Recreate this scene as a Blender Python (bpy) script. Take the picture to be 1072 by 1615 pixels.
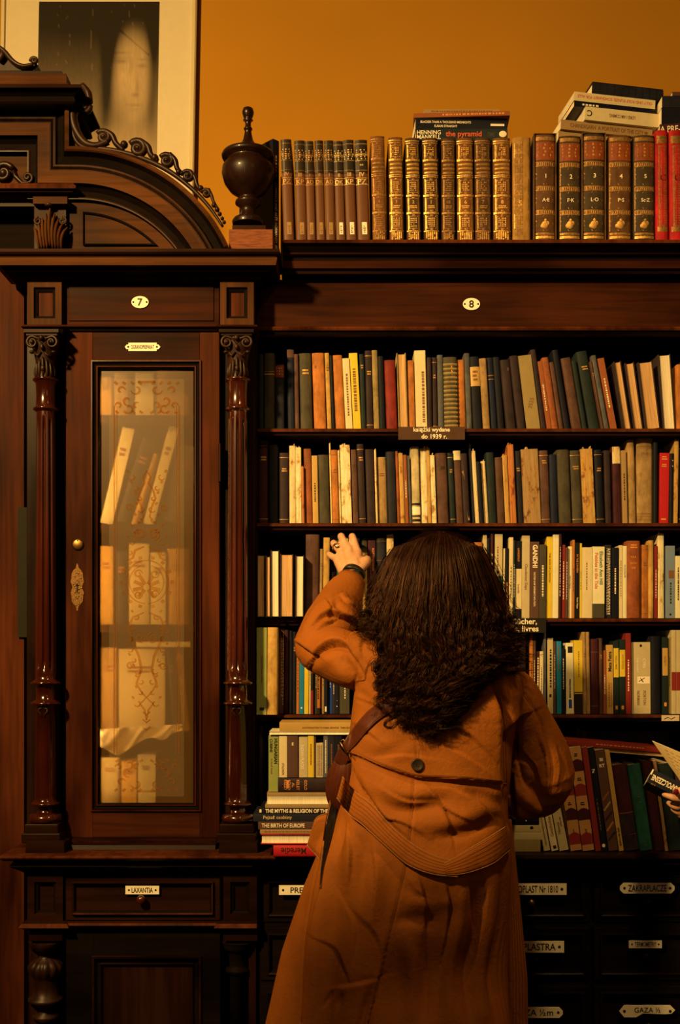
import bpy, bmesh, math, random
import numpy as np
from mathutils import Vector, Matrix, noise
from mathutils.bvhtree import BVHTree

for _o in list(bpy.data.objects):
    bpy.data.objects.remove(_o)
S = bpy.context.scene
C = S.collection
random.seed(7)
PI = math.pi

# ------------------------------------------------------------------ camera, light, exposure
FPX, CAMY, CAMZ, HOR = 1740.0, -3.0, 1.31, 1040.0          # focal length in pixels of the 1072x1615 frame
cam = bpy.data.cameras.new('camera')
cam.sensor_fit = 'HORIZONTAL'; cam.sensor_width = 36.0
cam.lens = 36.0 * FPX / 1072.0
cam.clip_start = 0.02
cam.shift_y = (HOR - 807.5)/1072.0            # upright lens shift: the horizon lies below the middle
camo = bpy.data.objects.new('camera', cam); C.objects.link(camo)
camo.location = (0, CAMY, CAMZ); camo.rotation_euler = (PI/2, 0, 0)
S.camera = camo
S.view_settings.view_transform = 'Standard'
S.view_settings.look = 'None'
S.view_settings.gamma = 1.0
S.view_settings.use_curve_mapping = False
S.view_settings.exposure = 0.0
try:
    S.cycles.max_bounces = 8; S.cycles.transparent_max_bounces = 16
    S.cycles.sample_clamp_indirect = 3.0
    S.cycles.use_denoising = True
except Exception:
    pass
world = bpy.data.worlds.new('world'); S.world = world; world.use_nodes = True
world.node_tree.nodes['Background'].inputs[0].default_value = (1.0, 0.42, 0.10, 1)
world.node_tree.nodes['Background'].inputs[1].default_value = 0.025

def area(name, loc, target, size, energy, col):
    l = bpy.data.lights.new(name, 'AREA'); l.energy = energy; l.color = col
    l.shape = 'DISK'; l.size = size
    o = bpy.data.objects.new(name, l); C.objects.link(o); o.location = loc
    o.rotation_euler = (Vector(target) - Vector(loc)).to_track_quat('-Z', 'Y').to_euler()
    return o
WARM = (1.0, 0.60, 0.19)
key = area('ceiling_lamp', (-1.85, -2.75, 3.30), (-0.10, 0.0, 1.70), 0.26, 83.0, WARM)
key.data.spread = math.radians(100)
k2 = area('ceiling_lamp', (0.62, -1.55, 3.35), (0.62, -0.15, 1.05), 0.25, 6.0, WARM)
k2.data.spread = math.radians(76)
area('room_fill', (1.3, -3.6, 2.7), (0.7, 0, 1.0), 1.2, 3.0, (1.0, 0.58, 0.20))
w_ = area('tall_window', (-1.05, -4.3, 1.75), (-0.5, 0, 1.6), 0.07, 4.5, (1.0, 0.70, 0.40))
w_.data.shape = 'RECTANGLE'; w_.data.size_y = 2.0

# ------------------------------------------------------------------ pixel <-> place
def sc(y): return FPX / (y - CAMY)                       # pixels per metre at depth y
def X(px, y=0.0): return (px - 536.0) / sc(y)
def Z(py, y=0.0): return CAMZ - (py - HOR) / sc(y)
def P(px, py, y=0.0): return Vector((X(px, y), y, Z(py, y)))

# ------------------------------------------------------------------ materials
def lin(c):
    return [((v/255.0)/12.92 if v/255.0 <= 0.04045 else ((v/255.0+0.055)/1.055)**2.4) for v in c]
WHITE = lin((250, 198, 118))
def seen(c, k=0.70):
    """albedo of a surface that looks like sRGB c under the warm lamp (white paper looks WHITE)"""
    l = lin(c)
    return tuple(min(0.85, max(0.0015, k*l[i]/WHITE[i])) for i in range(3))
MC = {}
def nodes(m):
    m.use_nodes = True
    nt = m.node_tree
    return nt, nt.nodes, nt.links, nt.nodes['Principled BSDF']
def texco(n, l, scale, rnd=True, coord='Object'):
    tc = n.new('ShaderNodeTexCoord'); mp = n.new('ShaderNodeMapping'); mp.inputs['Scale'].default_value = scale
    if rnd:
        oi = n.new('ShaderNodeObjectInfo'); mu = n.new('ShaderNodeVectorMath'); mu.operation = 'SCALE'
        cx = n.new('ShaderNodeCombineXYZ'); l.new(oi.outputs['Random'], cx.inputs[0]); l.new(oi.outputs['Random'], cx.inputs[2])
        l.new(cx.outputs[0], mu.inputs[0]); mu.inputs['Scale'].default_value = 37.0
        ad = n.new('ShaderNodeVectorMath'); ad.operation = 'ADD'
        l.new(tc.outputs[coord], ad.inputs[0]); l.new(mu.outputs[0], ad.inputs[1]); l.new(ad.outputs[0], mp.inputs[0])
    else:
        l.new(tc.outputs[coord], mp.inputs[0])
    return mp.outputs[0]
def noise_n(n, l, vec, scale, detail=4, rough=0.55, dist=0.0):
    t = n.new('ShaderNodeTexNoise'); t.inputs['Scale'].default_value = scale; t.inputs['Detail'].default_value = detail
    t.inputs['Roughness'].default_value = rough; t.inputs['Distortion'].default_value = dist
    l.new(vec, t.inputs['Vector']); return t.outputs['Fac']
def ramp(n, l, fac, stops):
    r = n.new('ShaderNodeValToRGB'); e = r.color_ramp.elements
    while len(e) < len(stops): e.new(0.5)
    for i, (p, c) in enumerate(stops):
        e[i].position = p; e[i].color = (*c[:3], 1)
    l.new(fac, r.inputs[0]); return r.outputs[0]
def bump(n, l, fac, strength, dist, b):
    bp = n.new('ShaderNodeBump'); bp.inputs['Strength'].default_value = strength; bp.inputs['Distance'].default_value = dist
    l.new(fac, bp.inputs['Height']); l.new(bp.outputs[0], b.inputs['Normal'])
def mul(c, k): return tuple(min(1, v*k) for v in c)

def wood(name, base, rough=0.32, vertical=True, dark=0.35, coat=0.0, spec=0.035):
    if name in MC: return MC[name]
    m = bpy.data.materials.new(name); nt, n, l, b = nodes(m)
    v = texco(n, l, (60, 60, 3) if vertical else (3, 60, 60))
    f = noise_n(n, l, v, 1.0, 6, 0.6, 0.4)
    v2 = texco(n, l, (6, 6, 1.6) if vertical else (1.6, 6, 6))
    f2 = noise_n(n, l, v2, 1.0, 3, 0.6)
    c1 = ramp(n, l, f, [(0.25, mul(base, dark)), (0.55, base), (0.80, mul(base, 1.25))])
    c2 = ramp(n, l, f2, [(0.35, (0.34, 0.29, 0.27)), (0.62, (1.12, 1.06, 1.0))])
    mx = n.new('ShaderNodeMix'); mx.data_type = 'RGBA'; mx.blend_type = 'MULTIPLY'; mx.inputs[0].default_value = 1.0
    l.new(c1, mx.inputs[6]); l.new(c2, mx.inputs[7]); l.new(mx.outputs[2], b.inputs['Base Color'])
    rr = ramp(n, l, f2, [(0.3, (rough*0.8,)*3), (0.7, (min(1, rough*1.5),)*3)])
    l.new(rr, b.inputs['Roughness'])
    b.inputs['Coat Weight'].default_value = coat; b.inputs['Coat Roughness'].default_value = 0.10; b.inputs['Specular IOR Level'].default_value = spec
    bump(n, l, f, 0.25, 0.0012, b)
    MC[name] = m; return m

def surf(name, base, rough=0.6, var=0.25, scale=60, bumpk=0.15, metal=0.0, stretch=(1, 1, 1), spec=0.2, bd=0.0008, sheen=0.0):
    if name in MC: return MC[name]
    m = bpy.data.materials.new(name); nt, n, l, b = nodes(m)
    v = texco(n, l, stretch)
    f = noise_n(n, l, v, scale, 5, 0.6)
    c = ramp(n, l, f, [(0.25, mul(base, 1-var)), (0.5, base), (0.8, mul(base, 1+var))])
    l.new(c, b.inputs['Base Color'])
    b.inputs['Roughness'].default_value = rough; b.inputs['Metallic'].default_value = metal
    b.inputs['Specular IOR Level'].default_value = spec
    if sheen: b.inputs['Sheen Weight'].default_value = sheen
    if bumpk: bump(n, l, f, bumpk, bd, b)
    MC[name] = m; return m

def cloth_cover(cname, col):                 # old cloth / leather book covers: blotchy, rubbed
    key = 'cover_' + cname
    if key in MC: return MC[key]
    m = bpy.data.materials.new(key); nt, n, l, b = nodes(m)
    f = noise_n(n, l, texco(n, l, (1, 1, 0.35)), 60, 6, 0.65)
    f2 = noise_n(n, l, texco(n, l, (1, 1, 1)), 14, 4, 0.7)
    f3 = noise_n(n, l, texco(n, l, (1, 1, 1)), 420, 2, 0.5)
    c1 = ramp(n, l, f, [(0.25, mul(col, 0.50)), (0.50, col), (0.70, mul(col, 1.22)), (0.86, mul(col, 2.0))])
    c2 = ramp(n, l, f2, [(0.3, (0.62, 0.6, 0.58)), (0.6, (1.08, 1.05, 1.0))])
    mx = n.new('ShaderNodeMix'); mx.data_type = 'RGBA'; mx.blend_type = 'MULTIPLY'; mx.inputs[0].default_value = 1.0
    l.new(c1, mx.inputs[6]); l.new(c2, mx.inputs[7]); l.new(mx.outputs[2], b.inputs['Base Color'])
    b.inputs['Roughness'].default_value = 0.62; b.inputs['Specular IOR Level'].default_value = 0.15
    bump(n, l, f3, 0.35, 0.0006, b)
    MC[key] = m; return m
def torn_cover(cname, col):                  # bare spines: paper and glue in long streaks
    key = 'torn_' + cname
    if key in MC: return MC[key]
    m = bpy.data.materials.new(key); nt, n, l, b = nodes(m)
    f = noise_n(n, l, texco(n, l, (300, 40, 10)), 1, 5, 0.7)
    f2 = noise_n(n, l, texco(n, l, (1, 1, 0.5)), 40, 4, 0.7)
    c1 = ramp(n, l, f, [(0.3, mul(col, 0.5)), (0.5, col), (0.7, mul(col, 1.25))])
    c2 = ramp(n, l, f2, [(0.38, (0.40, 0.20, 0.09)), (0.47, (1, 0.86, 0.66)), (0.60, (1, 1, 1))])
    mx = n.new('ShaderNodeMix'); mx.data_type = 'RGBA'; mx.blend_type = 'MULTIPLY'; mx.inputs[0].default_value = 1.0
    l.new(c1, mx.inputs[6]); l.new(c2, mx.inputs[7]); l.new(mx.outputs[2], b.inputs['Base Color'])
    b.inputs['Roughness'].default_value = 0.8
    bump(n, l, f, 0.8, 0.0015, b)
    MC[key] = m; return m

PAL = dict(cream=(226, 168, 78), pale=(236, 184, 92), tan=(166, 108, 40), ochre=(196, 126, 38), yellow=(226, 158, 22),
    orange=(188, 94, 22), rust=(150, 66, 18), brown=(92, 50, 22), dbrown=(52, 29, 16), black=(20, 16, 12), navy=(25, 24, 23),
    dgreen=(30, 32, 16), olive=(74, 54, 22), khaki=(152, 106, 38), grey=(90, 72, 44), red=(136, 34, 14), scarlet=(190, 26, 14),
    maroon=(66, 20, 13), teal=(30, 104, 88), green=(38, 72, 36), blue=(34, 58, 82), greyblue=(124, 114, 80), beige=(200, 148, 68),
    yolive=(150, 128, 40), charcoal=(36, 28, 19))
WORDC = dict(cream='cream', pale='pale', tan='tan', ochre='ochre', yellow='yellow', orange='orange', rust='rust', brown='brown',
    dbrown='dark brown', black='black', navy='navy', dgreen='dark green', olive='olive', khaki='khaki', grey='grey', red='dull red',
    scarlet='bright red', maroon='maroon', teal='teal', green='green', blue='blue', greyblue='grey-blue', beige='beige',
    yolive='yellow-green', charcoal='charcoal')
def cover(cname, kind='cloth'):
    col = seen(PAL[cname])
    if kind == 'torn': return torn_cover(cname, col)
    if kind == 'paper': return surf('paper_cover_' + cname, col, 0.42, 0.10, 30, 0.05, spec=0.25)
    return cloth_cover(cname, col)

W_RED = wood('wood_reddish', (0.072, 0.0195, 0.0072), 0.50, True, 0.40)
W_REDH = wood('wood_reddish_horizontal', (0.042, 0.0115, 0.0042), 0.50, False, 0.40)
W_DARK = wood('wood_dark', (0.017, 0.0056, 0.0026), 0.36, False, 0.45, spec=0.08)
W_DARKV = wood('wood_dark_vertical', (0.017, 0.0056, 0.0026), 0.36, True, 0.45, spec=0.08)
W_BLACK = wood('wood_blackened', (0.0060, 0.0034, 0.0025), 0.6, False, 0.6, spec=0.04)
W_CARV = wood('wood_carved', (0.030, 0.0115, 0.0046), 0.42, True, 0.4, spec=0.22)
W_FLAT = wood('wood_brown_flat', (0.072, 0.029, 0.010), 0.50, False, 0.5)
W_FLATV = wood('wood_brown_flat_vertical', (0.072, 0.029, 0.010), 0.50, True, 0.5)
W_GLOSS = wood('wood_polished', (0.050, 0.0085, 0.003), 0.20, True, 0.5, coat=1.0, spec=0.3)
W_URN = wood('wood_urn', (0.012, 0.004, 0.002), 0.28, True, 0.5, coat=0.2, spec=0.2)
PAGES = surf('pages', (0.64, 0.56, 0.40), 0.8, 0.35, 1.0, 0.5, stretch=(500, 20, 8))
PAGESH = surf('pages_flat', (0.70, 0.64, 0.48), 0.8, 0.25, 1.0, 0.5, stretch=(8, 20, 500))
PAGED = surf('pages_browned', (0.46, 0.28, 0.13), 0.85, 0.4, 1.0, 0.6, stretch=(420, 20, 10))
GILT = surf('gilt', (0.50, 0.29, 0.085), 0.42, 0.5, 90, 0.6, metal=0.7, bd=0.0015)
GILTD = surf('gilt_worn', (0.26, 0.14, 0.045), 0.5, 0.6, 120, 0.6, metal=0.6, bd=0.0015)
T_BLACK = surf('ink_black', (0.012, 0.010, 0.008), 0.5, 0.0, 5, 0)
T_WHITE = surf('ink_white', (0.75, 0.66, 0.50), 0.5, 0.05, 5, 0)
T_GOLD = surf('ink_gold', (0.36, 0.20, 0.065), 0.5, 0.2, 90, 0, metal=0.3)
T_RED = surf('ink_red', (0.52, 0.09, 0.035), 0.5, 0.05, 5, 0)
T_BROWN = surf('ink_brown', (0.16, 0.07, 0.03), 0.6, 0.05, 5, 0)
T_ORANGE = surf('ink_orange', (0.55, 0.22, 0.06), 0.6, 0.05, 5, 0)
ENAMEL = surf('enamel', (0.80, 0.74, 0.58), 0.22, 0.06, 40, 0.05)
BRASS = surf('brass', (0.20, 0.115, 0.034), 0.42, 0.3, 60, 0.3, metal=1.0)
INK = dict(k=T_BLACK, w=T_WHITE, g=T_GOLD, r=T_RED, b=T_BROWN, o=T_ORANGE)

# ------------------------------------------------------------------ mesh builder
_TX = {}
def text_geo(s, bold=0.0):
    k = (s, bold)
    if k not in _TX:
        cu = bpy.data.curves.new('lettering', 'FONT'); cu.body = s; cu.size = 1.0; cu.offset = bold
        cu.resolution_u = 3
        o = bpy.data.objects.new('lettering', cu); C.objects.link(o)
        dg = bpy.context.evaluated_depsgraph_get()
        me = bpy.data.meshes.new_from_object(o.evaluated_get(dg))
        v = np.array([(p.co.x, p.co.y) for p in me.vertices]) if len(me.vertices) else np.zeros((1, 2))
        f = [tuple(p.vertices) for p in me.polygons]
        lo, hi = v.min(0), v.max(0)
        v = v - (lo + hi)/2
        _TX[k] = (v, f, hi - lo)
        bpy.data.objects.remove(o); bpy.data.curves.remove(cu); bpy.data.meshes.remove(me)
    return _TX[k]

class MB:
    def __init__(s): s.v = []; s.f = []; s.m = []; s.mats = []; s.sm = []
    def mi(s, mat):
        if mat not in s.mats: s.mats.append(mat)
        return s.mats.index(mat)
    def add(s, verts, faces, mat, smooth=False):
        k = len(s.v); i = s.mi(mat)
        s.v.extend([tuple(p) for p in verts])
        for f in faces:
            s.f.append(tuple(k + q for q in f)); s.m.append(i); s.sm.append(smooth)
        return s
    def box(s, x0, x1, y0, y1, z0, z1, mat):
        x0, x1 = min(x0, x1), max(x0, x1); y0, y1 = min(y0, y1), max(y0, y1); z0, z1 = min(z0, z1), max(z0, z1)
        v = [(x0, y0, z0), (x1, y0, z0), (x1, y1, z0), (x0, y1, z0), (x0, y0, z1), (x1, y0, z1), (x1, y1, z1), (x0, y1, z1)]
        return s.add(v, [(0, 3, 2, 1), (4, 5, 6, 7), (0, 1, 5, 4), (1, 2, 6, 5), (2, 3, 7, 6), (3, 0, 4, 7)], mat)
    def pbox(s, px0, px1, py0, py1, yf, yb, mat):      # box whose front face covers these pixels at depth yf
        return s.box(X(px0, yf), X(px1, yf), yf, yb, Z(py1, yf), Z(py0, yf), mat)
    def prism(s, pts, yf, yb, mat, smooth=False):      # polygon in x,z extruded in y
        n = len(pts)
        ar = sum(pts[i][0]*pts[(i+1) % n][1] - pts[(i+1) % n][0]*pts[i][1] for i in range(n))
        if ar < 0: pts = pts[::-1]
        v = [(p[0], yf, p[1]) for p in pts] + [(p[0], yb, p[1]) for p in pts]
        f = [tuple(range(n)), tuple(range(2*n-1, n-1, -1))]
        s.add(v, f, mat)
        return s.add(v, [((i+1) % n, i, n+i, n+(i+1) % n) for i in range(n)], mat, smooth)
    def lathe(s, prof, cx, cy, mat, seg=32, mod=None, a0=0, a1=2*PI, smooth=True):
        n = len(prof); v = []; full = abs(a1-a0-2*PI) < 1e-6
        k = seg if full else seg+1
        for (r, z) in prof:
            for j in range(k):
                a = a0 + (a1-a0)*j/seg
                rr = r*(mod(a, z) if mod else 1.0)
                v.append((cx + rr*math.cos(a), cy + rr*math.sin(a), z))
        f = []
        for i in range(n-1):
            for j in range(seg):
                a, b = i*k + j, i*k + (j+1) % k
                f.append((a, b, b+k, a+k))
        up = prof[-1][1] > prof[0][1]
        if not up: f = [q[::-1] for q in f]
        s.add(v, f, mat, smooth)
        if full:
            c1 = tuple(range(k)); c2 = tuple(range((n-1)*k, n*k))
            s.add(v, [c1[::-1] if up else c1, c2 if up else c2[::-1]], mat)
        return s
    def tube(s, pts, rad, mat, sides=8, flat=(1, 1), smooth=True):
        pts = [Vector(p) for p in pts]; n = len(pts); v = []
        up = None
        for i, p in enumerate(pts):
            t = (pts[min(i+1, n-1)] - pts[max(i-1, 0)])
            t = t.normalized() if t.length > 1e-9 else Vector((0, 0, 1))
            if up is None:
                up = t.cross(Vector((0, 1, 0)))
                if up.length < 1e-3: up = t.cross(Vector((1, 0, 0)))
            up = (up - t*up.dot(t)).normalized(); w = t.cross(up)
            r = rad[i] if hasattr(rad, '__len__') else rad
            for j in range(sides):
                a = 2*PI*j/sides
                v.append(p + up*(r*flat[0]*math.cos(a)) + w*(r*flat[1]*math.sin(a)))
        f = [(i*sides+j, i*sides+(j+1) % sides, (i+1)*sides+(j+1) % sides, (i+1)*sides+j) for i in range(n-1) for j in range(sides)]
        f.append(tuple(range(sides))[::-1]); f.append(tuple(range((n-1)*sides, n*sides)))
        return s.add(v, f, mat, smooth)
    def sphere(s, c, r, mat, seg=14, scale=(1, 1, 1)):
        k = len(s.v); prof = [(max(1e-5, r*math.sin(PI*i/seg)), -r*math.cos(PI*i/seg)) for i in range(seg+1)]
        s.lathe(prof, 0, 0, mat, seg*2)
        for i in range(k, len(s.v)):
            p = s.v[i]; s.v[i] = (c[0]+p[0]*scale[0], c[1]+p[1]*scale[1], c[2]+p[2]*scale[2])
        return s
    def sweep(s, path, prof, mats, closed=False, smooth=False):
        """path: (x,z) points; prof: (offset to the right-hand side of travel, y) ; mats: one or one per band"""
        n = len(path); P2 = [Vector((p[0], p[1])) for p in path]; M = []
        for i in range(n):
            a = P2[i] - P2[i-1] if (i or closed) else P2[1] - P2[0]
            b = P2[(i+1) % n] - P2[i] if (i < n-1 or closed) else P2[-1] - P2[-2]
            a.normalize(); b.normalize()
            n1 = Vector((a.y, -a.x)); n2 = Vector((b.y, -b.x))
            M.append((n1+n2)/max(0.25, 1+n1.dot(n2)))
        m = len(prof); v = []
        for i in range(n):
            for (o, y) in prof:
                q = P2[i] + M[i]*o; v.append((q.x, y, q.y))
        for j in range(m-1):
            mat = mats[j] if isinstance(mats, (list, tuple)) else mats
            s.add(v, [(i*m+j, i*m+j+1, ((i+1) % n)*m+j+1, ((i+1) % n)*m+j) for i in range(n if closed else n-1)], mat, smooth)
        return s
    def cornice(s, px0, px1, yf, yb, prof, mats, left=True, right=True):
        """prof: (py, projection) from top to bottom; px0/px1 the body the moulding wraps"""
        x0, x1 = X(px0, yf), X(px1, yf); v = []
        for (py, pr) in prof:
            z = Z(py, yf-pr); a = x0 - (pr if left else 0); b = x1 + (pr if right else 0)
            v += [(a, yb, z), (a, yf-pr, z), (b, yf-pr, z), (b, yb, z)]
        for j in range(len(prof)-1):
            mat = mats[j] if isinstance(mats, (list, tuple)) else mats
            k = j*4
            s.add(v, [(k+i+4, k+(i+1) % 4+4, k+(i+1) % 4, k+i) for i in range(4)], mat)
        k = (len(prof)-1)*4
        m0 = mats[0] if isinstance(mats, (list, tuple)) else mats
        return s.add(v, [(0, 1, 2, 3), (k+3, k+2, k+1, k)], m0)
    def text(s, body, c, h, mat, yf=None, rot=0.0, maxw=None, bold=0.0, sx=1.0):
        """lettering centred on c=(x,y,z), cap height about h, facing -y; yf(x,z) puts it on a curved face"""
        v, f, d = text_geo(body, bold)
        k = h/max(d[1], 1e-6)
        kx = k*sx
        if maxw and d[0]*kx > maxw: kx = maxw/d[0]
        cr, sr = math.cos(rot), math.sin(rot); out = []
        for (a, b) in v:
            a *= kx; b *= k
            x, z = c[0] + a*cr - b*sr, c[2] + a*sr + b*cr
            out.append((x, (yf(x, z) if yf else c[1]) - 0.0005, z))
        return s.add(out, f, mat)
    def build(s, name, parent=None, bev=0, loc=None):
        me = bpy.data.meshes.new(name)
        me.from_pydata(s.v, [], s.f)
        for m in s.mats: me.materials.append(m)
        me.polygons.foreach_set('material_index', s.m)
        me.polygons.foreach_set('use_smooth', s.sm)
        me.update()
        o = bpy.data.objects.new(name, me); C.objects.link(o)
        if parent: o.parent = parent
        if loc is not None: o.location = loc
        if bev:
            b = o.modifiers.new('edges', 'BEVEL'); b.width = bev; b.segments = 2; b.limit_method = 'ANGLE'; b.angle_limit = math.radians(40)
        return o

def tag(o, label=None, cat=None, group=None, kind=None):
    if label: o['label'] = label
    if cat: o['category'] = cat
    if group: o['group'] = group
    if kind: o['kind'] = kind
    return o
def empty(name, loc=(0, 0, 0), label=None, cat=None, group=None):
    o = bpy.data.objects.new(name, None); C.objects.link(o); o.location = loc; o.empty_display_size = 0.05
    return tag(o, label, cat, group)
def child(mb, name, root, bev=0):                 # mesh given in world coordinates under an unrotated root
    o = mb.build(name, root, bev); o.location = (-root.location[0], -root.location[1], -root.location[2]); return o
def sub(mb, name, part, bev=0):
    return mb.build(name, part, bev)
# ------------------------------------------------------------------ the room
FLOOR = wood('floor_boards', (0.06, 0.028, 0.012), 0.4, False, 0.5)
PLASTER = bpy.data.materials.new('ochre_plaster')
nt, n, l, b = nodes(PLASTER)
f = noise_n(n, l, texco(n, l, (1, 1, 1), False), 1.6, 4, 0.5); f2 = noise_n(n, l, texco(n, l, (1, 1, 1), False), 260, 3, 0.6)
cc = ramp(n, l, f, [(0.3, (0.35, 0.166, 0.012)), (0.7, (0.41, 0.194, 0.016))]); l.new(cc, b.inputs['Base Color'])
b.inputs['Roughness'].default_value = 0.9; b.inputs['Specular IOR Level'].default_value = 0.1
bump(n, l, f2, 0.25, 0.001, b)
DIMPL = surf('room_plaster', (0.30, 0.15, 0.05), 0.9, 0.1, 3, 0.0)
def struct(name, x0, x1, y0, y1, z0, z1, mat):
    o = MB().box(x0, x1, y0, y1, z0, z1, mat).build(name); o['kind'] = 'structure'; return o
struct('floor', -2.6, 2.6, -4.6, 0.52, -0.05, 0, FLOOR)
struct('wall_back', -2.6, 2.6, 0.42, 0.52, 0, 3.7, PLASTER)
struct('wall_left', -2.7, -2.6, -4.6, 0.52, 0, 3.7, DIMPL)
struct('wall_right', 2.6, 2.7, -4.6, 0.52, 0, 3.7, DIMPL)
struct('wall_front', -2.6, 2.6, -4.7, -4.6, 0, 3.7, DIMPL)
struct('ceiling', -2.6, 2.6, -4.6, 0.52, 3.7, 3.8, DIMPL)

# ------------------------------------------------------------------ enamel plates
def oval_plate(px, py, y, txt):
    mb = MB(); cx, cz = X(px, y), Z(py, y); a, bb = 13.5/sc(y), 9.5/sc(y)
    pts = [(cx + a*math.cos(t*PI/18), cz + bb*math.sin(t*PI/18)) for t in range(36)]
    mb.prism(pts, y-0.003, y, ENAMEL)
    for sx in (-1, 1): mb.sphere((cx + sx*a*0.78, y-0.003, cz), 0.0028, T_BLACK, 6, (1, 0.5, 1))
    mb.text(txt, (cx, y-0.0031, cz), bb*1.25, T_BLACK, bold=0.02)
    return mb
def name_plate(px0, px1, py0, py1, y, txt, notch=0, size=0.62, broken=False):
    mb = MB(); x0, x1, z0, z1 = X(px0, y), X(px1, y), Z(py1, y), Z(py0, y)
    h = z1-z0; w = x1-x0
    if notch == 0: pts = [(x0, z0), (x1, z0), (x1, z1), (x0, z1)]
    elif notch == 1:
        c = h*0.33; pts = [(x0+c, z0), (x1-c, z0), (x1, z0+c), (x1, z1-c), (x1-c, z1), (x0+c, z1), (x0, z1-c), (x0, z0+c)]
    else:
        c = h*0.22; pts = [(x0+2*c, z0), (x1-2*c, z0), (x1-2*c, z0+c), (x1-c, z0+c), (x1, z0+h/2), (x1-c, z1-c), (x1-2*c, z1-c), (x1-2*c, z1),
                          (x0+2*c, z1), (x0+2*c, z1-c), (x0+c, z1-c), (x0, z0+h/2), (x0+c, z0+c), (x0+2*c, z0+c)]
    if broken: pts = [(x0+h*.4, z0), (x0+w*0.3, z0), (x0+w*0.42, z0+h*0.32), (x0+w*0.8, z0+h*0.25), (x1-h*.3, z0+h*0.3), (x1, z0+h*.6), (x1-h*.4, z1), (x0+h*.4, z1), (x0, z0+h/2)]
    mb.prism(pts, y-0.0025, y, ENAMEL)
    for q in (x0 + h*0.42, x1 - h*0.42): mb.sphere((q, y-0.0025, (z0+z1)/2), h*0.13, T_BLACK, 6, (1, 0.5, 1))
    mb.text(txt, ((x0+x1)/2, y-0.0026, (z0+z1)/2 + (h*0.1 if broken else 0)), h*size*(0.7 if broken else 1), T_BLACK, maxw=w-h*1.5, bold=0.012)
    return mb
def knob(px, py, y, r, mat):
    mb = MB(); cx, cz = X(px, y), Z(py, y)
    prof = [(r*0.45, 0), (r*0.4, r*0.5), (r*0.85, r*0.9), (r, r*1.4), (r*0.8, r*1.9), (r*0.35, r*2.15), (0.0001, r*2.2)]
    mb.lathe(prof, 0, 0, mat, 20)
    mb.v = [(cx + p[0], y - p[2], cz + p[1]) for p in mb.v]
    return mb
def frame_panel(mb, px0, px1, py0, py1, y, prof, mats, panel_mat=None, panel_y=None):
    """mitred picture-frame moulding running inward from this pixel rectangle"""
    x0, x1, z0, z1 = X(px0, y), X(px1, y), Z(py1, y), Z(py0, y)
    mb.sweep([(x0, z0), (x0, z1), (x1, z1), (x1, z0)], prof, mats, closed=True)
    if panel_mat:
        w = prof[-1][0]; yy = prof[-1][1]
        mb.add([(x0+w, yy, z0+w), (x1-w, yy, z0+w), (x1-w, yy, z1-w), (x0+w, yy, z1-w)], [(0, 1, 2, 3)], panel_mat)
def board_hole(mb, px0, px1, py0, py1, hx0, hx1, hy0, hy1, y, yb, matv, math_):
    mb.pbox(px0, hx0, py0, py1, y, yb, matv); mb.pbox(hx1, px1, py0, py1, y, yb, matv)
    mb.pbox(hx0, hx1, py0, hy0, y, yb, math_); mb.pbox(hx0, hx1, hy1, py1, y, yb, math_)
def spiral(cx, cz, r, turns, a0, d, y, n=26):
    return [(cx + r*(1-0.86*t)*math.cos(a0 + d*2*PI*turns*t), y - 0.006*t, cz + r*(1-0.86*t)*math.sin(a0 + d*2*PI*turns*t)) for t in [i/(n-1) for i in range(n)]]

# ------------------------------------------------------------------ glazed cabinet (7)
YD = -0.060            # door plane
cab = empty('display_cabinet', (X(222), 0.15, 0), 'tall carved mahogany cabinet with fluted columns and one etched glass door', 'cabinet')
PXL, PXR = 40, 402
BACKY = 0.375
mb = MB()             # carcass
mb.pbox(42, 103, 440, 1346, -0.035, -0.015, W_DARKV); mb.pbox(347, 402, 440, 1346, -0.035, -0.015, W_DARKV)
xl, xr = X(42, -0.035), X(402, -0.035)
zt, zb = Z(392, -0.157) - 0.0006, 0.0
mb.box(xl, xl+0.02, -0.0149, BACKY, 0.03, zt, W_DARKV)
mb.box(xr-0.02, xr, -0.0149, BACKY, 0.03, zt, W_DARKV)
mb.box(xl+0.0201, xr-0.0201, BACKY-0.015, BACKY, 0.03, zt, W_DARK)
mb.box(xl+0.0201, xr-0.0201, -0.0149, BACKY-0.0151, zt-0.02, zt, W_DARK)
child(mb, 'carcass', cab, 0.0015)
mb = MB(); mb.pbox(99, 346, 442, 514, -0.062, -0.016, W_REDH)
mb.pbox(108, 337, 449, 506, -0.0655, -0.0621, W_REDH)
child(mb, 'frieze', cab, 0.0015)
mb = oval_plate(221, 477, -0.066, '7'); o = child(mb, 'number_plate', cab); o['label'] = 'white enamel oval plate with number 7'
for (a, b_) in ((43, 97), (347, 400)):
    mb = MB(); w = 1/sc(-0.085)
    frame_panel(mb, a, b_, 443, 512, -0.085, [(0, -0.03), (0, -0.085), (10*w, -0.085), (11*w, -0.078), (15*w, -0.074), (16*w, -0.070)],
                [W_FLATV, W_FLATV, W_BLACK, W_BLACK, W_BLACK], W_RED)
    child(mb, 'corner_block', cab, 0.0006)
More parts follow.
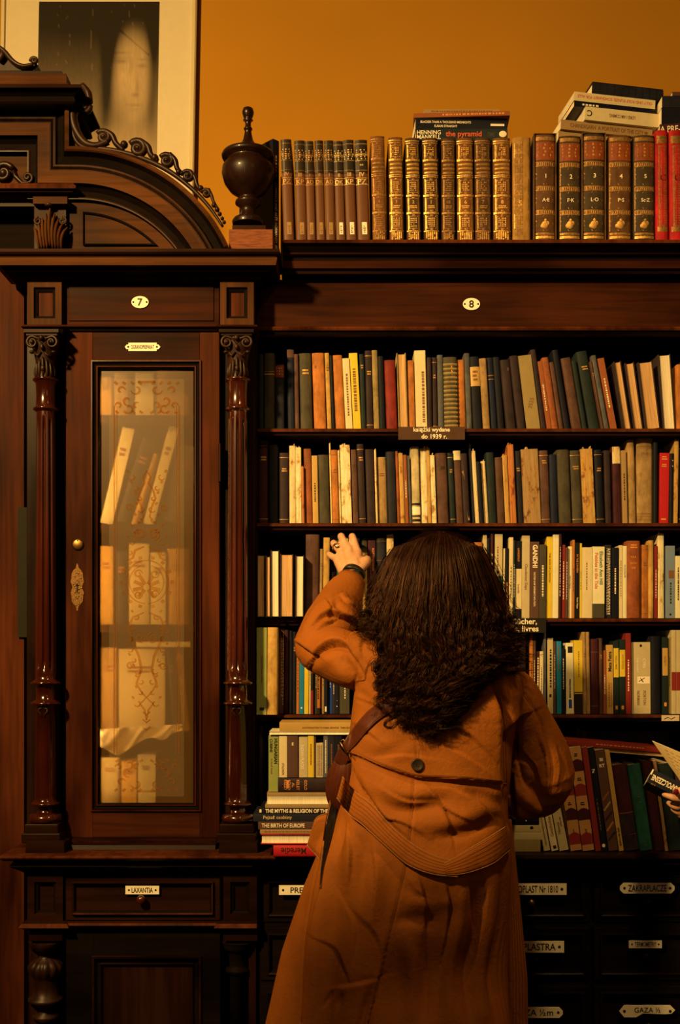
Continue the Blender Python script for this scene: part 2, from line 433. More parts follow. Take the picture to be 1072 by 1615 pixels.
# cornice
mb = MB()
mb.cornice(40, 400, -0.085, -0.001, [(392, 0.072), (397, 0.074), (401, 0.068), (404, 0.062), (406, 0.066), (418, 0.062), (421, 0.050), (428, 0.040), (433, 0.020), (439, 0.014), (443, 0.002)],
           [W_DARK, W_DARK, W_BLACK, W_DARK, W_FLAT, W_DARK, W_BLACK, W_BLACK, W_DARK, W_BLACK])
child(mb, 'cornice', cab, 0.0006)
mb = MB()
mb.cornice(97, 350, -0.062, -0.02, [(512, 0.010), (515, 0.013), (518, 0.004), (522, 0.001)], [W_REDH, W_RED, W_BLACK], False, False)
for (a, b_) in ((45, 97), (350, 398)):
    mb.cornice(a, b_, -0.088, -0.02, [(512, 0.012), (515, 0.016), (518, 0.008), (523, 0.004), (528, 0.0)], [W_REDH, W_RED, W_BLACK, W_DARK])
child(mb, 'moulding', cab, 0.0004)
# door
mb = MB()
board_hole(mb, 104, 346, 524, 1321, 146, 315, 571, 1277, YD, -0.036, W_RED, W_REDH)
door = child(mb, 'door', cab, 0.0015)
dl = door
mb = MB(); u = 1/sc(YD)
frame_panel(mb, 143, 318, 568, 1280, YD, [(0, YD), (1*u, YD-0.006), (3*u, YD-0.006), (5*u, YD+0.002), (8*u, YD+0.004), (9*u, YD-0.001), (11*u, YD-0.002), (13*u, YD+0.016)],
            [W_RED, W_GLOSS, W_BLACK, W_BLACK, W_GLOSS, W_GLOSS, W_BLACK])
sub(mb, 'glazing_bead', door)
GLASS = bpy.data.materials.new('etched_glass'); nt, n, l, b = nodes(GLASS)
tr = n.new('ShaderNodeBsdfTransparent'); tr.inputs[0].default_value = (0.92, 0.78, 0.50, 1)
rf = n.new('ShaderNodeBsdfRefraction'); rf.inputs['IOR'].default_value = 1.08; rf.inputs['Roughness'].default_value = 0.55; rf.inputs[0].default_value = (0.96, 0.82, 0.52, 1)
df = n.new('ShaderNodeBsdfDiffuse'); df.inputs[0].default_value = (0.40, 0.21, 0.055, 1)
gl = n.new('ShaderNodeBsdfGlossy'); gl.inputs['Roughness'].default_value = 0.3
m1 = n.new('ShaderNodeMixShader'); m1.inputs[0].default_value = 0.87; l.new(tr.outputs[0], m1.inputs[1]); l.new(rf.outputs[0], m1.inputs[2])
m2 = n.new('ShaderNodeMixShader'); m2.inputs[0].default_value = 0.13; l.new(m1.outputs[0], m2.inputs[1]); l.new(df.outputs[0], m2.inputs[2])
m3 = n.new('ShaderNodeMixShader'); m3.inputs[0].default_value = 0.03; l.new(m2.outputs[0], m3.inputs[1]); l.new(gl.outputs[0], m3.inputs[2])
l.new(m3.outputs[0], n['Material Output'].inputs[0])
ETCH = bpy.data.materials.new('etched_ornament'); nt, n, l, b = nodes(ETCH)
tr = n.new('ShaderNodeBsdfTransparent'); tr.inputs[0].default_value = (0.80, 0.62, 0.38, 1)
df = n.new('ShaderNodeBsdfDiffuse'); df.inputs[0].default_value = (0.30, 0.16, 0.06, 1)
m1 = n.new('ShaderNodeMixShader'); m1.inputs[0].default_value = 0.28; l.new(tr.outputs[0], m1.inputs[1]); l.new(df.outputs[0], m1.inputs[2]); l.new(m1.outputs[0], n['Material Output'].inputs[0])
FROST = bpy.data.materials.new('frosted_field'); nt, n, l, b = nodes(FROST)
tr = n.new('ShaderNodeBsdfTransparent'); df = n.new('ShaderNodeBsdfDiffuse'); df.inputs[0].default_value = (0.75, 0.60, 0.40, 1)
m1 = n.new('ShaderNodeMixShader'); m1.inputs[0].default_value = 0.05; l.new(tr.outputs[0], m1.inputs[1]); l.new(df.outputs[0], m1.inputs[2]); l.new(m1.outputs[0], n['Material Output'].inputs[0])
YG = YD+0.014
mb = MB(); mb.add([P(155, 1269, YG), P(305, 1269, YG), P(305, 578, YG), P(155, 578, YG)], [(0, 1, 2, 3)], GLASS)
pane = sub(mb, 'glass_pane', door)
mb = MB()
ge = YG-0.0006
mb.add([P(172, 1256, ge), P(290, 1256, ge), P(290, 598, ge), P(172, 598, ge)], [(0, 1, 2, 3)], FROST)
ge = YG-0.0012
def line(pts, w, closed=False):
    w = w*1.45
    """flat etched stroke, pixels"""
    pts = [Vector(p) for p in pts]; n_ = len(pts); v = []
    for i, p in enumerate(pts):
        t = (pts[min(i+1, n_-1)] - pts[max(i-1, 0)]).normalized() if n_ > 1 else Vector((1, 0))
        nn = Vector((-t.y, t.x)); ww = w*(0.35 + 0.65*math.sin(PI*(i+0.5)/n_)) if not closed else w
        for sg in (-1, 1):
            q = p + nn*ww*sg*0.5; v.append(P(q.x, q.y, ge))
    mb.add(v, [(2*i, 2*i+1, 2*i+3, 2*i+2) for i in range(n_-1)], ETCH)
def arcp(cx, cy, r, a0, a1, k=14, sh=0.0):
    return [(cx + r*(1-sh*i/k)*math.cos(a0+(a1-a0)*i/k), cy + r*(1-sh*i/k)*math.sin(a0+(a1-a0)*i/k)) for i in range(k+1)]
CXG = 231
for s_ in (-1, 1):
    line([(CXG+s_*51, 640), (CXG+s_*51, 1190)], 1.6, True); line([(CXG+s_*47, 640), (CXG+s_*47, 1190)], 0.8, True)
    for (yy, dr) in ((628, 1), (1222, -1)):
        for (ox, oy, r, a, tn) in ((16, -14, 9, 0.2, 1.5), (30, 4, 8, 2.0, -1.6), (40, -12, 7, 3.3, 1.4), (28, 16, 8, 1.0, 1.5), (44, 12, 6, 0.0, -1.5), (16, 12, 6, 4.0, 1.3)):
            line(arcp(CXG+s_*ox, yy+dr*oy, r, (a if s_ > 0 else PI-a), (a+tn*PI if s_ > 0 else PI-a-tn*PI), 16, 0.7), 2.6)
    # central lyre and medallion
    line([(CXG, 742), (CXG+s_*6, 752), (CXG+s_*3, 762), (CXG+s_*10, 772), (CXG+s_*14, 786), (CXG+s_*8, 800), (CXG+s_*5, 815), (CXG+s_*14, 826)], 2.6)
    line(arcp(CXG+s_*11, 842, 10, PI/2, PI/2-s_*3.2*PI, 20, 0.8), 2.8)
    line([(CXG+s_*4, 862), (CXG+s_*18, 868), (CXG+s_*22, 880), (CXG+s_*30, 884)], 3)
    line(arcp(CXG, 918, 34, -PI/2, -PI/2+s_*PI*0.98, 30), 2.2); line(arcp(CXG, 918, 27, -PI/2+s_*0.3, -PI/2+s_*PI*0.8, 24), 1.6)
    for a in (0.5, 1.1, 1.8, 2.5): line([(CXG+s_*5*math.sin(a), 926-5*math.cos(a)), (CXG+s_*22*math.sin(a), 926-20*math.cos(a))], 5)
    line([(CXG+s_*4, 966), (CXG+s_*22, 974), (CXG+s_*28, 990), (CXG+s_*22, 1012), (CXG+s_*12, 1035), (CXG+s_*8, 1056), (CXG+s_*16, 1078), (CXG+s_*8, 1092), (CXG, 1100)], 3)
    line(arcp(CXG+s_*10, 1006, 9, -PI/2, -PI/2-s_*3*PI, 20, 0.8), 2.4)
    line([(CXG, 1100), (CXG+s_*10, 1110), (CXG+s_*3, 1120), (CXG, 1136)], 2.4)
    for yy in (1128, 1140, 1152): line([(CXG-s_*1, yy), (CXG+s_*6, yy-5)], 2)
    line(arcp(CXG+s_*26, 1050, 6, 0, s_*2.6*PI, 14, 0.7), 1.8); line(arcp(CXG+s_*27, 800, 6, 0, s_*2.6*PI, 14, 0.7), 1.8)
for s_ in (-1, 1):
    for yy in range(752, 1120, 17):
        if abs(yy-918) < 44: continue
        w_e = 17 + 9*math.sin(yy*0.045); r_e = 4 + (yy % 3)
        line(arcp(CXG+s_*w_e, yy, r_e, (0.4 if s_ > 0 else PI-0.4), (0.4+4.2 if s_ > 0 else PI-0.4-4.2), 10, 0.6), 1.8)
        line([(CXG+s_*(w_e+6), yy-7), (CXG+s_*(w_e+9), yy-11)], 3)
    for a in np.linspace(0.25, PI-0.25, 7): line([(CXG+s_*37*math.sin(a), 918-37*math.cos(a)), (CXG+s_*43*math.sin(a), 918-42*math.cos(a))], 5)
    line(arcp(CXG+s_*13, 905, 7, 0, s_*2.4*PI, 14, 0.7), 2); line(arcp(CXG+s_*13, 938, 7, 0, -s_*2.4*PI, 14, 0.7), 2)
    for (yy, dr) in ((628, 1), (1222, -1)):
        for ox in (8, 20, 33, 46): line([(CXG+s_*ox, yy-dr*22), (CXG+s_*(ox+5), yy-dr*26)], 3.5); line([(CXG+s_*(ox-2), yy+dr*24), (CXG+s_*(ox+3), yy+dr*20)], 3)
        line([(CXG, yy-dr*26), (CXG+s_*14, yy-dr*26)], 3)
sub(mb, 'etched_ornament', door)
sub(name_plate(197, 253, 541, 554, YD-0.0005, 'OGRANOPREPARAT', 2, 0.5), 'name_plate', door)
mb = MB(); mb.lathe([(9*u, 0), (9*u, 0.003), (7*u, 0.005), (0.0001, 0.005)], 0, 0, BRASS, 20)
c0 = P(123, 859, YD); mb.v = [(c0.x+p[0], YD-p[2], c0.z+p[1]) for p in mb.v]
mb.sphere((c0.x, YD-0.005, c0.z+6*u), 0.002, T_BLACK, 6)
sub(mb, 'lock_cover', door)
mb = MB(); c0 = P(122, 926, YD)
pts = []
for i in range(48):
    a = 2*PI*i/48; r = 1 + 0.22*math.cos(6*a) + 0.1*math.cos(14*a)
    pts.append((c0.x + 11*u*r*math.sin(a)*(1-0.35*abs(math.cos(a))), c0.z + 35*u*math.cos(a)*(1+0.08*math.cos(8*a))))
mb.prism(pts, YD-0.0015, YD, surf('dull_brass', (0.16, 0.085, 0.03), 0.45, 0.5, 200, 0.5, metal=0.7))
for i in range(26):
    a = i*2.4; r = 9*u*((i % 5)+1)/5; mb.sphere((c0.x + r*math.sin(a)*0.8, YD-0.002, c0.z + r*math.cos(a)*3.2), 0.0022, BRASS, 5, (1, 0.5, 1))
mb.sphere((c0.x, YD-0.0025, c0.z+4*u), 0.004, T_BLACK, 8, (1, 0.3, 1)); mb.box(c0.x-0.002, c0.x+0.002, YD-0.003, YD-0.002, c0.z-8*u, c0.z+2*u, T_BLACK)
sub(mb, 'keyhole_plate', door)
mb = MB(); mb.lathe([(0.004, Z(760, YD)), (0.004, Z(700, YD))], X(346.5, YD), YD-0.003, W_DARKV, 10); sub(mb, 'hinge', door)
# columns
YC = -0.092
def column(cx):
    k = 1/sc(YC); x = X(cx, YC); z = lambda p: Z(p, YC)
    mb = MB()
    def rim(p, r, t=2.2): return [(r-2.4, p+t), (r-0.4, p+t*0.6), (r, p), (r-0.4, p-t*0.6), (r-2.4, p-t)]
    pr = [(12, 1296), (24, 1295), (25.5, 1290), (24, 1284), (14, 1282), (12, 1276), (13, 1271)] + rim(1267, 22) + [(16, 1261)]
    pr += [(16.5, 1255), (16, 1200), (15.5, 1113)] + rim(1109, 23) + [(15, 1103), (15, 1081)] + rim(1077, 23) + [(15.5, 1071), (16, 1064)]
    col1 = [(r*k, z(p)) for r, p in pr]
    mb.lathe(col1, x, YC, W_GLOSS, 36)
    fl = [(16, 1064), (16.2, 1058), (16.2, 1052), (16.0, 1040)] + [(16 - 1.6*i/10, 1040 - 36*i) for i in range(1, 11)] + [(14.3, 668), (14.3, 660), (14.3, 656), (14.2, 650)]
    def mod(a, zz):
        t = (z(1056) - zz)/(z(1056) - z(660)); t = 1 if t < 0 else t
        e = 1.0 if z(1054) < zz < z(662) else 0.0
        q = math.cos(a*9 + 0.9)
        return 1 - 0.30*e*max(0, q)**0.5
    mb.lathe([(r*k, z(p)) for r, p in fl], x, YC, W_GLOSS, 108, mod)
    pr = [(14.2, 651)] + rim(646, 19.5) + [(15.2, 640), (14.6, 625), (15.2, 606)] + rim(600, 20)
    mb.lathe([(r*k, z(p)) for r, p in pr], x, YC, W_GLOSS, 36)
    # small carved leaf under the ring
    for s_ in (-1, 1):
        mb.tube([(x+s_*1*k, YC-16*k, z(1116)), (x+s_*6*k, YC-15.5*k, z(1117)), (x+s_*7*k, YC-15.5*k, z(1122)), (x+s_*4*k, YC-16*k, z(1124)), (x+s_*1.5*k, YC-16.2*k, z(1131))], [0.002, 0.0028, 0.0028, 0.0022, 0.001], W_CARV, 6)
    o = child(mb, 'column', cab)
    # capital
    mb = MB()
    mb.lathe([(r*k, z(p)) for r, p in [(15, 598), (14.5, 585), (15.5, 570), (18.5, 556), (22, 545), (22, 536)]], x, YC, W_CARV, 30)
    mb.box(x-24*k, x+24*k, YC-24*k, YC+20*k, z(536), z(532), W_DARK); mb.box(x-27*k, x+27*k, YC-27*k, YC+20*k, z(532), z(527), W_DARK)
    for s_ in (-1, 1):
        sp = spiral(x+s_*15*k, z(546), 9.5*k, 1.6, PI/2, -s_, YC-21*k)
        mb.tube([(x, YC-20*k, z(548)), (x+s_*6*k, YC-22*k, z(540))] + [(p[0], p[1], p[2]) for p in sp], [0.002, 0.003] + [0.0045*(1-0.6*i/26) for i in range(26)], W_CARV, 8)
        mb.sphere((x+s_*15*k, YC-24*k, z(546)), 3.2*k, W_CARV, 8)
        mb.sphere((x+s_*17*k, YC-17*k, z(560)), 4*k, W_CARV, 8, (1, 1, 0.7))
        mb.tube([(x+s_*13*k, YC-17*k, z(560)), (x+s_*8*k, YC-18*k, z(566)), (x+s_*2*k, YC-19*k, z(560))], [0.0035, 0.003, 0.002], W_CARV, 6)
    mb.sphere((x, YC-25*k, z(540)), 4*k, W_CARV, 8); mb.sphere((x, YC-22*k, z(553)), 3*k, W_CARV, 8, (1, 1, 1.6))
    for j in range(-3, 4):
        a = j*0.42
        pts = [(x + (14.5+1.5*math.sin(t*PI))*k*math.sin(a*(1-0.15*t)), YC - (15+3*t)*k*math.cos(a), z(597 - 30*t*(1-0.12*abs(j)))) for t in [i/6 for i in range(7)]]
        mb.tube(pts, [0.002, 0.0038, 0.0045, 0.0045, 0.004, 0.003, 0.0015], W_CARV, 6)
    mb.sphere((x, YC-17.5*k, z(585)), 4*k, W_CARV, 8, (0.8, 0.7, 1.3))
    sub(mb, 'capital', o)
    mb = MB()
    mb.box(x-26*k, x+26*k, YC-26*k, YD+0.03, z(1310), z(1296.2), W_DARK); mb.box(x-30*k, x+30*k, YC-30*k, YD+0.03, z(1325), z(1310), W_DARK)
    sub(mb, 'plinth', o, 0.002)
column(72); column(375)
# base rail, counter ledge
mb = MB()
YL = -0.135
mb.cornice(104, 342, YD-0.01, 0.0, [(1322, 0.0), (1326, 0.012), (1329, 0.008), (1333, 0.028), (1340, 0.032), (1345, 0.034)], [W_DARK, W_RED, W_DARK, W_DARK, W_DARK], False, False)
mb.cornice(46, 98, YC-0.052, 0.0, [(1326, 0.0), (1329, 0.006), (1345, 0.008)], W_DARK); mb.cornice(350, 402, YC-0.052, 0.0, [(1326, 0.0), (1329, 0.006), (1345, 0.008)], W_DARK)
child(mb, 'base_moulding', cab, 0.001)
mb = MB()
mb.cornice(45, 400, YL, -0.001, [(1349.3, 0.052), (1350.3, 0.058), (1353, 0.062), (1355, 0.060), (1358, 0.050)], [W_RED, W_RED, W_RED, W_DARK])
child(mb, 'counter_ledge', cab, 0.001)
mb = MB()
mb.cornice(45, 400, YL+0.002, -0.001, [(1358, 0.030), (1364, 0.036), (1367, 0.040), (1369, 0.034), (1374, 0.016), (1379, 0.004)], [W_BLACK, W_DARK, W_DARK, W_BLACK, W_BLACK], True, False)
child(mb, 'moulding', cab, 0.0006)
# lower body
mb = MB()
xl2, xr2 = X(45, YL), X(403, YL); zl = Z(1377, YL)
mb.box(xl2, xl2+0.02, YL+0.02, BACKY, 0.0, zl, W_DARKV); mb.box(xr2-0.02, xr2, YL+0.02, BACKY, 0.0, zl, W_DARKV)
mb.box(xl2+0.0201, xr2-0.0201, YL+0.07, YL+0.09, 0.0, zl, W_BLACK)
mb.box(xl2-0.01, xr2, YL-0.03, -0.001, 0.0, 0.09, W_BLACK); mb.box(xl2+0.021, xr2-0.021, -0.0009, BACKY, Z(1352, YL), Z(1346, YL), W_DARK)
child(mb, 'lower_carcass', cab, 0.0015)
k = 1/sc(YL)
for (a, b_) in ((43, 99), (352, 405)):
    mb = MB()
    frame_panel(mb, a, b_, 1380, 1454, YL-0.005, [(0, YL+0.06), (0, YL-0.005), (11*k, YL-0.005), (13*k, YL+0.002), (16*k, YL+0.004), (17*k, YL+0.010)],
                [W_BLACK, W_DARK, W_DARK, W_BLACK, W_BLACK], W_DARK)
    child(mb, 'pilaster_panel', cab, 0.0006)
mb = MB()
frame_panel(mb, 103, 348, 1380, 1453, YL, [(0, YL+0.05), (0, YL+0.004), (2*k, YL), (10*k, YL), (12*k, YL-0.010), (14*k, YL-0.006), (17*k, YL+0.004)],
            [W_BLACK, W_DARK, W_DARK, W_DARK, W_RED, W_BLACK], W_DARK)
dr = child(mb, 'drawer', cab, 0.0005)
sub(knob(224, 1417, YL+0.004, 7.5*k, W_GLOSS), 'knob', dr)
sub(name_plate(198, 251, 1397, 1410, YL-0.003, 'LAXANTIA', 0), 'name_plate', dr)
mb = MB()
mb.cornice(100, 350, YL, 0.0, [(1453, 0.002), (1456, 0.010), (1460, 0.014), (1463, 0.004), (1466, 0.0)], [W_DARK, W_RED, W_RED, W_BLACK], False, False)
for (a, b_) in ((46, 98), (352, 406)):
    mb.cornice(a, b_, YL-0.004, 0.0, [(1453, 0.004), (1457, 0.016), (1461, 0.020), (1464, 0.022), (1467, 0.006)], [W_DARK, W_RED, W_RED, W_BLACK], True, a < 100)
    mb.cornice(a, b_, YL-0.004, -0.05, [(1467, 0.0), (1484, 0.0)], W_DARK)
child(mb, 'moulding', cab, 0.0006)
mb = MB()
board_hole(mb, 104, 347, 1468, 2230, 148, 315, 1510, 2120, YL+0.012, YL+0.04, W_BLACK, W_BLACK)
ld = child(mb, 'lower_door', cab, 0.001)
mb = MB()
frame_panel(mb, 145, 318, 1507, 2124, YL+0.012, [(0, YL+0.012), (1*k, YL+0.004), (4*k, YL+0.006), (8*k, YL+0.018), (12*k, YL+0.020), (14*k, YL+0.012), (15*k, YL+0.022)],
            [W_DARK, W_DARK, W_BLACK, W_BLACK, W_DARK, W_BLACK], W_DARKV)
sub(mb, 'door_panel', ld)
YB = YL+0.028
def baluster(cx, prof, gad=None):
    kk = 1/sc(YB); x = X(cx, YB); mb = MB()
    mb.lathe([(r*kk, Z(p, YB)) for r, p in prof[::-1]], x, YB, W_BLACK if gad is None else W_CARV, 72, gad)
    child(mb, 'baluster', cab)
def gadroon(a, z):
    t = (z - Z(1545, YB))/(Z(1508, YB) - Z(1545, YB))
    return 1 + (0.10*abs(math.sin(a*6))*math.sin(PI*t)*1.6 - 0.03 if 0 < t < 1 else 0)
baluster(72, [(26, 1484), (24, 1492), (14, 1498), (10, 1506), (11, 1509), (20, 1514), (25, 1522), (24, 1532), (19, 1540), (18, 1543), (19, 1556), (20, 1570), (27, 1573), (27, 1577), (18, 1582), (11, 1590), (11, 1596), (20, 1600), (20, 1604), (12, 1609),
    (16, 1618), (22, 1640), (22, 1700), (16, 1800), (13, 1900), (14, 1960), (24, 1970), (24, 1985), (14, 1995), (24, 2010), (24, 2160)], gadroon)
baluster(375, [(26, 1484), (22, 1490), (22, 1494), (15, 1498), (13, 1520), (13, 1524), (19, 1527), (19, 1531), (13, 1535), (13, 1900), (14, 1960), (24, 1970), (24, 1985), (14, 1995), (24, 2010), (24, 2160)])
# added fill light upright behind the stile, to brighten the books behind the glass
sl = bpy.data.lights.new('cabinet_fill', 'AREA'); sl.shape = 'RECTANGLE'; sl.size = 0.02; sl.size_y = 1.10; sl.energy = 2.3; sl.color = (1.0, 0.56, 0.18)
slo = bpy.data.objects.new('cabinet_fill', sl); C.objects.link(slo); slo.location = (X(147, 0), -0.022, Z(925, 0)); slo.rotation_euler = (Vector((1.0, 0.75, 0))).to_track_quat('-Z', 'Y').to_euler()
# inner shelves
for py in (660, 832, 990, 1160):
    mb = MB(); mb.box(xl+0.021, xr-0.021, 0.0, BACKY-0.016, Z(py+7, 0.0), Z(py-5, 0.0), W_DARK); child(mb, 'shelf', cab)
mb = MB(); mb.box(xl+0.021, xr-0.021, -0.014, BACKY-0.016, Z(1290, 0), Z(1276, 0), W_DARK); child(mb, 'shelf', cab)

# ------------------------------------------------------------------ pediment on the cabinet
YP = -0.115
ped = empty('pediment', (X(100, YP), 0.1, Z(392, YP)), 'carved scrollwork pediment with half arch on top of the glazed cabinet', 'pediment')
kp = 1/sc(YP)
def pp(px, py): return (X(px, YP), Z(py, YP))
arc = [pp(120 + 265*math.sin(a), 505 - 265*math.cos(a)) for a in [math.radians(t) for t in np.linspace(1.5, 65.2, 40)]]
path = [pp(-160, 165), pp(112, 165), pp(112, 240)] + arc
prof = [(-1, YP+0.12), (-1, YP-0.030), (4, YP-0.032), (6, YP-0.028), (10, YP-0.012), (20, YP-0.004), (23, YP-0.012), (26, YP-0.013), (28, YP-0.006), (30, YP-0.010), (32, YP-0.011),
        (37, YP-0.010), (51, YP-0.010), (52, YP+0.002), (58, YP+0.016), (66, YP+0.018), (69, YP+0.012), (71, YP+0.012), (72, YP+0.028)]
mt = [W_DARK, W_FLAT, W_FLAT, W_BLACK, W_BLACK, W_DARK, W_CARV, W_CARV, W_BLACK, W_CARV, W_FLAT, W_FLAT, W_BLACK, W_BLACK, W_BLACK, W_CARV, W_CARV, W_BLACK]
ZPB = Z(392, -0.157) + 0.0012
def clampz(mb):
    mb.v = [(a_, b__, max(c_, ZPB)) for a_, b__, c_ in mb.v]; return mb
mb = MB(); mb.sweep(path, [(o_*kp, y_) for o_, y_ in prof], mt, smooth=False)
mb.prism([pp(-160, 168), pp(108, 168), pp(108, 244)] + [pp(120 + 261*math.sin(a), 505 - 261*math.cos(a)) for a in [math.radians(t) for t in np.linspace(1.5, 65.2, 40)]] + [pp(357, 391), pp(104, 391), pp(104, 318), pp(-160, 318)], YP+0.030, YP+0.11, W_DARK)
child(clampz(mb), 'arch_moulding', ped)
mb = MB()      # tympanum with raised quarter panel
def quarter(r, x0, yb, oy=0):
    return [pp(x0, yb)] + [pp(x0, 505 - math.sqrt(max(1, r*r - (x0-120)**2)))] + [pp(120 + r*math.sin(a), 505 - r*math.cos(a)) for a in np.linspace(max(0.02, math.asin((x0-120)/r)+0.02), math.acos((505-yb)/r), 24)]
mb.prism(quarter(198, 106, 392), YP+0.026, YP+0.06, W_FLAT)
q = quarter(176, 128, 382)
mb.sweep(q, [(0, YP+0.026), (0, YP+0.018), (2.5*kp, YP+0.020), (4*kp, YP+0.026)], W_BLACK, closed=True)
mb.prism(quarter(172, 131, 379), YP+0.022, YP+0.03, W_FLAT)
child(clampz(mb), 'tympanum', ped)
mb = MB()      # inner panel with carved scroll (left)
mb.prism([pp(-160, 243), pp(50, 243), pp(50, 290), pp(-160, 290)], YP+0.020, YP+0.06, W_FLAT)
sp = spiral(X(4, YP), Z(270, YP), 16*kp, 1.5, 0.4, 1, YP+0.012)
mb.tube(sp, [0.008*(1-0.5*i/26) for i in range(26)], W_CARV, 10)
mb.sphere((X(4, YP), YP+0.012, Z(270, YP)), 7*kp, W_CARV, 10)
mb.tube([(X(16, YP), YP+0.014, Z(258, YP)), (X(22, YP), YP+0.012, Z(275, YP)), (X(33, YP), YP+0.012, Z(286, YP))] + spiral(X(42, YP), Z(277, YP), 8*kp, 1.4, -PI/2, 1, YP+0.012), [0.004, 0.006, 0.006] + [0.004]*26, W_CARV, 8)
child(mb, 'carved_panel', ped)
mb = MB()
mb.cornice(-160, 106, YP+0.01, YP+0.08, [(289, 0.020), (293, 0.030), (297, 0.028), (300, 0.014), (303, 0.020), (306, 0.012), (311, 0.002)], [W_RED, W_RED, W_BLACK, W_DARK, W_DARK, W_BLACK])
child(mb, 'lintel_moulding', ped)
mb = MB()      # top cornice of the centre block, cap
mb.cornice(-160, 100, YP-0.02, YP+0.14, [(133, 0.060), (138, 0.062), (141, 0.052), (152, 0.036), (160, 0.040), (164, 0.034)], [W_DARK, W_DARK, W_BLACK, W_BLACK, W_DARK])
mb.cornice(-160, 96, YP-0.02, YP+0.14, [(116, 0.018), (131, 0.020), (134, 0.03)], [W_FLAT, W_FLAT]); mb.cornice(-160, 90, YP-0.02, YP+0.14, [(112, 0.016), (116, 0.016)], W_DARK)
child(mb, 'top_cornice', ped)
mb = MB()      # niche
mb.prism([pp(-160, 311), pp(52, 311), pp(52, 391), pp(-160, 391)], YP+0.10, YP+0.11, W_BLACK)
child(clampz(mb), 'niche_back', ped)
mb = MB()      # acanthus bracket
mb.pbox(52, 106, 310, 321, YP-0.012, YP+0.10, W_FLAT); mb.pbox(54, 104, 321, 392, YP+0.012, YP+0.10, W_DARKV)
ya = YP+0.008
for j in range(-4, 5):
    s_ = 1 if j >= 0 else -1; aj = abs(j)
    pts = []
    for i in range(9):
        t = i/8
        pts.append((X(79 + j*4.4 + s_*aj*2.0*t**2*1.1, YP), ya - 0.012*math.sin(PI*min(1, t*1.1)) - 0.006*(4-aj)/4, Z(391 - (62 - aj*7)*t - (0 if aj else 4), YP)))
    mb.tube(pts, [0.007, 0.008, 0.0085, 0.009, 0.009, 0.0085, 0.008, 0.006, 0.003], W_FLATV, 8, (0.55, 1.1))
mb.sphere((X(78, YP), YP-0.008, Z(325, YP)), 0.009, W_CARV, 8, (1.2, 1, 0.6))
for s_ in (-1, 1):
    mb.tube(spiral(X(79+s_*19, YP), Z(348, YP), 7*kp, 1.2, PI/2, -s_, ya-0.004), 0.003, W_CARV, 6)
child(clampz(mb), 'acanthus_bracket', ped)
mb = MB()      # scroll cresting on arch
ys = YP-0.010
def vol(px, py, r, a0, d, turns=1.7, th=0.42):
    sp = spiral(X(px, YP), Z(py, YP), r*kp, turns, a0, d, ys)
    mb.tube(sp, [r*kp*th*(1-0.45*i/25) for i in range(26)], W_CARV, 9, (1, 1.25))
    mb.sphere((X(px, YP), ys-0.008, Z(py, YP)), r*kp*0.30, W_CARV, 8)
def band(pts, rs, th=1.3):
    # smooth with catmull
    q = []; R = []
    for i in range(len(pts)-1):
        p0, p1, p2, p3 = [Vector(pts[max(0, min(len(pts)-1, i+d))]) for d in (-1, 0, 1, 2)]
        for t in [0, .2, .4, .6, .8]:
            q.append(0.5*((2*p1)+(p2-p0)*t+(2*p0-5*p1+4*p2-p3)*t*t+(3*p1-p0-3*p2+p3)*t**3)); R.append(rs[i]*(1-t)+rs[i+1]*t)
    q.append(Vector(pts[-1])); R.append(rs[-1])
    mb.tube([(X(p.x, YP), ys, Z(p.y, YP)) for p in q], [r*kp for r in R], W_CARV, 9, (1, th))
band([(131, 137), (140, 150), (143, 165)], [4, 6, 5]); vol(134, 172, 10, 0.2, -1)
band([(128, 165), (117, 182), (119, 202), (128, 220), (140, 231), (155, 233), (172, 226)], [5, 7, 7, 6, 6, 5.5, 5])
band([(118, 176), (115, 200), (120, 222), (131, 234), (150, 238)], [3, 3.5, 3.5, 3, 2.5])
mb.prism([pp(110, 150), pp(122, 160), pp(116, 200), pp(128, 232), pp(145, 240), pp(110, 240)], ys+0.004, YP+0.05, W_FLATV)
for (px, py, r) in ((165, 220, 11), (219, 238, 13.5), (264, 257, 11), (297, 281, 9), (326, 308, 7)):
    vol(px, py, r, 2.6, -1)
for (px, py, r) in ((197, 231, 6), (245, 252, 6), (283, 274, 5), (317, 300, 5), (338, 326, 4), (343, 333, 4), (347, 340, 3.5), (351, 347, 3), (354, 353, 3)):
    mb.sphere((X(px, YP), ys, Z(py, YP)), r*kp, W_CARV, 9, (1, 1.2, 1))
band([(168, 211), (178, 217), (184, 229), (196, 240)], [5, 5, 4.5, 3.5]); band([(222, 226), (234, 234), (239, 247), (250, 256)], [5.5, 5, 4.5, 3.5])
band([(268, 247), (277, 256), (280, 268), (289, 278)], [5, 4.5, 4, 3]); band([(300, 273), (308, 283), (312, 296), (320, 306)], [4, 3.5, 3.2, 2.5]); band([(329, 301), (334, 311), (337, 320), (343, 330)], [3, 2.8, 2.5, 2])
band([(150, 236), (185, 241), (225, 252), (265, 271), (300, 297), (330, 328), (352, 360)], [3.5, 4, 4, 4, 3.5, 3, 2], 1.0)
child(mb, 'scrollwork', ped)
mb = MB()      # crest at far left
mb.prism([pp(-60, 90), pp(-5, 78), pp(8, 84), pp(20, 98), pp(34, 106), pp(48, 104), pp(56, 98), pp(60, 103), pp(54, 111), pp(-60, 112)], ys+0.01, ys+0.04, W_CARV)
vol(56, 100, 6, PI, -1, 1.3, 0.5); band([(-5, 76), (8, 84), (22, 100), (38, 108), (54, 105)], [4, 4, 4, 3.5, 3])
band([(0, 100), (6, 90), (4, 80)], [4, 5, 2])
child(mb, 'crest', ped)

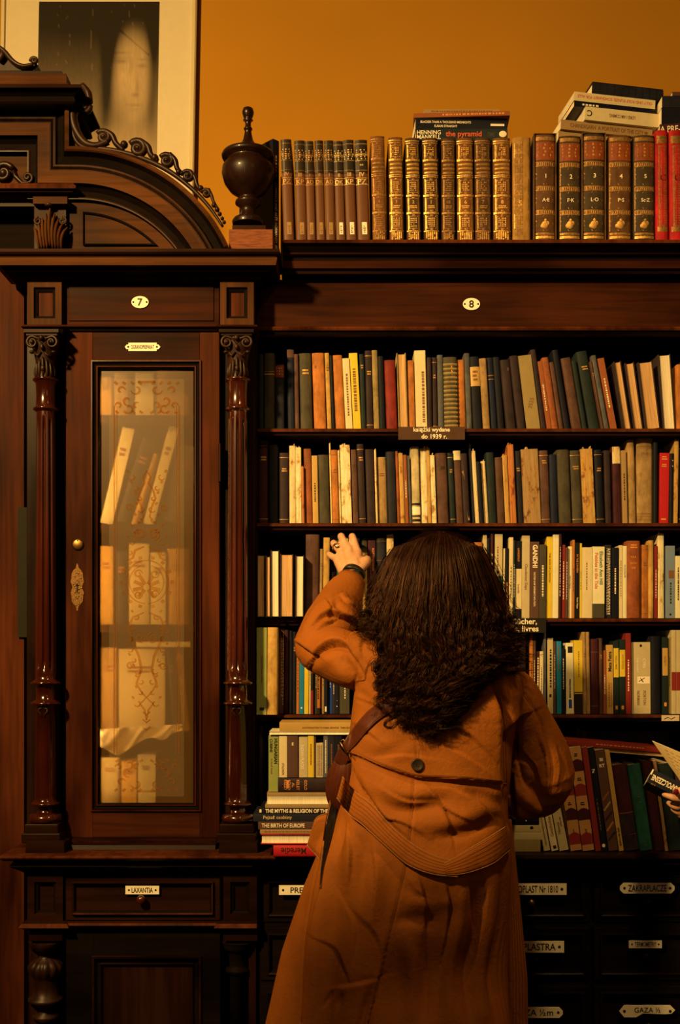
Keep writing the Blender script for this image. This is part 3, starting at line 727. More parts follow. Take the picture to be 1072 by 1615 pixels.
# ------------------------------------------------------------------ finial urn
YU = -0.075
fin = empty('finial_urn', (X(391, YU), YU, Z(392, YU)), 'turned dark wooden urn finial on a block beside the arch', 'finial')
ku = 1/sc(YU); zz = lambda p: Z(p, YU)
pr = [(24, 355), (25, 350), (23, 346), (13, 341), (10.5, 333), (12, 328), (20, 322), (20, 318), (13, 314), (15, 311), (28, 302), (37, 290), (41.5, 276), (41, 266), (36, 258), (33, 255), (33, 252), (40, 251), (42, 247), (40, 243), (28, 238),
      (20, 235), (13, 230), (8, 221), (6, 212), (5, 206), (6.5, 205), (7, 203), (5, 201), (4.5, 196), (5, 192), (8, 190), (5, 188), (7, 186), (9, 180), (9.3, 177), (8, 172), (4, 169.5), (0.1, 169)]
mb = MB(); mb.lathe([(r*ku, zz(p)) for r, p in pr], X(391, YU), YU, W_URN, 48)
child(mb, 'urn', fin)
mb = MB(); mb.pbox(366, 419, 355, 374, YU-0.04, YU+0.04, W_FLAT); child(mb, 'base_block', fin, 0.001)
mb = MB(); mb.box(X(364, YU), X(432, YU), YU-0.055, YU+0.06, ZPB, Z(374, YU)-0.0005, surf('cork_red', (0.16, 0.045, 0.015), 0.6, 0.6, 1.0, 0.9, stretch=(30, 60, 260), bd=0.003)); child(mb, 'plinth', fin, 0.001)

# ------------------------------------------------------------------ side panelling left of the cabinet
pan = empty('side_panel', (X(10, 0.02), 0.03, 0), 'plain reddish brown wooden panel beside the carved cabinet', 'wood panel')
mb = MB(); mb.box(X(-330, 0.02), X(38, 0.02), 0.02, 0.045, 0.0, Z(412, 0.02), W_RED); child(mb, 'panel_board', pan, 0.001)
mb = MB(); mb.box(X(-330, 0.02), X(38, 0.02), 0.0452, 0.37, Z(416, 0.02), Z(412, 0.02), W_DARK); child(mb, 'top_board', pan)
mb = MB(); mb.pbox(28, 46, 800, 1005, 0.012, 0.0199, surf('grey_green_strip', (0.012, 0.011, 0.005), 0.8, 0.15, 30, 0.05));  # narrow dark grey-green strip standing upright on the panel
tag(child(mb, 'upright_strip', pan), 'narrow grey-green strip upright on the panel')

# ------------------------------------------------------------------ bookcase (8)
bc = empty('bookcase', (X(740), 0.2, 0.0), 'wide dark wooden bookcase with open shelves full of old books', 'bookcase')
ZTOP = 0.8075
XR = 1.42                                    # real right end of the bookcase
PR = 536 + XR*sc(0.0)
mb = MB()
mb.cornice(447.5, PR, 0.0, 0.38, [(378, 0.085), (383, 0.087), (386, 0.078), (398, 0.060), (401, 0.064), (404, 0.052), (409, 0.050), (412, 0.054), (423, 0.050), (426, 0.040), (432, 0.036), (437, 0.014), (443, 0.002)],
           [W_RED, W_RED, W_BLACK, W_DARK, W_DARK, W_BLACK, W_DARK, W_REDH, W_BLACK, W_DARK, W_BLACK, W_BLACK], False, True)
child(mb, 'cornice', bc, 0.0005)
mb = MB(); mb.box(-0.2275, XR, 0.0, 0.022, Z(517), Z(441), W_REDH); child(mb, 'frieze', bc, 0.001)
mb = MB(); mb.cornice(404.2, PR, 0.0, 0.02, [(515, 0.008), (518, 0.012), (521, 0.010), (524, 0.003), (528, 0.0)], [W_RED, W_RED, W_BLACK, W_BLACK], False, False); child(mb, 'moulding', bc, 0.0004)
o = child(oval_plate(743, 480, -0.0005, '8'), 'number_plate', bc); o['label'] = 'white enamel oval plate with number 8'
mb = MB(); zt8 = Z(380, -0.06)
mb.box(-0.2275, X(405), 0.001, 0.385, ZTOP, zt8-0.012, W_DARKV); child(mb, 'side_board', bc)
mb = MB(); mb.box(XR-0.03, XR, 0.0, 0.385, ZTOP, Z(441), W_DARKV); child(mb, 'side_board', bc)
mb = MB(); mb.box(X(405)+0.0005, XR-0.031, 0.365, 0.385, ZTOP, zt8-0.012, W_BLACK); child(mb, 'back_board', bc)
SHY = dict(B=676, C=825, D=975.5, E=1127)
for kx, py in SHY.items():
    mb = MB(); t = 11
    mb.box(X(405)+0.0005, XR-0.031, 0.006, 0.364, Z(py+t), Z(py), W_DARK)
    mb.cornice(405.5, PR-20, 0.006, 0.02, [(py, 0.004), (py+1.5, 0.010), (py+5, 0.011), (py+6.5, 0.004), (py+t, 0.002)], [W_RED, W_RED, W_BLACK, W_DARK], False, False)
    child(mb, 'shelf', bc, 0.0004)
# shelf signs
SIGN = surf('sign_brown', (0.055, 0.024, 0.012), 0.6, 0.2, 40, 0.1)
SIGNK = surf('sign_black', (0.010, 0.007, 0.005), 0.6, 0.2, 40, 0.1)
def sign(px0, px1, py0, py1, mat, lines, label, cat='sign', ink=T_WHITE):
    y = -0.012; mb = MB(); mb.pbox(px0, px1, py0, py1, y, y+0.004, mat)
    n_ = len(lines); h = (py1-py0)
    for i, (t, ox) in enumerate(lines):
        mb.text(t, (X((px0+px1)/2+ox, y), y-0.0002, Z(py0 + h*(i+0.5)/n_, y)), h/n_*(0.92 if any(q in t for q in 'ąj,') else 0.70)/sc(y), ink, maxw=(px1-px0)*0.9/sc(y), bold=0.018)
    return tag(mb.build('shelf_sign', None, 0.0006), label, cat)
sign(628, 733, 673, 693.5, SIGN, [('książki wydane', 0), ('do 1939 r.', 4)], 'brown sign reading książki wydane do 1939 r. on the topmost shelf edge')
sign(770, 861, 975, 998, SIGNK, [('Bücher,', 12), ('books, livres', 2)], 'black sign reading Bücher, livres on the shelf behind the woman')
mb = MB(); y = -0.008; mb.pbox(1043, 1071, 1128, 1137, y, y+0.001, surf('label_paper', (0.5, 0.42, 0.3), 0.7, 0.1, 40, 0.1)); mb.tube([P(1047, 1134, y-0.001), P(1053, 1131, y-0.001), P(1058, 1134, y-0.001), P(1064, 1131, y-0.001)], 0.0006, T_BLACK, 4)
tag(mb.build('shelf_label'), 'small handwritten paper label on the lowest shelf edge', 'label')

# ------------------------------------------------------------------ drawer counter under the bookcase
YK = -0.115
dc = empty('drawer_counter', (X(760), 0.1, 0.0), 'black apothecary counter with rows of small labelled drawers', 'drawer cabinet')
PK = 536 + XR*sc(YK)
ZTOP = 0.8075
mb = MB()
mb.box(X(405)+0.07, XR, YK+0.04, -0.001, ZTOP-0.02, ZTOP-0.0005, W_DARK); mb.box(-0.2185, XR, -0.0009, 0.385, ZTOP-0.02, ZTOP-0.0005, W_DARK)
mb.cornice(452, PK, YK, 0.0, [(1347.8, 0.040), (1349.5, 0.044), (1354, 0.046), (1357, 0.030), (1364, 0.028), (1368, 0.010), (1377, 0.002)], [W_DARK, W_DARK, W_DARK, W_BLACK, W_BLACK, W_BLACK], False, False)
child(mb, 'counter_top', dc, 0.0006)
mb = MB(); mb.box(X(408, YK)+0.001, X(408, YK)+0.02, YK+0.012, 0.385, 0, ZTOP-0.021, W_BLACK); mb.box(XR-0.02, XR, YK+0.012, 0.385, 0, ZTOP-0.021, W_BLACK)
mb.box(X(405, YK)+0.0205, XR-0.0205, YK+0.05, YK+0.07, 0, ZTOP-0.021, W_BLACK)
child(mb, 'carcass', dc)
cols = [(412, 592), (594, 760), (762, 931), (936, 1112), (1114, 1290)]
rows = [(1380, 1455), (1463, 1547), (1555, 1645), (1653, 1743), (1751, 1841), (1849, 1950), (1958, 2110)]
mb = MB()
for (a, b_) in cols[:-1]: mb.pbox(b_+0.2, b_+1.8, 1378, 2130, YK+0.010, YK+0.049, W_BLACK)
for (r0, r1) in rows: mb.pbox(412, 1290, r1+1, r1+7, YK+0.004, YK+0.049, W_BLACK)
child(mb, 'drawer_divider', dc)
kk = 1/sc(YK)
plates = {(0, 0): (440, 555, 1396, 1411, 'PRESTOPLAST', 0), (2, 0): (780, 893, 1393, 1411, 'PRESTOPLAST Nr 1810', 0), (3, 0): (977, 1063, 1392, 1409, 'ZAKRAPLACZE', 1),
          (2, 1): (795, 889, 1484, 1502, 'EMPLASTRA', 0), (3, 1): (991, 1043, 1483, 1495, 'TERMOMETRY', 0), (2, 2): (792, 887, 1588, 1605, 'GAZA ½m', 1), (3, 2): (976, 1064, 1585, 1604, 'GAZA ½', 3),
          }
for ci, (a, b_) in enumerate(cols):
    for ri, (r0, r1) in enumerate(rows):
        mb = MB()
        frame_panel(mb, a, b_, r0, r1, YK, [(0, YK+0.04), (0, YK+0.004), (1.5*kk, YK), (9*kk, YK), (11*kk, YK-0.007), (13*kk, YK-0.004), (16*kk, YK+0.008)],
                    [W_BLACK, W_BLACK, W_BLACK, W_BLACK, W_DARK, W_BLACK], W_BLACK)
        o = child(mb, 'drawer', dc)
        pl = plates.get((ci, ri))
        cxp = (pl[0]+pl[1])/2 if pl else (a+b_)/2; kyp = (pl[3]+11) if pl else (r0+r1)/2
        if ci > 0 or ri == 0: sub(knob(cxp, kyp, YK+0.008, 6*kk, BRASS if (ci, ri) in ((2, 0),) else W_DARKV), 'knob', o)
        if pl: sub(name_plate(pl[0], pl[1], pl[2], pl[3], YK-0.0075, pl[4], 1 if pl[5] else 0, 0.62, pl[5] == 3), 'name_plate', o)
mb = MB(); mb.lathe([(0.006, 0), (0.007, 0.01), (0.004, 0.014), (0.0001, 0.015)], 0, 0, surf('glass_knob', (0.5, 0.45, 0.35), 0.1, 0.1, 20, 0), 16)

# ------------------------------------------------------------------ free-standing shelf, added out of view to shade the lower coat
rk = empty('shade_rack', (-0.82, -1.80, 0.0), 'tall unseen wooden shelf added out of view to shade the lower coat', 'shelf')
mb = MB()
for (x_, y_) in ((-1.03, -1.88), (-1.03, -1.75), (-0.63, -1.88), (-0.63, -1.75)): mb.box(x_, x_+0.03, y_, y_+0.03, 0.0, 2.12, W_DARKV)
child(mb, 'post', rk, 0.002)
for z_ in (0.15, 0.62, 1.10, 1.58, 2.06):
    mb = MB(); mb.box(-0.9995, -0.6305, -1.879, -1.733, z_, z_+0.022, W_REDH); child(mb, 'shelf', rk, 0.002)
mb = MB(); mb.box(-0.9995, -0.6305, -1.732, -1.7205, 0.10, 2.10, W_RED); child(mb, 'back_panel', rk)
# ------------------------------------------------------------------ books
def make_book(w, h, d, cov, pages=None, style='round', deco=(), fore=False, name='book', inset=0.003, torn_top=0):
    """spine towards -y, standing on z=0, x from 0 to w; returns the cover object with its page block as child"""
    mb = MB(); t = min(0.0028, w*0.16)
    bulge = {'round': min(0.10*w + 0.0008, 0.006), 'flat': 0.0004, 'soft': 0.0012}[style]
    if style != 'round': t = min(0.0009, w*0.1)
    if style != 'round': inset = 0.0004
    k = 9 if style == 'round' else 5
    def arc_y(x):
        u = (2*x/w - 1); return bulge*(abs(u)**(2.4 if style == 'round' else 4)) - bulge
    outer = [(w*i/(k-1), bulge + arc_y(w*i/(k-1))) for i in range(k)]
    sec = [(0.0, d)] + outer + [(w, d), (w-t, d), (w-t, bulge+t+0.0002), (t, bulge+t+0.0002), (t, d)]
    n_ = len(sec)
    nz = 2
    v = [(x, y, z) for z in (0, h) for x, y in sec]
    mb.add(v, [(i, (i+1) % n_, n_+(i+1) % n_, n_+i) for i in range(n_)], cov, style == 'round')
    mb.add(v, [tuple(range(n_))[::-1], tuple(range(n_, 2*n_))], cov)
    def yf(x, z): return bulge + arc_y(min(w, max(0, x)))
    for it in deco:
        if it[0] in ('band', 'ridge'):          # full-width strip: z0 z1 (fractions) material [x0 x1]
            _, z0, z1, mat = it[:4]; x0, x1 = (it[4], it[5]) if len(it) > 4 else (0.0, 1.0)
            off = 0.0004 if it[0] == 'band' else min(0.0022, 0.06*w+0.0008)
            xs = [w*(x0 + (x1-x0)*i/6) for i in range(7)]
            if it[0] == 'band': zs = [(z0*h, off), (z1*h, off)]
            else:
                zm = [0, 0.25, 0.5, 0.75, 1.0]; zs = [((z0+(z1-z0)*q)*h, off*math.sin(PI*q)+0.0002) for q in zm]
            v = [(x, yf(x, 0)-o_, z) for z, o_ in zs for x in xs]; m_ = 7
            mb.add(v, [(r*m_+i, r*m_+i+1, (r+1)*m_+i+1, (r+1)*m_+i) for r in range(len(zs)-1) for i in range(6)], mat, it[0] == 'ridge')
        elif it[0] == 'box':                    # outlined rectangle
            _, x0, x1, z0, z1, lw, mat = it
            lz = lw*w/h
            for (a, b_, c_, e) in ((x0, x1, z0, z0+lz), (x0, x1, z1-lz, z1), (x0, x0+lw, z0, z1), (x1-lw, x1, z0, z1)):
                v = [(q*w, yf(q*w, 0)-0.0005, r*h) for r in (c_, e) for q in (a, (a+b_)/2, b_)]
                mb.add(v, [(0, 1, 4, 3), (1, 2, 5, 4)], mat)
        elif it[0] == 'line':                   # slanted stroke x0 z0 x1 z1 width
            _, x0, z0, x1, z1, lw, mat = it
            a = Vector((x0*w, z0*h)); b_ = Vector((x1*w, z1*h)); nn = (b_-a).normalized(); nn = Vector((-nn.y, nn.x))*lw*w/2
            v = [(q.x, yf(q.x, 0)-0.0005, q.y) for q in (a-nn, b_-nn, b_+nn, a+nn)]
            mb.add(v, [(0, 1, 2, 3)], mat)
        elif it[0] == 'blob':
            _, x0, z0, r, mat = it
            mb.sphere((x0*w, yf(x0*w, 0)+0.0002, z0*h), r*w, mat, 6, (1, 0.10, 1.15))
        elif it[0] == 'crust':                  # gilded relief field
            _, x0, x1, z0, z1, cells, mat = it
            for i in range(cells):
                for j in range(cells):
                    x = (x0 + (x1-x0)*(i+0.5)/cells)*w; z = (z0+(z1-z0)*(j+0.5)/cells)*h
                    if random.random() < 0.85:
                        mb.sphere((x, yf(x, 0), z), 0.55*(x1-x0)*w/cells, mat, 4, (1, 0.25, 1))
        elif it[0] == 'text':                   # body, x, z, size(frac of w), ink, rot(deg), max length(frac h)
            _, body, x0, z0, sz, ink, rot = it[:7]; mx = (it[7]*h if abs(rot) > 45 else it[7]*w) if len(it) > 7 else None
            mb.text(body, (x0*w, 0, z0*h), sz*w, ink, yf, math.radians(rot), mx, bold=it[8] if len(it) > 8 else 0.012)
        elif it[0] == 'scrawl':                 # unreadable fine title: broken thin strokes
            _, x0, z0, z1, lw, ink = it
            z = z0
            while z < z1:
                l_ = random.uniform(0.012, 0.035)
                v = [(q*w, yf(q*w, 0)-0.0005, r*h) for r in (z, min(z1, z+l_)) for q in (x0, x0+lw)]
                mb.add(v, [(0, 1, 3, 2)], ink); z += l_ + random.uniform(0.006, 0.016)
        elif it[0] == 'rows':                   # unreadable horizontal lines of a label
            _, x0, x1, z0, z1, n2, ink = it
            for i in range(n2):
                z = z0 + (z1-z0)*(i+0.5)/n2; e = (z1-z0)/n2*0.28; a = x0 + random.uniform(0, 0.08); b_ = x1 - random.uniform(0, 0.15)
                v = [(q*w, yf(q*w, 0)-0.0006, r*h) for r in (z-e, z+e) for q in (a, (a+b_)/2, b_)]
                mb.add(v, [(0, 1, 4, 3), (1, 2, 5, 4)], ink)
    if torn_top:                                # ragged paper tongues standing up from a broken spine
        for i in range(torn_top):
            x = w*random.uniform(0.1, 0.9); ww = w*random.uniform(0.08, 0.2); hh = random.uniform(0.002, 0.007)
            mb.add([(x-ww/2, 0.001, h-0.001), (x+ww/2, 0.001, h-0.001), (x+ww*0.2+random.uniform(-.002, .002), -0.001-random.uniform(0, .003), h+hh), (x-ww/2, 0.0, h+hh*0.6)], [(0, 1, 2, 3)], pages or PAGES)
    o = mb.build(name)
    pb = MB(); pg = pages or PAGES
    x0, x1 = t+0.0002, w-t-0.0002; y0, y1 = bulge+t+0.0006, d-inset; z0, z1 = inset, h-inset
    if fore:
        # fore edge slightly hollow, swelling in the middle of the thickness
        m_ = 8; xs = [x0 + (x1-x0)*i/m_ for i in range(m_+1)]; v = []
        for z in (z0, z1):
            for x in xs: v.append((x, y1 - 0.002*math.sin(PI*(x-x0)/(x1-x0)), z))
            v += [(x1, y0, z), (x0, y0, z)]
        q = m_+3; pb.add(v, [((i+1) % q, i, q+i, q+(i+1) % q) for i in range(q)] + [tuple(range(q)), tuple(range(q, 2*q))[::-1]], pg)
        bmf = None
    else:
        pb.box(x0, x1, y0, y1, z0, z1, pg)
    pb.build('page_block', o)
    return o

BOOKN = []
def put_book(o, x, y, z, lean=0.0, turn=0.0, w=0.0, fore=False, d=0.0):
    """x = left edge of the foot; lean > 0 tips the top to -x"""
    M = Matrix.Translation((x, y, z)) @ Matrix.Rotation(turn, 4, 'Z')
    if lean >= 0: M = M @ Matrix.Rotation(-lean, 4, 'Y')
    else: M = M @ Matrix.Translation((w, 0, 0)) @ Matrix.Rotation(-lean, 4, 'Y') @ Matrix.Translation((-w, 0, 0))
    if fore: M = M @ Matrix.Translation((w, d, 0)) @ Matrix.Rotation(PI, 4, 'Z')
    o.matrix_world = M
ORD = ['first', 'second', 'third', 'fourth', 'fifth', 'sixth', 'seventh', 'eighth', 'ninth', 'tenth', 'eleventh', 'twelfth', 'thirteenth', 'fourteenth', 'fifteenth',
       'sixteenth', 'seventeenth', 'eighteenth', 'nineteenth', 'twentieth', 'twenty-first', 'twenty-second', 'twenty-third', 'twenty-fourth', 'twenty-fifth', 'twenty-sixth',
       'twenty-seventh', 'twenty-eighth', 'twenty-ninth', 'thirtieth', 'thirty-first', 'thirty-second', 'thirty-third', 'thirty-fourth', 'thirty-fifth', 'thirty-sixth', 'thirty-seventh',
       'thirty-eighth', 'thirty-ninth', 'fortieth', 'forty-first', 'forty-second', 'forty-third', 'forty-fourth', 'forty-fifth', 'forty-sixth', 'forty-seventh', 'forty-eighth', 'forty-ninth',
       'fiftieth', 'fifty-first', 'fifty-second', 'fifty-third', 'fifty-fourth', 'fifty-fifth', 'fifty-sixth', 'fifty-seventh', 'fifty-eighth', 'fifty-ninth', 'sixtieth', 'sixty-first']
STY = {'c': ('cloth', 'round'), 'p': ('paper', 'flat'), 't': ('torn', 'soft'), 'f': ('cloth', 'round')}
DESC = {'c': 'cloth-bound book', 'p': 'paperback', 't': 'book with a torn bare spine', 'f': 'book with its page edges outward'}
def row(name, data, crop, zsh, ysp, where, depth=(0.16, 0.22), zref=None):
    """data: (bl, br, tl, tr, top, colour, kind, options) measured in a zoomed crop (x0, y0, scale)"""
    cx, cy, s = crop; out = []; wall = ((X(405)+0.0012, 0.0), (X(405)+0.0012, 0.3)) if crop[0] == 400 and data[0][0] < 300 else None
    for i, e in enumerate(data):
        bl, br, tl, tr, top, cn, kd = e[:7]; op = e[7] if len(e) > 7 else {}
        y = ysp + op.get('dy', random.uniform(0.0, 0.012))
        k = sc(y)
        xb, xe = X(cx + bl/s, y), X(cx + br/s, y); zt = min(Z(cy + top/s, y), ZCAP[min(ZCAP, key=lambda q: abs(q-zsh))]); hh = zt - zsh
        sh = ((bl - tl) + (br - tr))/2/s/k
        lean = math.atan2(sh, hh); w = max(0.004, (xe - xb)*math.cos(lean)*0.985)
        h = max(0.05, (hh - (w*abs(math.sin(lean))))/math.cos(lean)) - (0.006 if kd == 't' else 0)
        if wall:                       # keep clear of the neighbour already standing
            (ax, az), (bx, bz) = wall; al = math.atan2(ax-bx, bz-az)
            if lean > al: lean = al + (lean-al)*0.25
            push = 0.0
            for t in (0.0, 0.5, 1.0):
                z_ = t*min(h, bz); xw = ax + (bx-ax)*(z_/max(bz, 1e-4)); xm = xb - math.tan(lean)*z_
                push = max(push, xw + 0.0004 - xm)
            shr = min(push, w*0.45); w -= shr; xb += push
        wall = ((xb + w/math.cos(lean), 0.0), (xb + w*math.cos(lean) - h*math.sin(lean), h*math.cos(lean) + w*math.sin(lean)))
        kind, style = STY[kd]; d = random.uniform(*depth)
        col = cover(cn, kind); deco = list(op.get('deco', ()))
        if kd == 'f': col = cover(op.get('cov', 'dbrown'))
        if not deco and kd == 'c' and random.random() < 0.34:
            g = T_GOLD if cn in ('black', 'navy', 'dgreen', 'olive', 'dbrown', 'maroon', 'red', 'brown', 'charcoal') else T_BROWN
            z = random.uniform(0.68, 0.82)
            deco += [('rows', 0.25, 0.85, z, z+0.06, 2, g)]
            if random.random() < 0.5: deco += [('band', 0.93, 0.937, g), ('band', 0.06, 0.067, g)]
        if not deco and kd == 'p':
            deco += [('scrawl', 0.38, random.uniform(0.25, 0.4), random.uniform(0.6, 0.85), 0.22, T_BLACK if cn in ('cream', 'pale', 'yellow', 'ochre', 'tan', 'beige', 'khaki', 'grey', 'orange', 'greyblue') else T_WHITE)]
        o = make_book(w, h, d, col, op.get('pages', PAGED if cn in ('tan', 'orange', 'ochre', 'brown') else PAGES), style, deco, fore=(kd == 'f'), torn_top=2 if kd == 't' else 0)
        put_book(o, xb + (0.0 if lean >= 0 else 0), y, zsh + 0.0003, lean, 0, w, kd == 'f', d)
        out.append((o, cn, kd, hh, op))
    n_ = len(out)
    for i, (o, cn, kd, hh, op) in enumerate(out):
        a = WORDC[out[i-1][1]] if i else None; b_ = WORDC[out[i+1][1]] if i < n_-1 else None
        nm = WORDC[cn] if kd != 'f' else {'cream': 'cream', 'pale': 'pale', 'tan': 'tan', 'orange': 'browned'}.get(cn, WORDC[cn])
        nb = f'between {a} and {b_}' if a and b_ else (f'beside {a or b_}')
        dsc = op.get('desc', DESC[kd])
        L = f'{nm} {dsc}, {ORD[i]} {where}'
        if len(L.split()) > 16: L = f'{nm} {dsc}, {ORD[i]} {where.rsplit(" on the", 1)[0]}'
        if len(L.split()) < 11: L = f'{nm} {dsc} {nb}, {ORD[i]} {where}'
        tag(o, L, 'book', name)
    return out
ZS = {k_: Z(v_-0.5, -0.002) for k_, v_ in SHY.items()}
ZCAP = {ZS['B']: Z(528, 0.02), ZS['C']: Z(SHY['B']+11, 0.006)-0.002, ZS['D']: Z(SHY['C']+11, 0.006)-0.002, ZS['E']: Z(SHY['D']+11, 0.006)-0.002}
LB = (400, 530, 3.153); RB = (730, 530, 3.134)
def shift(lst, crop, ref):      # bring measurements from one crop into another
    cx, cy, s = crop; rx, ry, rs = ref; out = []
    for e in lst:
        f = lambda v, c, r_: ((c + v/s) - r_)*rs
        out.append((f(e[0], cx, rx), f(e[1], cx, rx), f(e[2], cx, rx), f(e[3], cx, rx), f(e[4], cy, ry)) + tuple(e[5:]))
    return out
tiB = [('scrawl', 0.35, 0.15, 0.75, 0.3, T_BROWN)]
rowB = [(12, 50, 10, 48, 90, 'navy', 'c'), (52, 104, 52, 103, 85, 'olive', 'c', dict(deco=[('band', .72, .735, T_GOLD), ('band', .76, .765, T_GOLD)])),
 (106, 152, 105, 150, 140, 'charcoal', 'c', dict(deco=[('band', .80, .98, cover('red', 'paper')), ('rows', .15, .85, .83, .96, 3, T_GOLD)])),
 (170, 204, 150, 186, 65, 'navy', 'c', dict(deco=[('band', .90, .99, cover('brown'))])), (206, 227, 197, 216, 90, 'brown', 'c'),
 (232, 294, 216, 276, 84, 'olive', 'c', dict(deco=[('rows', .2, .8, .72, .8, 2, T_GOLD)])), (301, 362, 280, 340, 82, 'orange', 'c', dict(deco=[('blob', .3, .82, .13, T_BROWN)])),
 (366, 388, 348, 368, 84, 'ochre', 'c'), (389, 405, 372, 386, 96, 'black', 'c'), (408, 456, 388, 430, 94, 'orange', 'c'),
 (457, 492, 432, 469, 110, 'cream', 'p', dict(deco=[('scrawl', .4, .2, .8, .25, T_BROWN)])), (492, 534, 470, 514, 84, 'yellow', 'p', dict(deco=[('scrawl', .35, .25, .8, .35, T_BROWN)])),
 (535, 560, 515, 556, 90, 'dgreen', 'c'), (562, 596, 557, 581, 72, 'dbrown', 'c'), (597, 626, 583, 606, 70, 'khaki', 'c'), (627, 656, 612, 642, 100, 'black', 'c'),
 (661, 716, 645, 696, 118, 'red', 'c'), (721, 768, 705, 761, 84, 'khaki', 'f', dict(cov='khaki', pages=PAGED)), (769, 804, 763, 794, 121, 'orange', 'c'),
 (808, 863, 794, 849, 71, 'cream', 'p', dict(deco=[('scrawl', .62, .1, .75, .22, T_BROWN)])), (865, 888, 860, 884, 106, 'dbrown', 'c'), (889, 914, 886, 908, 107, 'dbrown', 'c'),
 (918, 946, 908, 934, 94, 'grey', 'c'), (947, 1018, 937, 1001, 103, 'olive', 'c', dict(desc='ribbed book with an orange tassel', deco=[('ridge', .04+.06*i, .075+.06*i, cover('khaki')) for i in range(15)] + [('blob', .62, .78, .12, T_ORANGE), ('line', .6, .9, .62, .78, .08, T_ORANGE)])),
 (1020, 1056, 1002, 1035, 117, 'orange', 'c')]
rowB2 = [(17, 46, -4, 19, 84, 'grey', 'c'), (49, 96, 27, 66, 100, 'black', 'c', dict(deco=[('band', .60, .86, cover('ochre', 'paper')), ('rows', .2, .8, .66, .82, 3, T_BROWN)])),
 (98, 135, 68, 97, 109, 'tan', 'c'), (138, 170, 108, 140, 106, 'navy', 'c', dict(deco=[('band', .75, .757, T_GOLD), ('band', .7, .707, T_GOLD)])), (172, 206, 142, 164, 103, 'black', 'c'),
 (211, 264, 164, 196, 114, 'dbrown', 'c', dict(deco=[('blob', .7, .86, .2, cover('brown'))])), (267, 311, 209, 252, 95, 'dbrown', 'c'),
 (315, 384, 256, 316, 91, 'khaki', 'p', dict(deco=[('text', '3555', .55, .36, .30, T_BROWN, 70)])), (386, 413, 322, 346, 66, 'dbrown', 'c'), (416, 438, 364, 384, 124, 'rust', 'p'),
 (441, 473, 385, 414, 104, 'rust', 'c'), (476, 498, 424, 441, 128, 'brown', 'c'), (500, 531, 432, 458, 67, 'black', 'c'), (541, 589, 482, 526, 104, 'brown', 'c'),
 (592, 616, 530, 551, 121, 'dgreen', 'c'), (624, 680, 553, 602, 71, 'dgreen', 'c'), (682, 697, 612, 630, 124, 'brown', 'c'), (700, 724, 628, 650, 94, 'grey', 'c'),
 (729, 762, 660, 694, 107, 'rust', 'p'), (796, 834, 738, 786, 122, 'ochre', 'f', dict(pages=PAGED)), (846, 893, 797, 846, 128, 'orange', 'f', dict(pages=PAGED)), (905, 978, 856, 943, 121, 'orange', 'f', dict(pages=PAGED)),
 (990, 1052, 962, 1027, 88, 'cream', 'f'), (1058, 1104, 1057, 1103, 140, 'orange', 'c'), (1106, 1150, 1106, 1150, 100, 'dbrown', 'c'), (1152, 1200, 1152, 1200, 120, 'olive', 'c')]
row('books on the first shelf', rowB + shift(rowB2, RB, LB), LB, ZS['B'], 0.022, 'from the fluted column on the topmost shelf')
LC = (400, 680, 3.153); RC = (730, 680, 3.134)
rowC = [(14, 72, 12, 68, 45, 'maroon', 'c'), (76, 120, 73, 121, 67, 'charcoal', 'c'), (127, 173, 128, 172, 108, 'dbrown', 'c'), (178, 208, 175, 203, 62, 'cream', 't'), (209, 238, 204, 224, 70, 'pale', 't'),
 (239, 253, 226, 240, 165, 'orange', 't'), (256, 293, 236, 286, 87, 'rust', 'c'), (294, 322, 287, 316, 122, 'ochre', 'p'), (325, 380, 318, 369, 117, 'olive', 'c'), (384, 392, 364, 378, 50, 'cream', 't'),
 (393, 425, 382, 411, 93, 'orange', 'c'), (428, 437, 414, 421, 86, 'cream', 't'), (440, 489, 427, 475, 57, 'pale', 't'), (492, 523, 475, 511, 92, 'brown', 'c', dict(deco=[('text', '1910', .5, .78, .22, T_BLACK, 90)])),
 (525, 559, 511, 544, 64, 'dbrown', 'c'), (560, 606, 546, 600, 90, 'dbrown', 'c'), (608, 618, 599, 607, 82, 'cream', 't'), (620, 666, 612, 652, 129, 'tan', 'c'), (668, 714, 653, 699, 101, 'charcoal', 'c'),
 (716, 729, 701, 714, 100, 'rust', 'c'), (731, 752, 718, 738, 98, 'ochre', 't'), (755, 771, 742, 757, 118, 'rust', 'p'), (774, 788, 762, 774, 122, 'grey', 'c'),
 (790, 830, 779, 822, 77, 'beige', 'c', dict(desc='thick book with dark spine bands', deco=[('band', .24, .27, T_BLACK), ('band', .03, .06, T_BLACK), ('band', .09, .11, T_BLACK), ('band', .12, .22, T_WHITE)])),
 (833, 866, 825, 855, 75, 'pale', 't'), (868, 885, 853, 870, 72, 'ochre', 't'), (887, 910, 871, 890, 108, 'pale', 't'), (918, 972, 898, 952, 107, 'brown', 'c', dict(deco=[('text', '58', .6, .79, .3, T_BLACK, 0)])),
 (978, 1006, 955, 981, 107, 'dgreen', 'c'), (1008, 1044, 985, 1028, 95, 'brown', 'c', dict(deco=[('band', .87, .995, cover('cream', 'paper'))])), (1045, 1078, 1030, 1052, 110, 'dbrown', 'c', dict(desc='worn book with a torn tan strip', deco=[('line', .2, .75, .8, .05, .3, torn_cover('tan', seen(PAL['tan'])))]))]
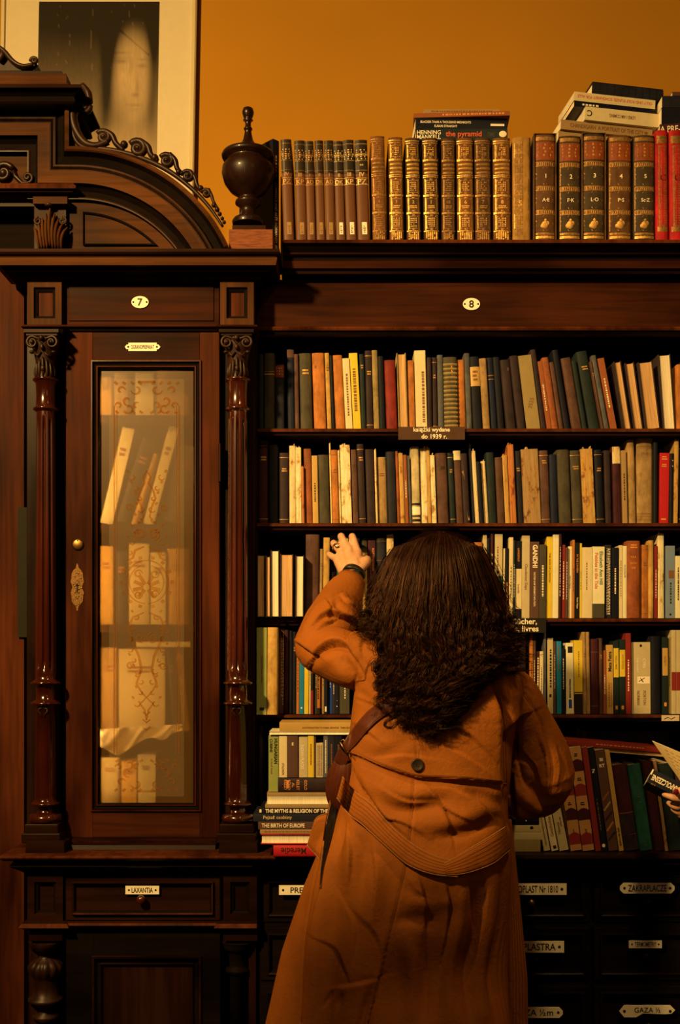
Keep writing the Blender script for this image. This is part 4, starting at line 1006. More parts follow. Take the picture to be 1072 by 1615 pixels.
rowC2 = [(50, 60, 24, 34, 60, 'charcoal', 'c'), (60, 81, 32, 57, 87, 'cream', 't'), (83, 104, 62, 88, 150, 'black', 'c'), (106, 126, 89, 105, 137, 'cream', 't'), (128, 168, 108, 156, 104, 'dgreen', 'c'),
 (172, 208, 158, 189, 129, 'brown', 'c'), (211, 233, 188, 211, 107, 'ochre', 't'), (236, 265, 216, 249, 54, 'orange', 't'), (269, 300, 251, 282, 97, 'charcoal', 'c'),
 (303, 387, 285, 364, 76, 'tan', 't', dict(desc='thick battered book with a stained spine')), (389, 433, 375, 420, 95, 'brown', 'c'), (436, 473, 428, 459, 115, 'navy', 'c'), (476, 538, 459, 516, 90, 'olive', 'c'), (541, 592, 517, 569, 94, 'olive', 'c'),
 (597, 656, 572, 636, 75, 'ochre', 't', dict(desc='book with a broken golden spine')), (661, 699, 641, 691, 92, 'black', 'c'), (704, 736, 693, 728, 95, 'dbrown', 'c'), (746, 785, 735, 778, 75, 'maroon', 'c', dict(desc='book with a ragged cream top', deco=[('band', .78, .995, torn_cover('cream', seen(PAL['cream'])))])),
 (790, 813, 781, 805, 95, 'tan', 'p'), (822, 856, 800, 851, 42, 'tan', 'c'), (859, 938, 862, 936, 27, 'tan', 'c', dict(desc='tall book dated 1910', deco=[('band', .9, .905, T_BROWN), ('band', .88, .883, T_BROWN), ('text', '1910', .5, .82, .18, T_BROWN, 0), ('band', .12, .125, T_BROWN), ('band', .09, .093, T_BROWN), ('band', .05, .053, T_BROWN)])),
 (940, 962, 943, 961, 55, 'black', 'c'), (965, 1014, 972, 1020, 108, 'scarlet', 'p', dict(deco=[('rows', .2, .85, .9, .96, 2, T_ORANGE), ('rows', .2, .85, .8, .85, 2, T_ORANGE), ('rows', .2, .85, .05, .09, 1, T_ORANGE)])),
 (1017, 1037, 1021, 1038, 110, 'black', 'c', dict(deco=[('blob', .6, .9, .2, T_WHITE), ('blob', .6, .82, .2, T_WHITE)])), (1040, 1061, 1045, 1062, 32, 'ochre', 't'), (1063, 1110, 1063, 1110, 60, 'black', 'c'), (1112, 1160, 1112, 1160, 60, 'maroon', 'c')]
row('books on the second shelf', rowC + shift(rowC2, RC, LC), LC, ZS['C'], 0.022, 'from the fluted column on the second shelf')
LD = (400, 830, 4.467); RD = (730, 830, 3.134)
rowD = [(20, 84, 20, 82, 200, 'orange', 'f', dict(pages=PAGED)), (86, 118, 85, 112, 210, 'ochre', 'f', dict(pages=PAGED)), (120, 182, 112, 182, 168, 'pale', 'f'), (185, 278, 186, 280, 195, 'tan', 'f'), (290, 353, 292, 357, 205, 'cream', 'f'),
 (360, 457, 366, 464, 58, 'brown', 'c', dict(desc='tall thick cloth book', deco=[('band', .5, .502, T_BROWN)])), (459, 482, 469, 486, 160, 'tan', 'c'), (484, 530, 489, 540, 80, 'ochre', 'c')]
rowDb = [(538, 578, 540, 582, 66, 'black', 'p', dict(desc='paperback with white lettering under the reaching hand', deco=[('text', 'The Borderlands', .5, .42, .45, T_WHITE, -90, .7)])), (580, 622, 584, 624, 75, 'green', 'p'), (624, 664, 626, 666, 80, 'cream', 'c'),
 (668, 705, 670, 707, 72, 'pale', 'p'), (708, 746, 710, 746, 84, 'charcoal', 'c'), (750, 800, 750, 800, 84, 'olive', 'c', dict(deco=[('band', .0, .82, cover('ochre'), .35, 1.0)])),
 (804, 856, 804, 856, 100, 'maroon', 'p', dict(deco=[('text', 'ROTTENSTEINER', .7, .75, .3, T_ORANGE, -90, .4), ('scrawl', .3, .5, .85, .15, T_BROWN)])), (864, 932, 864, 932, 84, 'charcoal', 'c', dict(deco=[('band', .72, .726, T_BROWN), ('band', .96, .965, T_BROWN)])),
 (936, 984, 936, 984, 46, 'cream', 't', dict(desc='book with paper flaps sticking out on top'))]
row('books on the third shelf beside the column', rowD[:5], LD, Z(974.5, -0.001), -0.034, 'from the fluted column on the third shelf', depth=(0.15, 0.2))
row('books on the third shelf beside the column', rowD[5:], LD, Z(974.5, -0.001), 0.0, 'beyond the low browned books on the third shelf', depth=(0.15, 0.2))
row('books on the third shelf under the hand', rowDb, LD, Z(974.5, -0.001), 0.034, 'from the tall brown book on the third shelf', depth=(0.12, 0.18))
hid = []
xx = 990
random.seed(31)
tiD = lambda s_, ink, z=.6, l_=.5, sz=.42: [('text', s_, .5, z, sz, ink, -90, l_)]
rowD2 = [(45, 98, 45, 98, 80, 'orange', 'c'), (99, 118, 98, 118, 42, 'beige', 'p'), (120, 134, 120, 133, 60, 'black', 'c'), (136, 149, 137, 151, 38, 'maroon', 'p'),
 (156, 194, 154, 200, 40, 'beige', 'p', dict(desc='paperback with a green lower half', deco=[('band', .0, .5, cover('green', 'paper')), ('scrawl', .3, .55, .85, .15, T_BROWN)])), (197, 204, 200, 208, 110, 'cream', 'p'),
 (206, 224, 207, 224, 110, 'black', 'p', dict(deco=tiD('THE NEANDERTHALS', T_ORANGE, .35, .55, .5))), (226, 245, 228, 249, 55, 'cream', 'p'), (247, 256, 249, 258, 70, 'dgreen', 'p'),
 (257, 289, 259, 290, 74, 'black', 'p', dict(desc='black paperback with a cream lower field', deco=[('band', .12, .64, cover('cream', 'paper')), ('text', 'LANDSHUT', .5, .82, .3, T_ORANGE, -90, .28), ('text', 'Sweetlife', .5, .38, .3, T_BLACK, -90, .2)])),
 (290, 328, 291, 328, 47, 'beige', 'p', dict(deco=tiD('Cloudstreet Days', T_BROWN, .5, .6, .45))), (330, 375, 332, 375, 77, 'brown', 'p', dict(desc='brown paperback titled in bold white capitals', deco=[('text', 'GANDHI', .56, .81, .55, T_WHITE, -90, .3, .03), ('text', 'THE STORY OF MY EXPERIMENTS WITH TRUTH', .5, .38, .2, T_WHITE, -90, .45)])),
 (377, 410, 378, 411, 91, 'olive', 'p'), (411, 440, 415, 444, 52, 'yellow', 'p', dict(deco=tiD('THE SIGN OF LONDON', T_BROWN, .62, .6, .35))), (441, 470, 443, 474, 42, 'pale', 'p', dict(deco=[('blob', .5, .08, .1, T_BROWN)])), (472, 484, 475, 486, 36, 'maroon', 'p'),
 (487, 503, 488, 508, 92, 'red', 'p'), (505, 517, 508, 517, 105, 'brown', 'p'), (519, 536, 520, 537, 100, 'pale', 'p', dict(deco=tiD('Tales From Yesterday', T_BLACK, .5, .6, .4))), (539, 550, 539, 553, 68, 'orange', 'p'),
 (552, 575, 553, 576, 80, 'black', 'p', dict(deco=tiD('IN THE CAVERN', T_ORANGE, .72, .35, .4) + tiD('Cinder Shapes', T_WHITE, .2, .3, .4))), (577, 586, 577, 587, 85, 'yellow', 'p'),
 (587, 637, 588, 638, 105, 'cream', 'p', dict(deco=[('blob', .5, .9, .06, T_BROWN), ('scrawl', .42, .4, .8, .1, T_BROWN)])),
 (639, 699, 639, 700, 101, 'pale', 'p', dict(desc='wide paperback with two-line green and red title', deco=[('text', 'Elizabeth Ann Hill', .72, .70, .28, cover('green', 'paper'), -90, .55), ('text', 'Pebbles in the Tide', .33, .66, .28, T_RED, -90, .6), ('band', .0, .2, cover('olive', 'paper'))])),
 (702, 731, 702, 733, 92, 'charcoal', 'p', dict(deco=[('scrawl', .2+.25*i, .05, .95, .12, T_WHITE) for i in range(3)])), (736, 768, 736, 769, 106, 'black', 'p'), (770, 788, 770, 790, 95, 'cream', 'p', dict(deco=[('scrawl', .4, .3, .8, .2, T_BROWN), ('blob', .5, .08, .15, T_BLACK)])),
 (790, 808, 791, 808, 98, 'pale', 'p', dict(deco=tiD('Kiss my frosty skin', T_BLACK, .65, .5, .45))), (809, 877, 807, 877, 72, 'rust', 'c', dict(desc='wide cloth book with gilt title', deco=[('text', 'PAX', .5, .79, .16, T_ORANGE, 0), ('text', 'HOU', .5, .71, .16, T_ORANGE, 0), ('text', 'SSE', .5, .65, .16, T_ORANGE, 0), ('rows', .2, .8, .90, .96, 2, T_ORANGE)])),
 (880, 915, 880, 914, 92, 'orange', 'c'), (917, 942, 917, 942, 70, 'ochre', 'c'), (945, 961, 945, 962, 98, 'red', 'p'), (962, 992, 958, 992, 15, 'pale', 't'), (1003, 1047, 1002, 1048, 97, 'greyblue', 'p', dict(desc='paperback with a small dark picture', deco=[('band', .55, .66, T_BROWN, .3, .9), ('scrawl', .45, .2, .5, .15, T_BLACK), ('blob', .5, .05, .15, T_BLACK)])),
 (1049, 1078, 1049, 1079, 147, 'pale', 'p'), (1082, 1120, 1082, 1120, 100, 'black', 'c'), (1122, 1165, 1122, 1165, 90, 'red', 'c')]
row('books on the third shelf beyond the woman', rowD2, RD, Z(974.5, -0.001), 0.016, 'beyond her hair on the third shelf', depth=(0.13, 0.19))
LE = (400, 980, 6.7); RE = (730, 970, 3.134)
rowE = [(30, 136, 34, 138, 66, 'yolive', 'p', dict(desc='thick paperback with vertical title', deco=[('text', 'Jan Pawel  Kruszyna  de Fleur', .5, .52, .22, T_BROWN, -90, .75), ('band', .05, .085, T_BLACK, .3, .75)], dy=-0.045)), (138, 250, 140, 262, 64, 'ochre', 'c', dict(desc='thick plain cloth book', dy=-0.045)),
 (268, 318, 272, 324, 76, 'brown', 'p', dict(deco=[('scrawl', .35, .2, .9, .3, T_GOLD), ('scrawl', .75, .1, .95, .12, T_WHITE)])), (322, 364, 324, 366, 92, 'maroon', 'c'), (368, 408, 369, 410, 100, 'black', 'c'), (410, 448, 410, 450, 110, 'black', 'c'),
 (450, 478, 455, 485, 180, 'orange', 'p'), (482, 528, 486, 534, 200, 'teal', 'p', dict(deco=[('blob', .5, .08, .25, T_WHITE)])), (533, 578, 536, 582, 190, 'yellow', 'p', dict(deco=[('band', .98, .99, T_BROWN)])), (583, 601, 585, 603, 210, 'beige', 'p'),
 (603, 627, 605, 629, 200, 'red', 'p', dict(deco=[('band', .32, .55, T_BLACK)])), (630, 648, 631, 650, 200, 'grey', 'p'), (650, 664, 651, 665, 205, 'olive', 'p'), (668, 700, 670, 702, 190, 'orange', 'p', dict(deco=[('scrawl', .2, .2, .95, .4, T_BLACK), ('band', 0, .08, T_BLACK)])),
 (703, 721, 704, 722, 200, 'rust', 'p', dict(deco=[('scrawl', .3, .3, .9, .4, T_BLACK), ('band', 0, .07, T_BLACK)])), (723, 741, 724, 742, 195, 'tan', 'p'), (744, 780, 745, 781, 190, 'black', 'p', dict(deco=[('band', .03, .1, T_WHITE, .2, .7)])),
 (783, 828, 784, 829, 190, 'blue', 'p'), (832, 858, 833, 859, 185, 'dbrown', 'p'), (860, 902, 861, 902, 190, 'black', 'p', dict(deco=[('blob', .5, .18, .2, T_WHITE), ('blob', .45, .1, .22, T_WHITE)])), (905, 1012, 906, 1013, 170, 'olive', 'p', dict(deco=[('scrawl', .5, .2, .6, .1, T_WHITE)]))]
row('books on the fourth shelf beside the column', rowE, LE, Z(1126.5, -0.001), 0.010, 'from the fluted column on the fourth shelf', depth=(0.15, 0.2))
rowE2 = [(268, 312, 268, 312, 100, 'dbrown', 'c'), (330, 344, 331, 345, 90, 'orange', 'p'), (346, 358, 347, 359, 85, 'brown', 'p'), (362, 376, 364, 378, 180, 'maroon', 'p', dict(deco=[('scrawl', .3, .1, .9, .4, T_WHITE)])), (378, 394, 380, 396, 180, 'cream', 'p'), (396, 410, 388, 404, 85, 'grey', 'p'),
 (418, 446, 413, 440, 114, 'beige', 'p', dict(deco=[('scrawl', .4, .35, .85, .3, T_BLACK), ('band', .22, .26, T_BLACK, .3, .7)])), (448, 459, 447, 458, 130, 'brown', 'p'), (463, 487, 457, 484, 130, 'teal', 'p', dict(deco=[('scrawl', .3, .6, .95, .3, T_BROWN)])), (489, 506, 486, 502, 165, 'black', 'p'),
 (510, 548, 504, 543, 138, 'pale', 'p', dict(desc='paperback with a dark square picture', deco=[('band', .86, .95, T_BLACK, .25, .9), ('text', 'VERDI REQUIEM', .5, .36, .3, T_BLACK, -90, .3), ('band', .08, .2, cover('blue', 'paper'), .35, .75)])),
 (551, 592, 549, 587, 125, 'yellow', 'p', dict(desc='yellow paperback with a black foot', deco=[('band', 0, .27, T_BLACK), ('band', .285, .295, T_BLACK), ('scrawl', .5, .5, .85, .12, T_BROWN), ('blob', .5, .06, .16, T_RED)])),
 (595, 612, 590, 607, 84, 'tan', 'c'), (613, 629, 608, 624, 84, 'tan', 'c'), (633, 673, 629, 668, 118, 'maroon', 'c', dict(deco=[('band', .82, .826, T_BROWN), ('band', .1, .106, T_BROWN)])), (676, 692, 672, 690, 115, 'brown', 'c'), (694, 709, 690, 708, 175, 'rust', 'p'),
 (711, 743, 707, 739, 148, 'ochre', 'p', dict(deco=[('text', 'Mata Fatra', .5, .76, .55, T_BLACK, 90, .4, .03), ('scrawl', .3, .1, .45, .15, T_BROWN), ('scrawl', .65, .1, .45, .1, T_BROWN)])),
 (746, 771, 743, 768, 128, 'dgreen', 'p', dict(desc='dark paperback with yellow title band', deco=[('band', .50, .90, cover('yellow', 'paper')), ('text', 'SEMLITZEN', .5, .7, .4, T_BROWN, 90, .35), ('band', .06, .11, T_ORANGE, .3, .75)])),
 (775, 802, 772, 802, 121, 'dgreen', 'p', dict(desc='slightly taller dark paperback with yellow title band', deco=[('band', .50, .86, cover('yellow', 'paper')), ('text', 'SPANDOW', .6, .7, .4, T_BROWN, 90, .32), ('band', .06, .11, T_ORANGE, .3, .75)])), (806, 831, 806, 823, 90, 'red', 'p'),
 (834, 928, 832, 924, 134, 'beige', 'p', dict(desc='very thick paperback with a bird emblem', deco=[('band', .42, .52, T_WHITE, .3, .97), ('blob', .5, .95, .08, T_BLACK), ('text', 'THE SHORT', .32, .68, .11, T_WHITE, -90, .25), ('text', 'CYRIL', .68, .7, .15, T_WHITE, -90, .2), ('text', 'NORMAN', .35, .22, .15, T_BROWN, -90, .2), ('text', 'PORTON', .68, .22, .15, T_BROWN, -90, .2), ('line', .38, .45, .7, .5, .04, T_BLACK), ('line', .5, .48, .62, .44, .05, T_BLACK), ('line', .45, .5, .55, .47, .03, T_BLACK)])),
 (932, 980, 930, 978, 105, 'black', 'c'), (986, 1013, 984, 1012, 110, 'dgreen', 'p', dict(desc='dark paperback with an orange band', deco=[('band', .50, .86, cover('ochre', 'paper')), ('text', 'LUBLIN', .5, .69, .4, T_BROWN, 90, .28), ('band', .1, .15, T_ORANGE, .3, .75)])), (1015, 1026, 1014, 1025, 110, 'khaki', 'p'),
 (1031, 1053, 1029, 1052, 75, 'beige', 'p', dict(desc='tall paperback with a red middle band', deco=[('band', .28, .50, cover('red', 'paper'))])), (1054, 1078, 1053, 1078, 75, 'beige', 'p', dict(desc='tall paperback with a red middle band', deco=[('band', .28, .50, cover('red', 'paper'))])), (1081, 1118, 1081, 1118, 100, 'black', 'c'), (1120, 1160, 1120, 1160, 100, 'orange', 'c')]
row('books on the fourth shelf beyond the woman', rowE2, RE, Z(1126.5, -0.001), 0.010, 'beyond her shoulder on the fourth shelf', depth=(0.14, 0.19))

# ------------------------------------------------------------------ volumes on top of the bookcase
random.seed(5)
YT = -0.078; ZT = Z(378, -0.085) + 0.0005
def top_book(bl, br, tl, tr, ytop, cov, deco, style='round', label='', group='', name='book', ybot=377, y=YT, pages=None, d=0.2):
    xb, xe = X(bl, y), X(br, y); hh = Z(ytop, y) - ZT
    lean = math.atan2(((bl-tl)+(br-tr))/2/sc(y), hh); w = (xe-xb)*0.985*math.cos(lean); h = (hh - w*abs(math.sin(lean)))/math.cos(lean)
    o = make_book(w, h, d, cov, pages or PAGED, style, deco, name=name); put_book(o, xb, y, ZT, lean, 0, w)
    tag(o, label, 'book', group); return o
LEX = surf('lexicon_brown', (0.095, 0.036, 0.013), 0.5, 0.12, 500, 0.3); LEXD = surf('lexicon_black', (0.018, 0.012, 0.008), 0.4, 0.2, 50, 0.1)
lx = [(447, 464, 441, 460, 219, 'IV', 'PZ', 0), (467, 484, 464, 480, 221, 'III', 'KP', 1), (484, 498, 480, 494, 222, 'I', 'AD', 1), (499, 513, 496, 509, 221, 'II', 'DK', 0), (514, 529, 511, 525, 221, 'I', 'AD', 0), (530, 545, 526, 540, 222, 'II', 'DK', 1), (546, 563, 542, 556, 220, 'III', 'KP', 2), (564, 584, 558, 580, 220, 'IV', 'PZ', 0)]
for i, (a, b_, c_, e_, t_, n1, n2, g) in enumerate(lx):
    dk = T_GOLD if i < 5 else surf('ink_bright_gold', (0.60, 0.42, 0.17), 0.4, 0.1, 90, 0, metal=0.2)
    deco = [('band', .955, .963, dk), ('band', .665, .995, LEXD), ('rows', .08, .92, .80, .91, 5, dk), ('band', .84, .865, dk), ('band', .79, .80, dk), ('blob', .5, .75, .18, dk),
            ('band', .64, .672, LEX), ('band', .695, .70, dk), ('text', n1, .5, .655, .36, dk, 0, .6), ('band', .62, .624, dk), ('text', n2, .5, .585, .45, dk, 0, .85), ('band', .555, .559, dk),
            ('band', .06, .18, surf('sticker', (0.26, 0.16, 0.06), 0.6, 0.1, 60, 0.0) if i < 5 else T_WHITE, .38, .78), ('rows', .45, .72, .07, .15, 4, T_BROWN)]
    top_book(a, b_, c_, e_, t_, LEX, deco, label=f'brown dictionary volume with {"gold" if i < 5 else "bright gold"} title, {ORD[i]} from the urn on top of the bookcase', group='matching brown dictionary volumes on top')
GL_L = cloth_cover('gilt_leather', (0.13, 0.052, 0.013)); GL_D = cloth_cover('gilt_leather_dark', (0.055, 0.028, 0.012))
gv = [(588, 610, 582, 608, 214, 0, '4'), (615, 637, 610, 637, 216, 0, '3'), (642, 664, 638, 662, 217, 1, '2'), (669, 693, 664, 692, 217, 1, '1'), (697, 718, 695, 719, 218, 1, '10'), (722, 748, 720, 746, 217, 0, '6'), (750, 775, 748, 774, 217, 1, '7'), (779, 806, 778, 804, 217, 0, '8')]
for i, (a, b_, c_, e_, t_, dkk, num) in enumerate(gv):
    G = GILT if i in (1, 2, 3, 5, 7) else GILTD; cv = GL_D if dkk else GL_L
    deco = [('band', .965, .975, G), ('band', .945, .952, G)]
    for (z0, z1) in ((.80, .935), (.455, .60), (.105, .25)):
        deco += [('box', .10, .92, z0, z1, .035, G), ('box', .17, .85, z0+.012, z1-.012, .025, G), ('crust', .27, .75, z0+.025, z1-.025, 5, G)]
    for z0 in (.755, .715, .675): deco += [('ridge', z0-.03, z0, G, .08, .95)]
    deco += [('box', .10, .92, .285, .42, .035, G), ('box', .17, .85, .295, .41, .02, G), ('text', num, .5, .375, .24, G, 0, .4, .02), ('rows', .22, .8, .31, .345, 2, G)]
    deco += [('band', z0, z0+.008, G) for z0 in (.785, .775, .632, .615, .44, .43, .27, .26, .09)] + [('crust', .12, .9, .01, .085, 6, G)]
    top_book(a, b_, c_, e_, t_, cv, deco, label=f'{"dark" if dkk else "golden brown"} gilt-tooled encyclopedia volume, {ORD[i]} of its row from the brown dictionaries', group='gilt-tooled encyclopedia volumes')
deco = [('box', .08, .9, .80, .94, .03, GILT), ('box', .08, .9, .45, .6, .03, GILTD), ('box', .08, .9, .12, .26, .03, GILT), ('box', .08, .9, .3, .42, .03, GILTD)]
deco += [('crust', .1, .55, .05+.1*i, .14+.1*i, 5, GILTD) for i in range(9)] + [('text', '5', .4, .36, .3, GILT, 0)]
top_book(809, 837, 809, 837, 216, cloth_cover('worn_gilt', (0.30, 0.17, 0.045)), deco, label='heavily worn golden encyclopedia volume between the gilt row and the red-labelled set', group='gilt-tooled encyclopedia volumes')
RED_L = surf('red_label', (0.19, 0.044, 0.010), 0.45, 0.35, 60, 0.1)
NIGHT = cloth_cover('night_leather', (0.042, 0.030, 0.016)); NIGHTB = cloth_cover('night_brown', (0.085, 0.040, 0.016))
CASE = torn_cover('slipcase', (0.10, 0.055, 0.025))
for i, (a, b_, t_, num, let) in enumerate([(843, 876, 212, '1', 'A·E'), (882, 916, 214, '2', 'F·K'), (919, 954, 211, '3', 'L·O'), (960, 996, 213, '4', 'P·S'), (1000, 1033, 213, '5', 'Sc·Z')]):
    G = GILTD; dl_ = [('band', .945, .98, GILTD, .04, .96), ('band', .76, .93, RED_L, .03, .97), ('rows', .1, .9, .79, .92, 4, T_GOLD)]
    for z0 in (.70, .47, .245): dl_ += [('band', z0, z0+.045, G, .03, .97), ('band', z0+.012, z0+.033, NIGHT, .06, .94), ('crust', .08, .92, z0+.012, z0+.033, 9, GILTD)]
    for z0, z1 in ((.525, .695), (.30, .465), (.09, .24)):
        dl_ += [('line', .05, (z0+z1)/2+.03, .45, z0, .035, G), ('line', .05, (z0+z1)/2-.03, .45, z1, .02, G), ('line', .55, z1, .92, (z0+z1)/2, .015, G), ('line', .55, z0, .92, (z0+z1)/2, .015, G), ('line', .05, z0, .05, z1, .03, G)]
    dl_ += [('text', num, .54, .61, .2, T_WHITE, 0), ('text', let, .54, .385, .17, T_WHITE, 0), ('blob', .5, .15, .17, GILT), ('blob', .62, .165, .1, GILT), ('blob', .38, .14, .1, GILT), ('blob', .53, .195, .07, GILT), ('band', .02, .045, GILT, .04, .96), ('band', .055, .075, GILTD, .04, .96)]
    o = top_book(a, b_, a, b_, t_, NIGHTB if i in (0, 3) else NIGHT, dl_, label=f'dark leather volume with red title label and number {["one", "two", "three", "four", "five"][i]}, tooled with a golden rider', group='red-labelled five-volume set')
    if i in (0, 2):       # open cardboard slipcase round the volume
        wv = X(b_, YT)-X(a, YT); hv = Z(t_, YT)-ZT
        mb = MB()
        for (q0, q1) in ((-0.0022, -0.0006), (wv+0.0004, wv+0.002)): mb.box(q0, q1, -0.001, 0.2, 0, hv+0.001, CASE)
        mb.box(-0.0022, wv+0.002, -0.001, 0.2, hv+0.0012, hv+0.003, CASE)
        cs = mb.build('slipcase'); cs.location = (X(a, YT)-0.0002, YT, ZT); tag(cs, f'thin worn cardboard slipcase round volume {["one", "", "three"][i]} of the red-labelled set', 'slipcase', 'slipcases')
SC = cover('scarlet')
for i, (a, b_) in enumerate([(1035, 1054), (1057, 1078), (1081, 1102), (1104, 1125), (1128, 1149)]):
    G = GILTD
    dl_ = [('band', .13, .86, G, .22, .92), ('band', .14, .85, SC, .27, .87), ('crust', .3, .85, .15, .28, 6, T_GOLD), ('crust', .3, .85, .28, .42, 6, T_GOLD), ('crust', .3, .85, .42, .54, 6, T_GOLD), ('crust', .3, .85, .62, .84, 6, T_GOLD), ('band', .88, .95, G, .1, .95), ('band', .08, .125, G, .1, .95),
           ('line', .3, .95, .8, .88, .1, SC), ('line', .3, .88, .8, .95, .1, SC), ('text', 'C', .6, .57, .55, T_BLACK, 0)]
    top_book(a, b_, a-2, b_-1, 205, SC, dl_, label=['bright red volume with gold ornament beside volume five of the set', 'bright red volume with gold ornament, second from volume five', 'bright red volume with gold ornament, third from volume five', 'bright red volume with gold ornament, fourth from volume five', 'bright red volume with gold ornament, fifth from volume five'][i], group='red gilt volumes at the end of the top')
# black guide book slanting behind the urn, small cream book
o = make_book(0.022, Z(208, -0.05)-ZT, 0.145, cover('black', 'paper'), PAGES, 'flat', [('text', 'COMMERCE AND ARTS: NORMANDY', .5, .34, .40, T_WHITE, -90, .55), ('scrawl', .4, .66, .86, .2, T_GOLD), ('band', .02, .05, T_WHITE, .3, .7)])
put_book(o, X(429, -0.05), -0.012, ZT, 0.0, math.radians(44), 0.022); tag(o, 'black book with white spine title turned askew behind the urn', 'book')
o = make_book(0.03, 0.262, 0.14, cover('cream', 'paper'), PAGES, 'flat', [('scrawl', .4, .2, .8, .2, T_BROWN)]); put_book(o, X(443, 0.16), 0.135, ZT, 0, 0, 0.03)
tag(o, 'pale book standing behind the brown dictionaries', 'book')

def flat_book(px0, px1, py0, py1, y, cov, deco, label, group=None, turn=0.0, d=0.13, pages=None, style='flat', tilt=0.0, fore=False, z=None, hfix=None, flip=False):
    """book lying on its side with the spine towards the viewer; deco measured with the spine's length as height"""
    x0, x1 = X(px0, y), X(px1, y); zb = Z(py1, y) if z is None else z; th = hfix or (Z(py0, y)-Z(py1, y)); L = x1-x0
    o = make_book(th, L, d, cov, pages or PAGESH, style, deco, fore=fore)
    # local z (length) -> +x reading left to right, local x (thickness) -> z
    if not flip: B = Matrix(((0, 0, 1, 0), (0, 1, 0, 0), (-1, 0, 0, th), (0, 0, 0, 1)))
    else: B = Matrix(((0, 0, -1, L), (0, 1, 0, 0), (1, 0, 0, 0), (0, 0, 0, 1)))
    if fore: B = B @ Matrix.Translation((th, d, 0)) @ Matrix.Rotation(PI, 4, 'Z')
    T = Matrix.Translation((x0, y, zb)) @ Matrix.Rotation(tilt, 4, 'Y') @ Matrix.Rotation(turn, 4, 'Z')
    o.matrix_world = T @ B
    return tag(o, label, 'book', group)
# after rotation the spine text must run along the length: local rot 90 reads left to right in the unflipped case
def stack(items, y, z0, group, where):
    z = z0; xr0 = X(items[0][0], y + (items[0][6] if len(items[0]) > 6 else {}).get('dy', 0))
    for it in items:
        px0, px1, th, cov, deco, lab = it[:6]; op = it[6] if len(it) > 6 else {}
        yy = y + op.get('dy', 0)
        flat_book(px0, px1, 0, 0, yy, cov, deco, lab + where, group, z=z+0.0003-(X(px0, yy)-xr0)*math.tan(op.get('tilt', 0.0)), hfix=th/sc(yy), **{k_: v_ for k_, v_ in op.items() if k_ != 'dy'})
        z += th/sc(yy) + 0.0006
ZG = Z(214, YT) + 0.003          # tops of the gilt volumes
stack([(656, 800, 18, cover('dgreen', 'paper'), [('text', 'HENNING', .3, .14, .36, T_WHITE, 90, .26), ('text', 'MANKELL', .7, .14, .36, T_WHITE, 90, .26), ('text', 'the pyramid', .5, .52, .62, T_RED, 90, .44, .02), ('text', 'TIME', .5, .82, .4, cover('olive', 'paper'), 90, .08), ('blob', .45, .95, .3, T_WHITE)], 'dark green paperback titled the pyramid', dict(d=0.11)),
       (655, 800, 17, cover('black', 'paper'), [('text', 'BLACKER THAN A THOUSAND MIDNIGHTS', .35, .33, .22, T_WHITE, 90, .55), ('text', 'SUSAN STRAIGHT', .72, .33, .22, T_WHITE, 90, .25), ('band', .82, .97, T_WHITE, .45, .65)], 'black paperback with small white title', dict(d=0.12, turn=0.03)),
       (652, 803, 7, cover('rust', 'paper'), [('scrawl', .3, .3, .95, .4, T_ORANGE)], 'thin rust paperback with a picture spine', dict(d=0.13, turn=-0.05)),
       (668, 788, 6, cover('tan', 'paper'), [('scrawl', .4, .1, .9, .3, T_BROWN)], 'thin tan booklet', dict(d=0.1))],
      -0.045, ZG, 'stack of paperbacks on the gilt volumes', ' in the stack above the gilt volumes')
tn = math.radians(6.5)
stack([(880, 1040, 17, cover('tan', 'paper'), [('scrawl', .4, .1, .5, .2, T_BROWN)], 'tan book, lowest', dict(d=0.12, turn=tn, tilt=0.05, dy=0.01)),
       (884, 1034, 15, cover('tan', 'paper'), [('text', 'CHANDIGARH  A PORTRAIT OF THE CITY', .5, .5, .42, T_BROWN, 90, .8), ('blob', .5, .93, .2, T_BROWN)], 'pale brown book about a city', dict(d=0.13, turn=tn, tilt=0.05, dy=0.0)),
       (922, 1043, 21, cover('cream', 'paper'), [('text', 'LORD I AM COMING', .5, .5, .26, T_BROWN, -90, .35), ('text', 'C', .5, .06, .45, T_BLACK, -90)], 'thick cream book', dict(d=0.14, turn=tn, tilt=0.05, dy=-0.004)),
       (905, 1038, 9, cover('black', 'paper'), [('scrawl', .4, .1, .3, .3, T_WHITE)], 'thin black book', dict(d=0.14, turn=tn, tilt=0.05, dy=0.0)),
       (905, 1038, 14, cover('cream', 'paper'), [('text', 'OLLY UND ROLF KUNZE: SCHÖNHEIT FÜR ALLE', .5, .5, .40, T_RED, -90, .92)], 'cream book with red title', dict(d=0.14, turn=tn, tilt=0.05, dy=0.0)),
       (934, 1050, 21, cover('charcoal'), [('band', .1*i, .1*i+.01, T_BLACK) for i in range(1, 10)], 'thick black cloth book, topmost', dict(d=0.14, turn=tn, tilt=0.05, style='round', dy=0.01))],
      -0.040, ZG+0.004, 'leaning stack on the red-labelled set', ' in the slanting stack above the red-labelled set')
stack([(1041, 1150, 17, cover('maroon', 'paper'), [('text', 'A PRE-HISTORY', .5, .35, .6, T_WHITE, 90, .7)], 'maroon paperback with white capitals', dict(d=0.12, turn=-0.06, tilt=-0.03)),
       (1043, 1150, 26, cover('black'), [('band', .3, .31, T_BROWN)], 'thick black book', dict(d=0.14)), (1044, 1150, 18, cover('charcoal'), [('band', .3, .31, T_BROWN)], 'charcoal book', dict(d=0.14)), (1060, 1140, 6, cover('brown', 'paper'), [], 'thin brown booklet', dict(d=0.1))],
      -0.05, ZG+0.008+0.004, 'stack on the red volumes', ' in the stack above the bright red volumes')

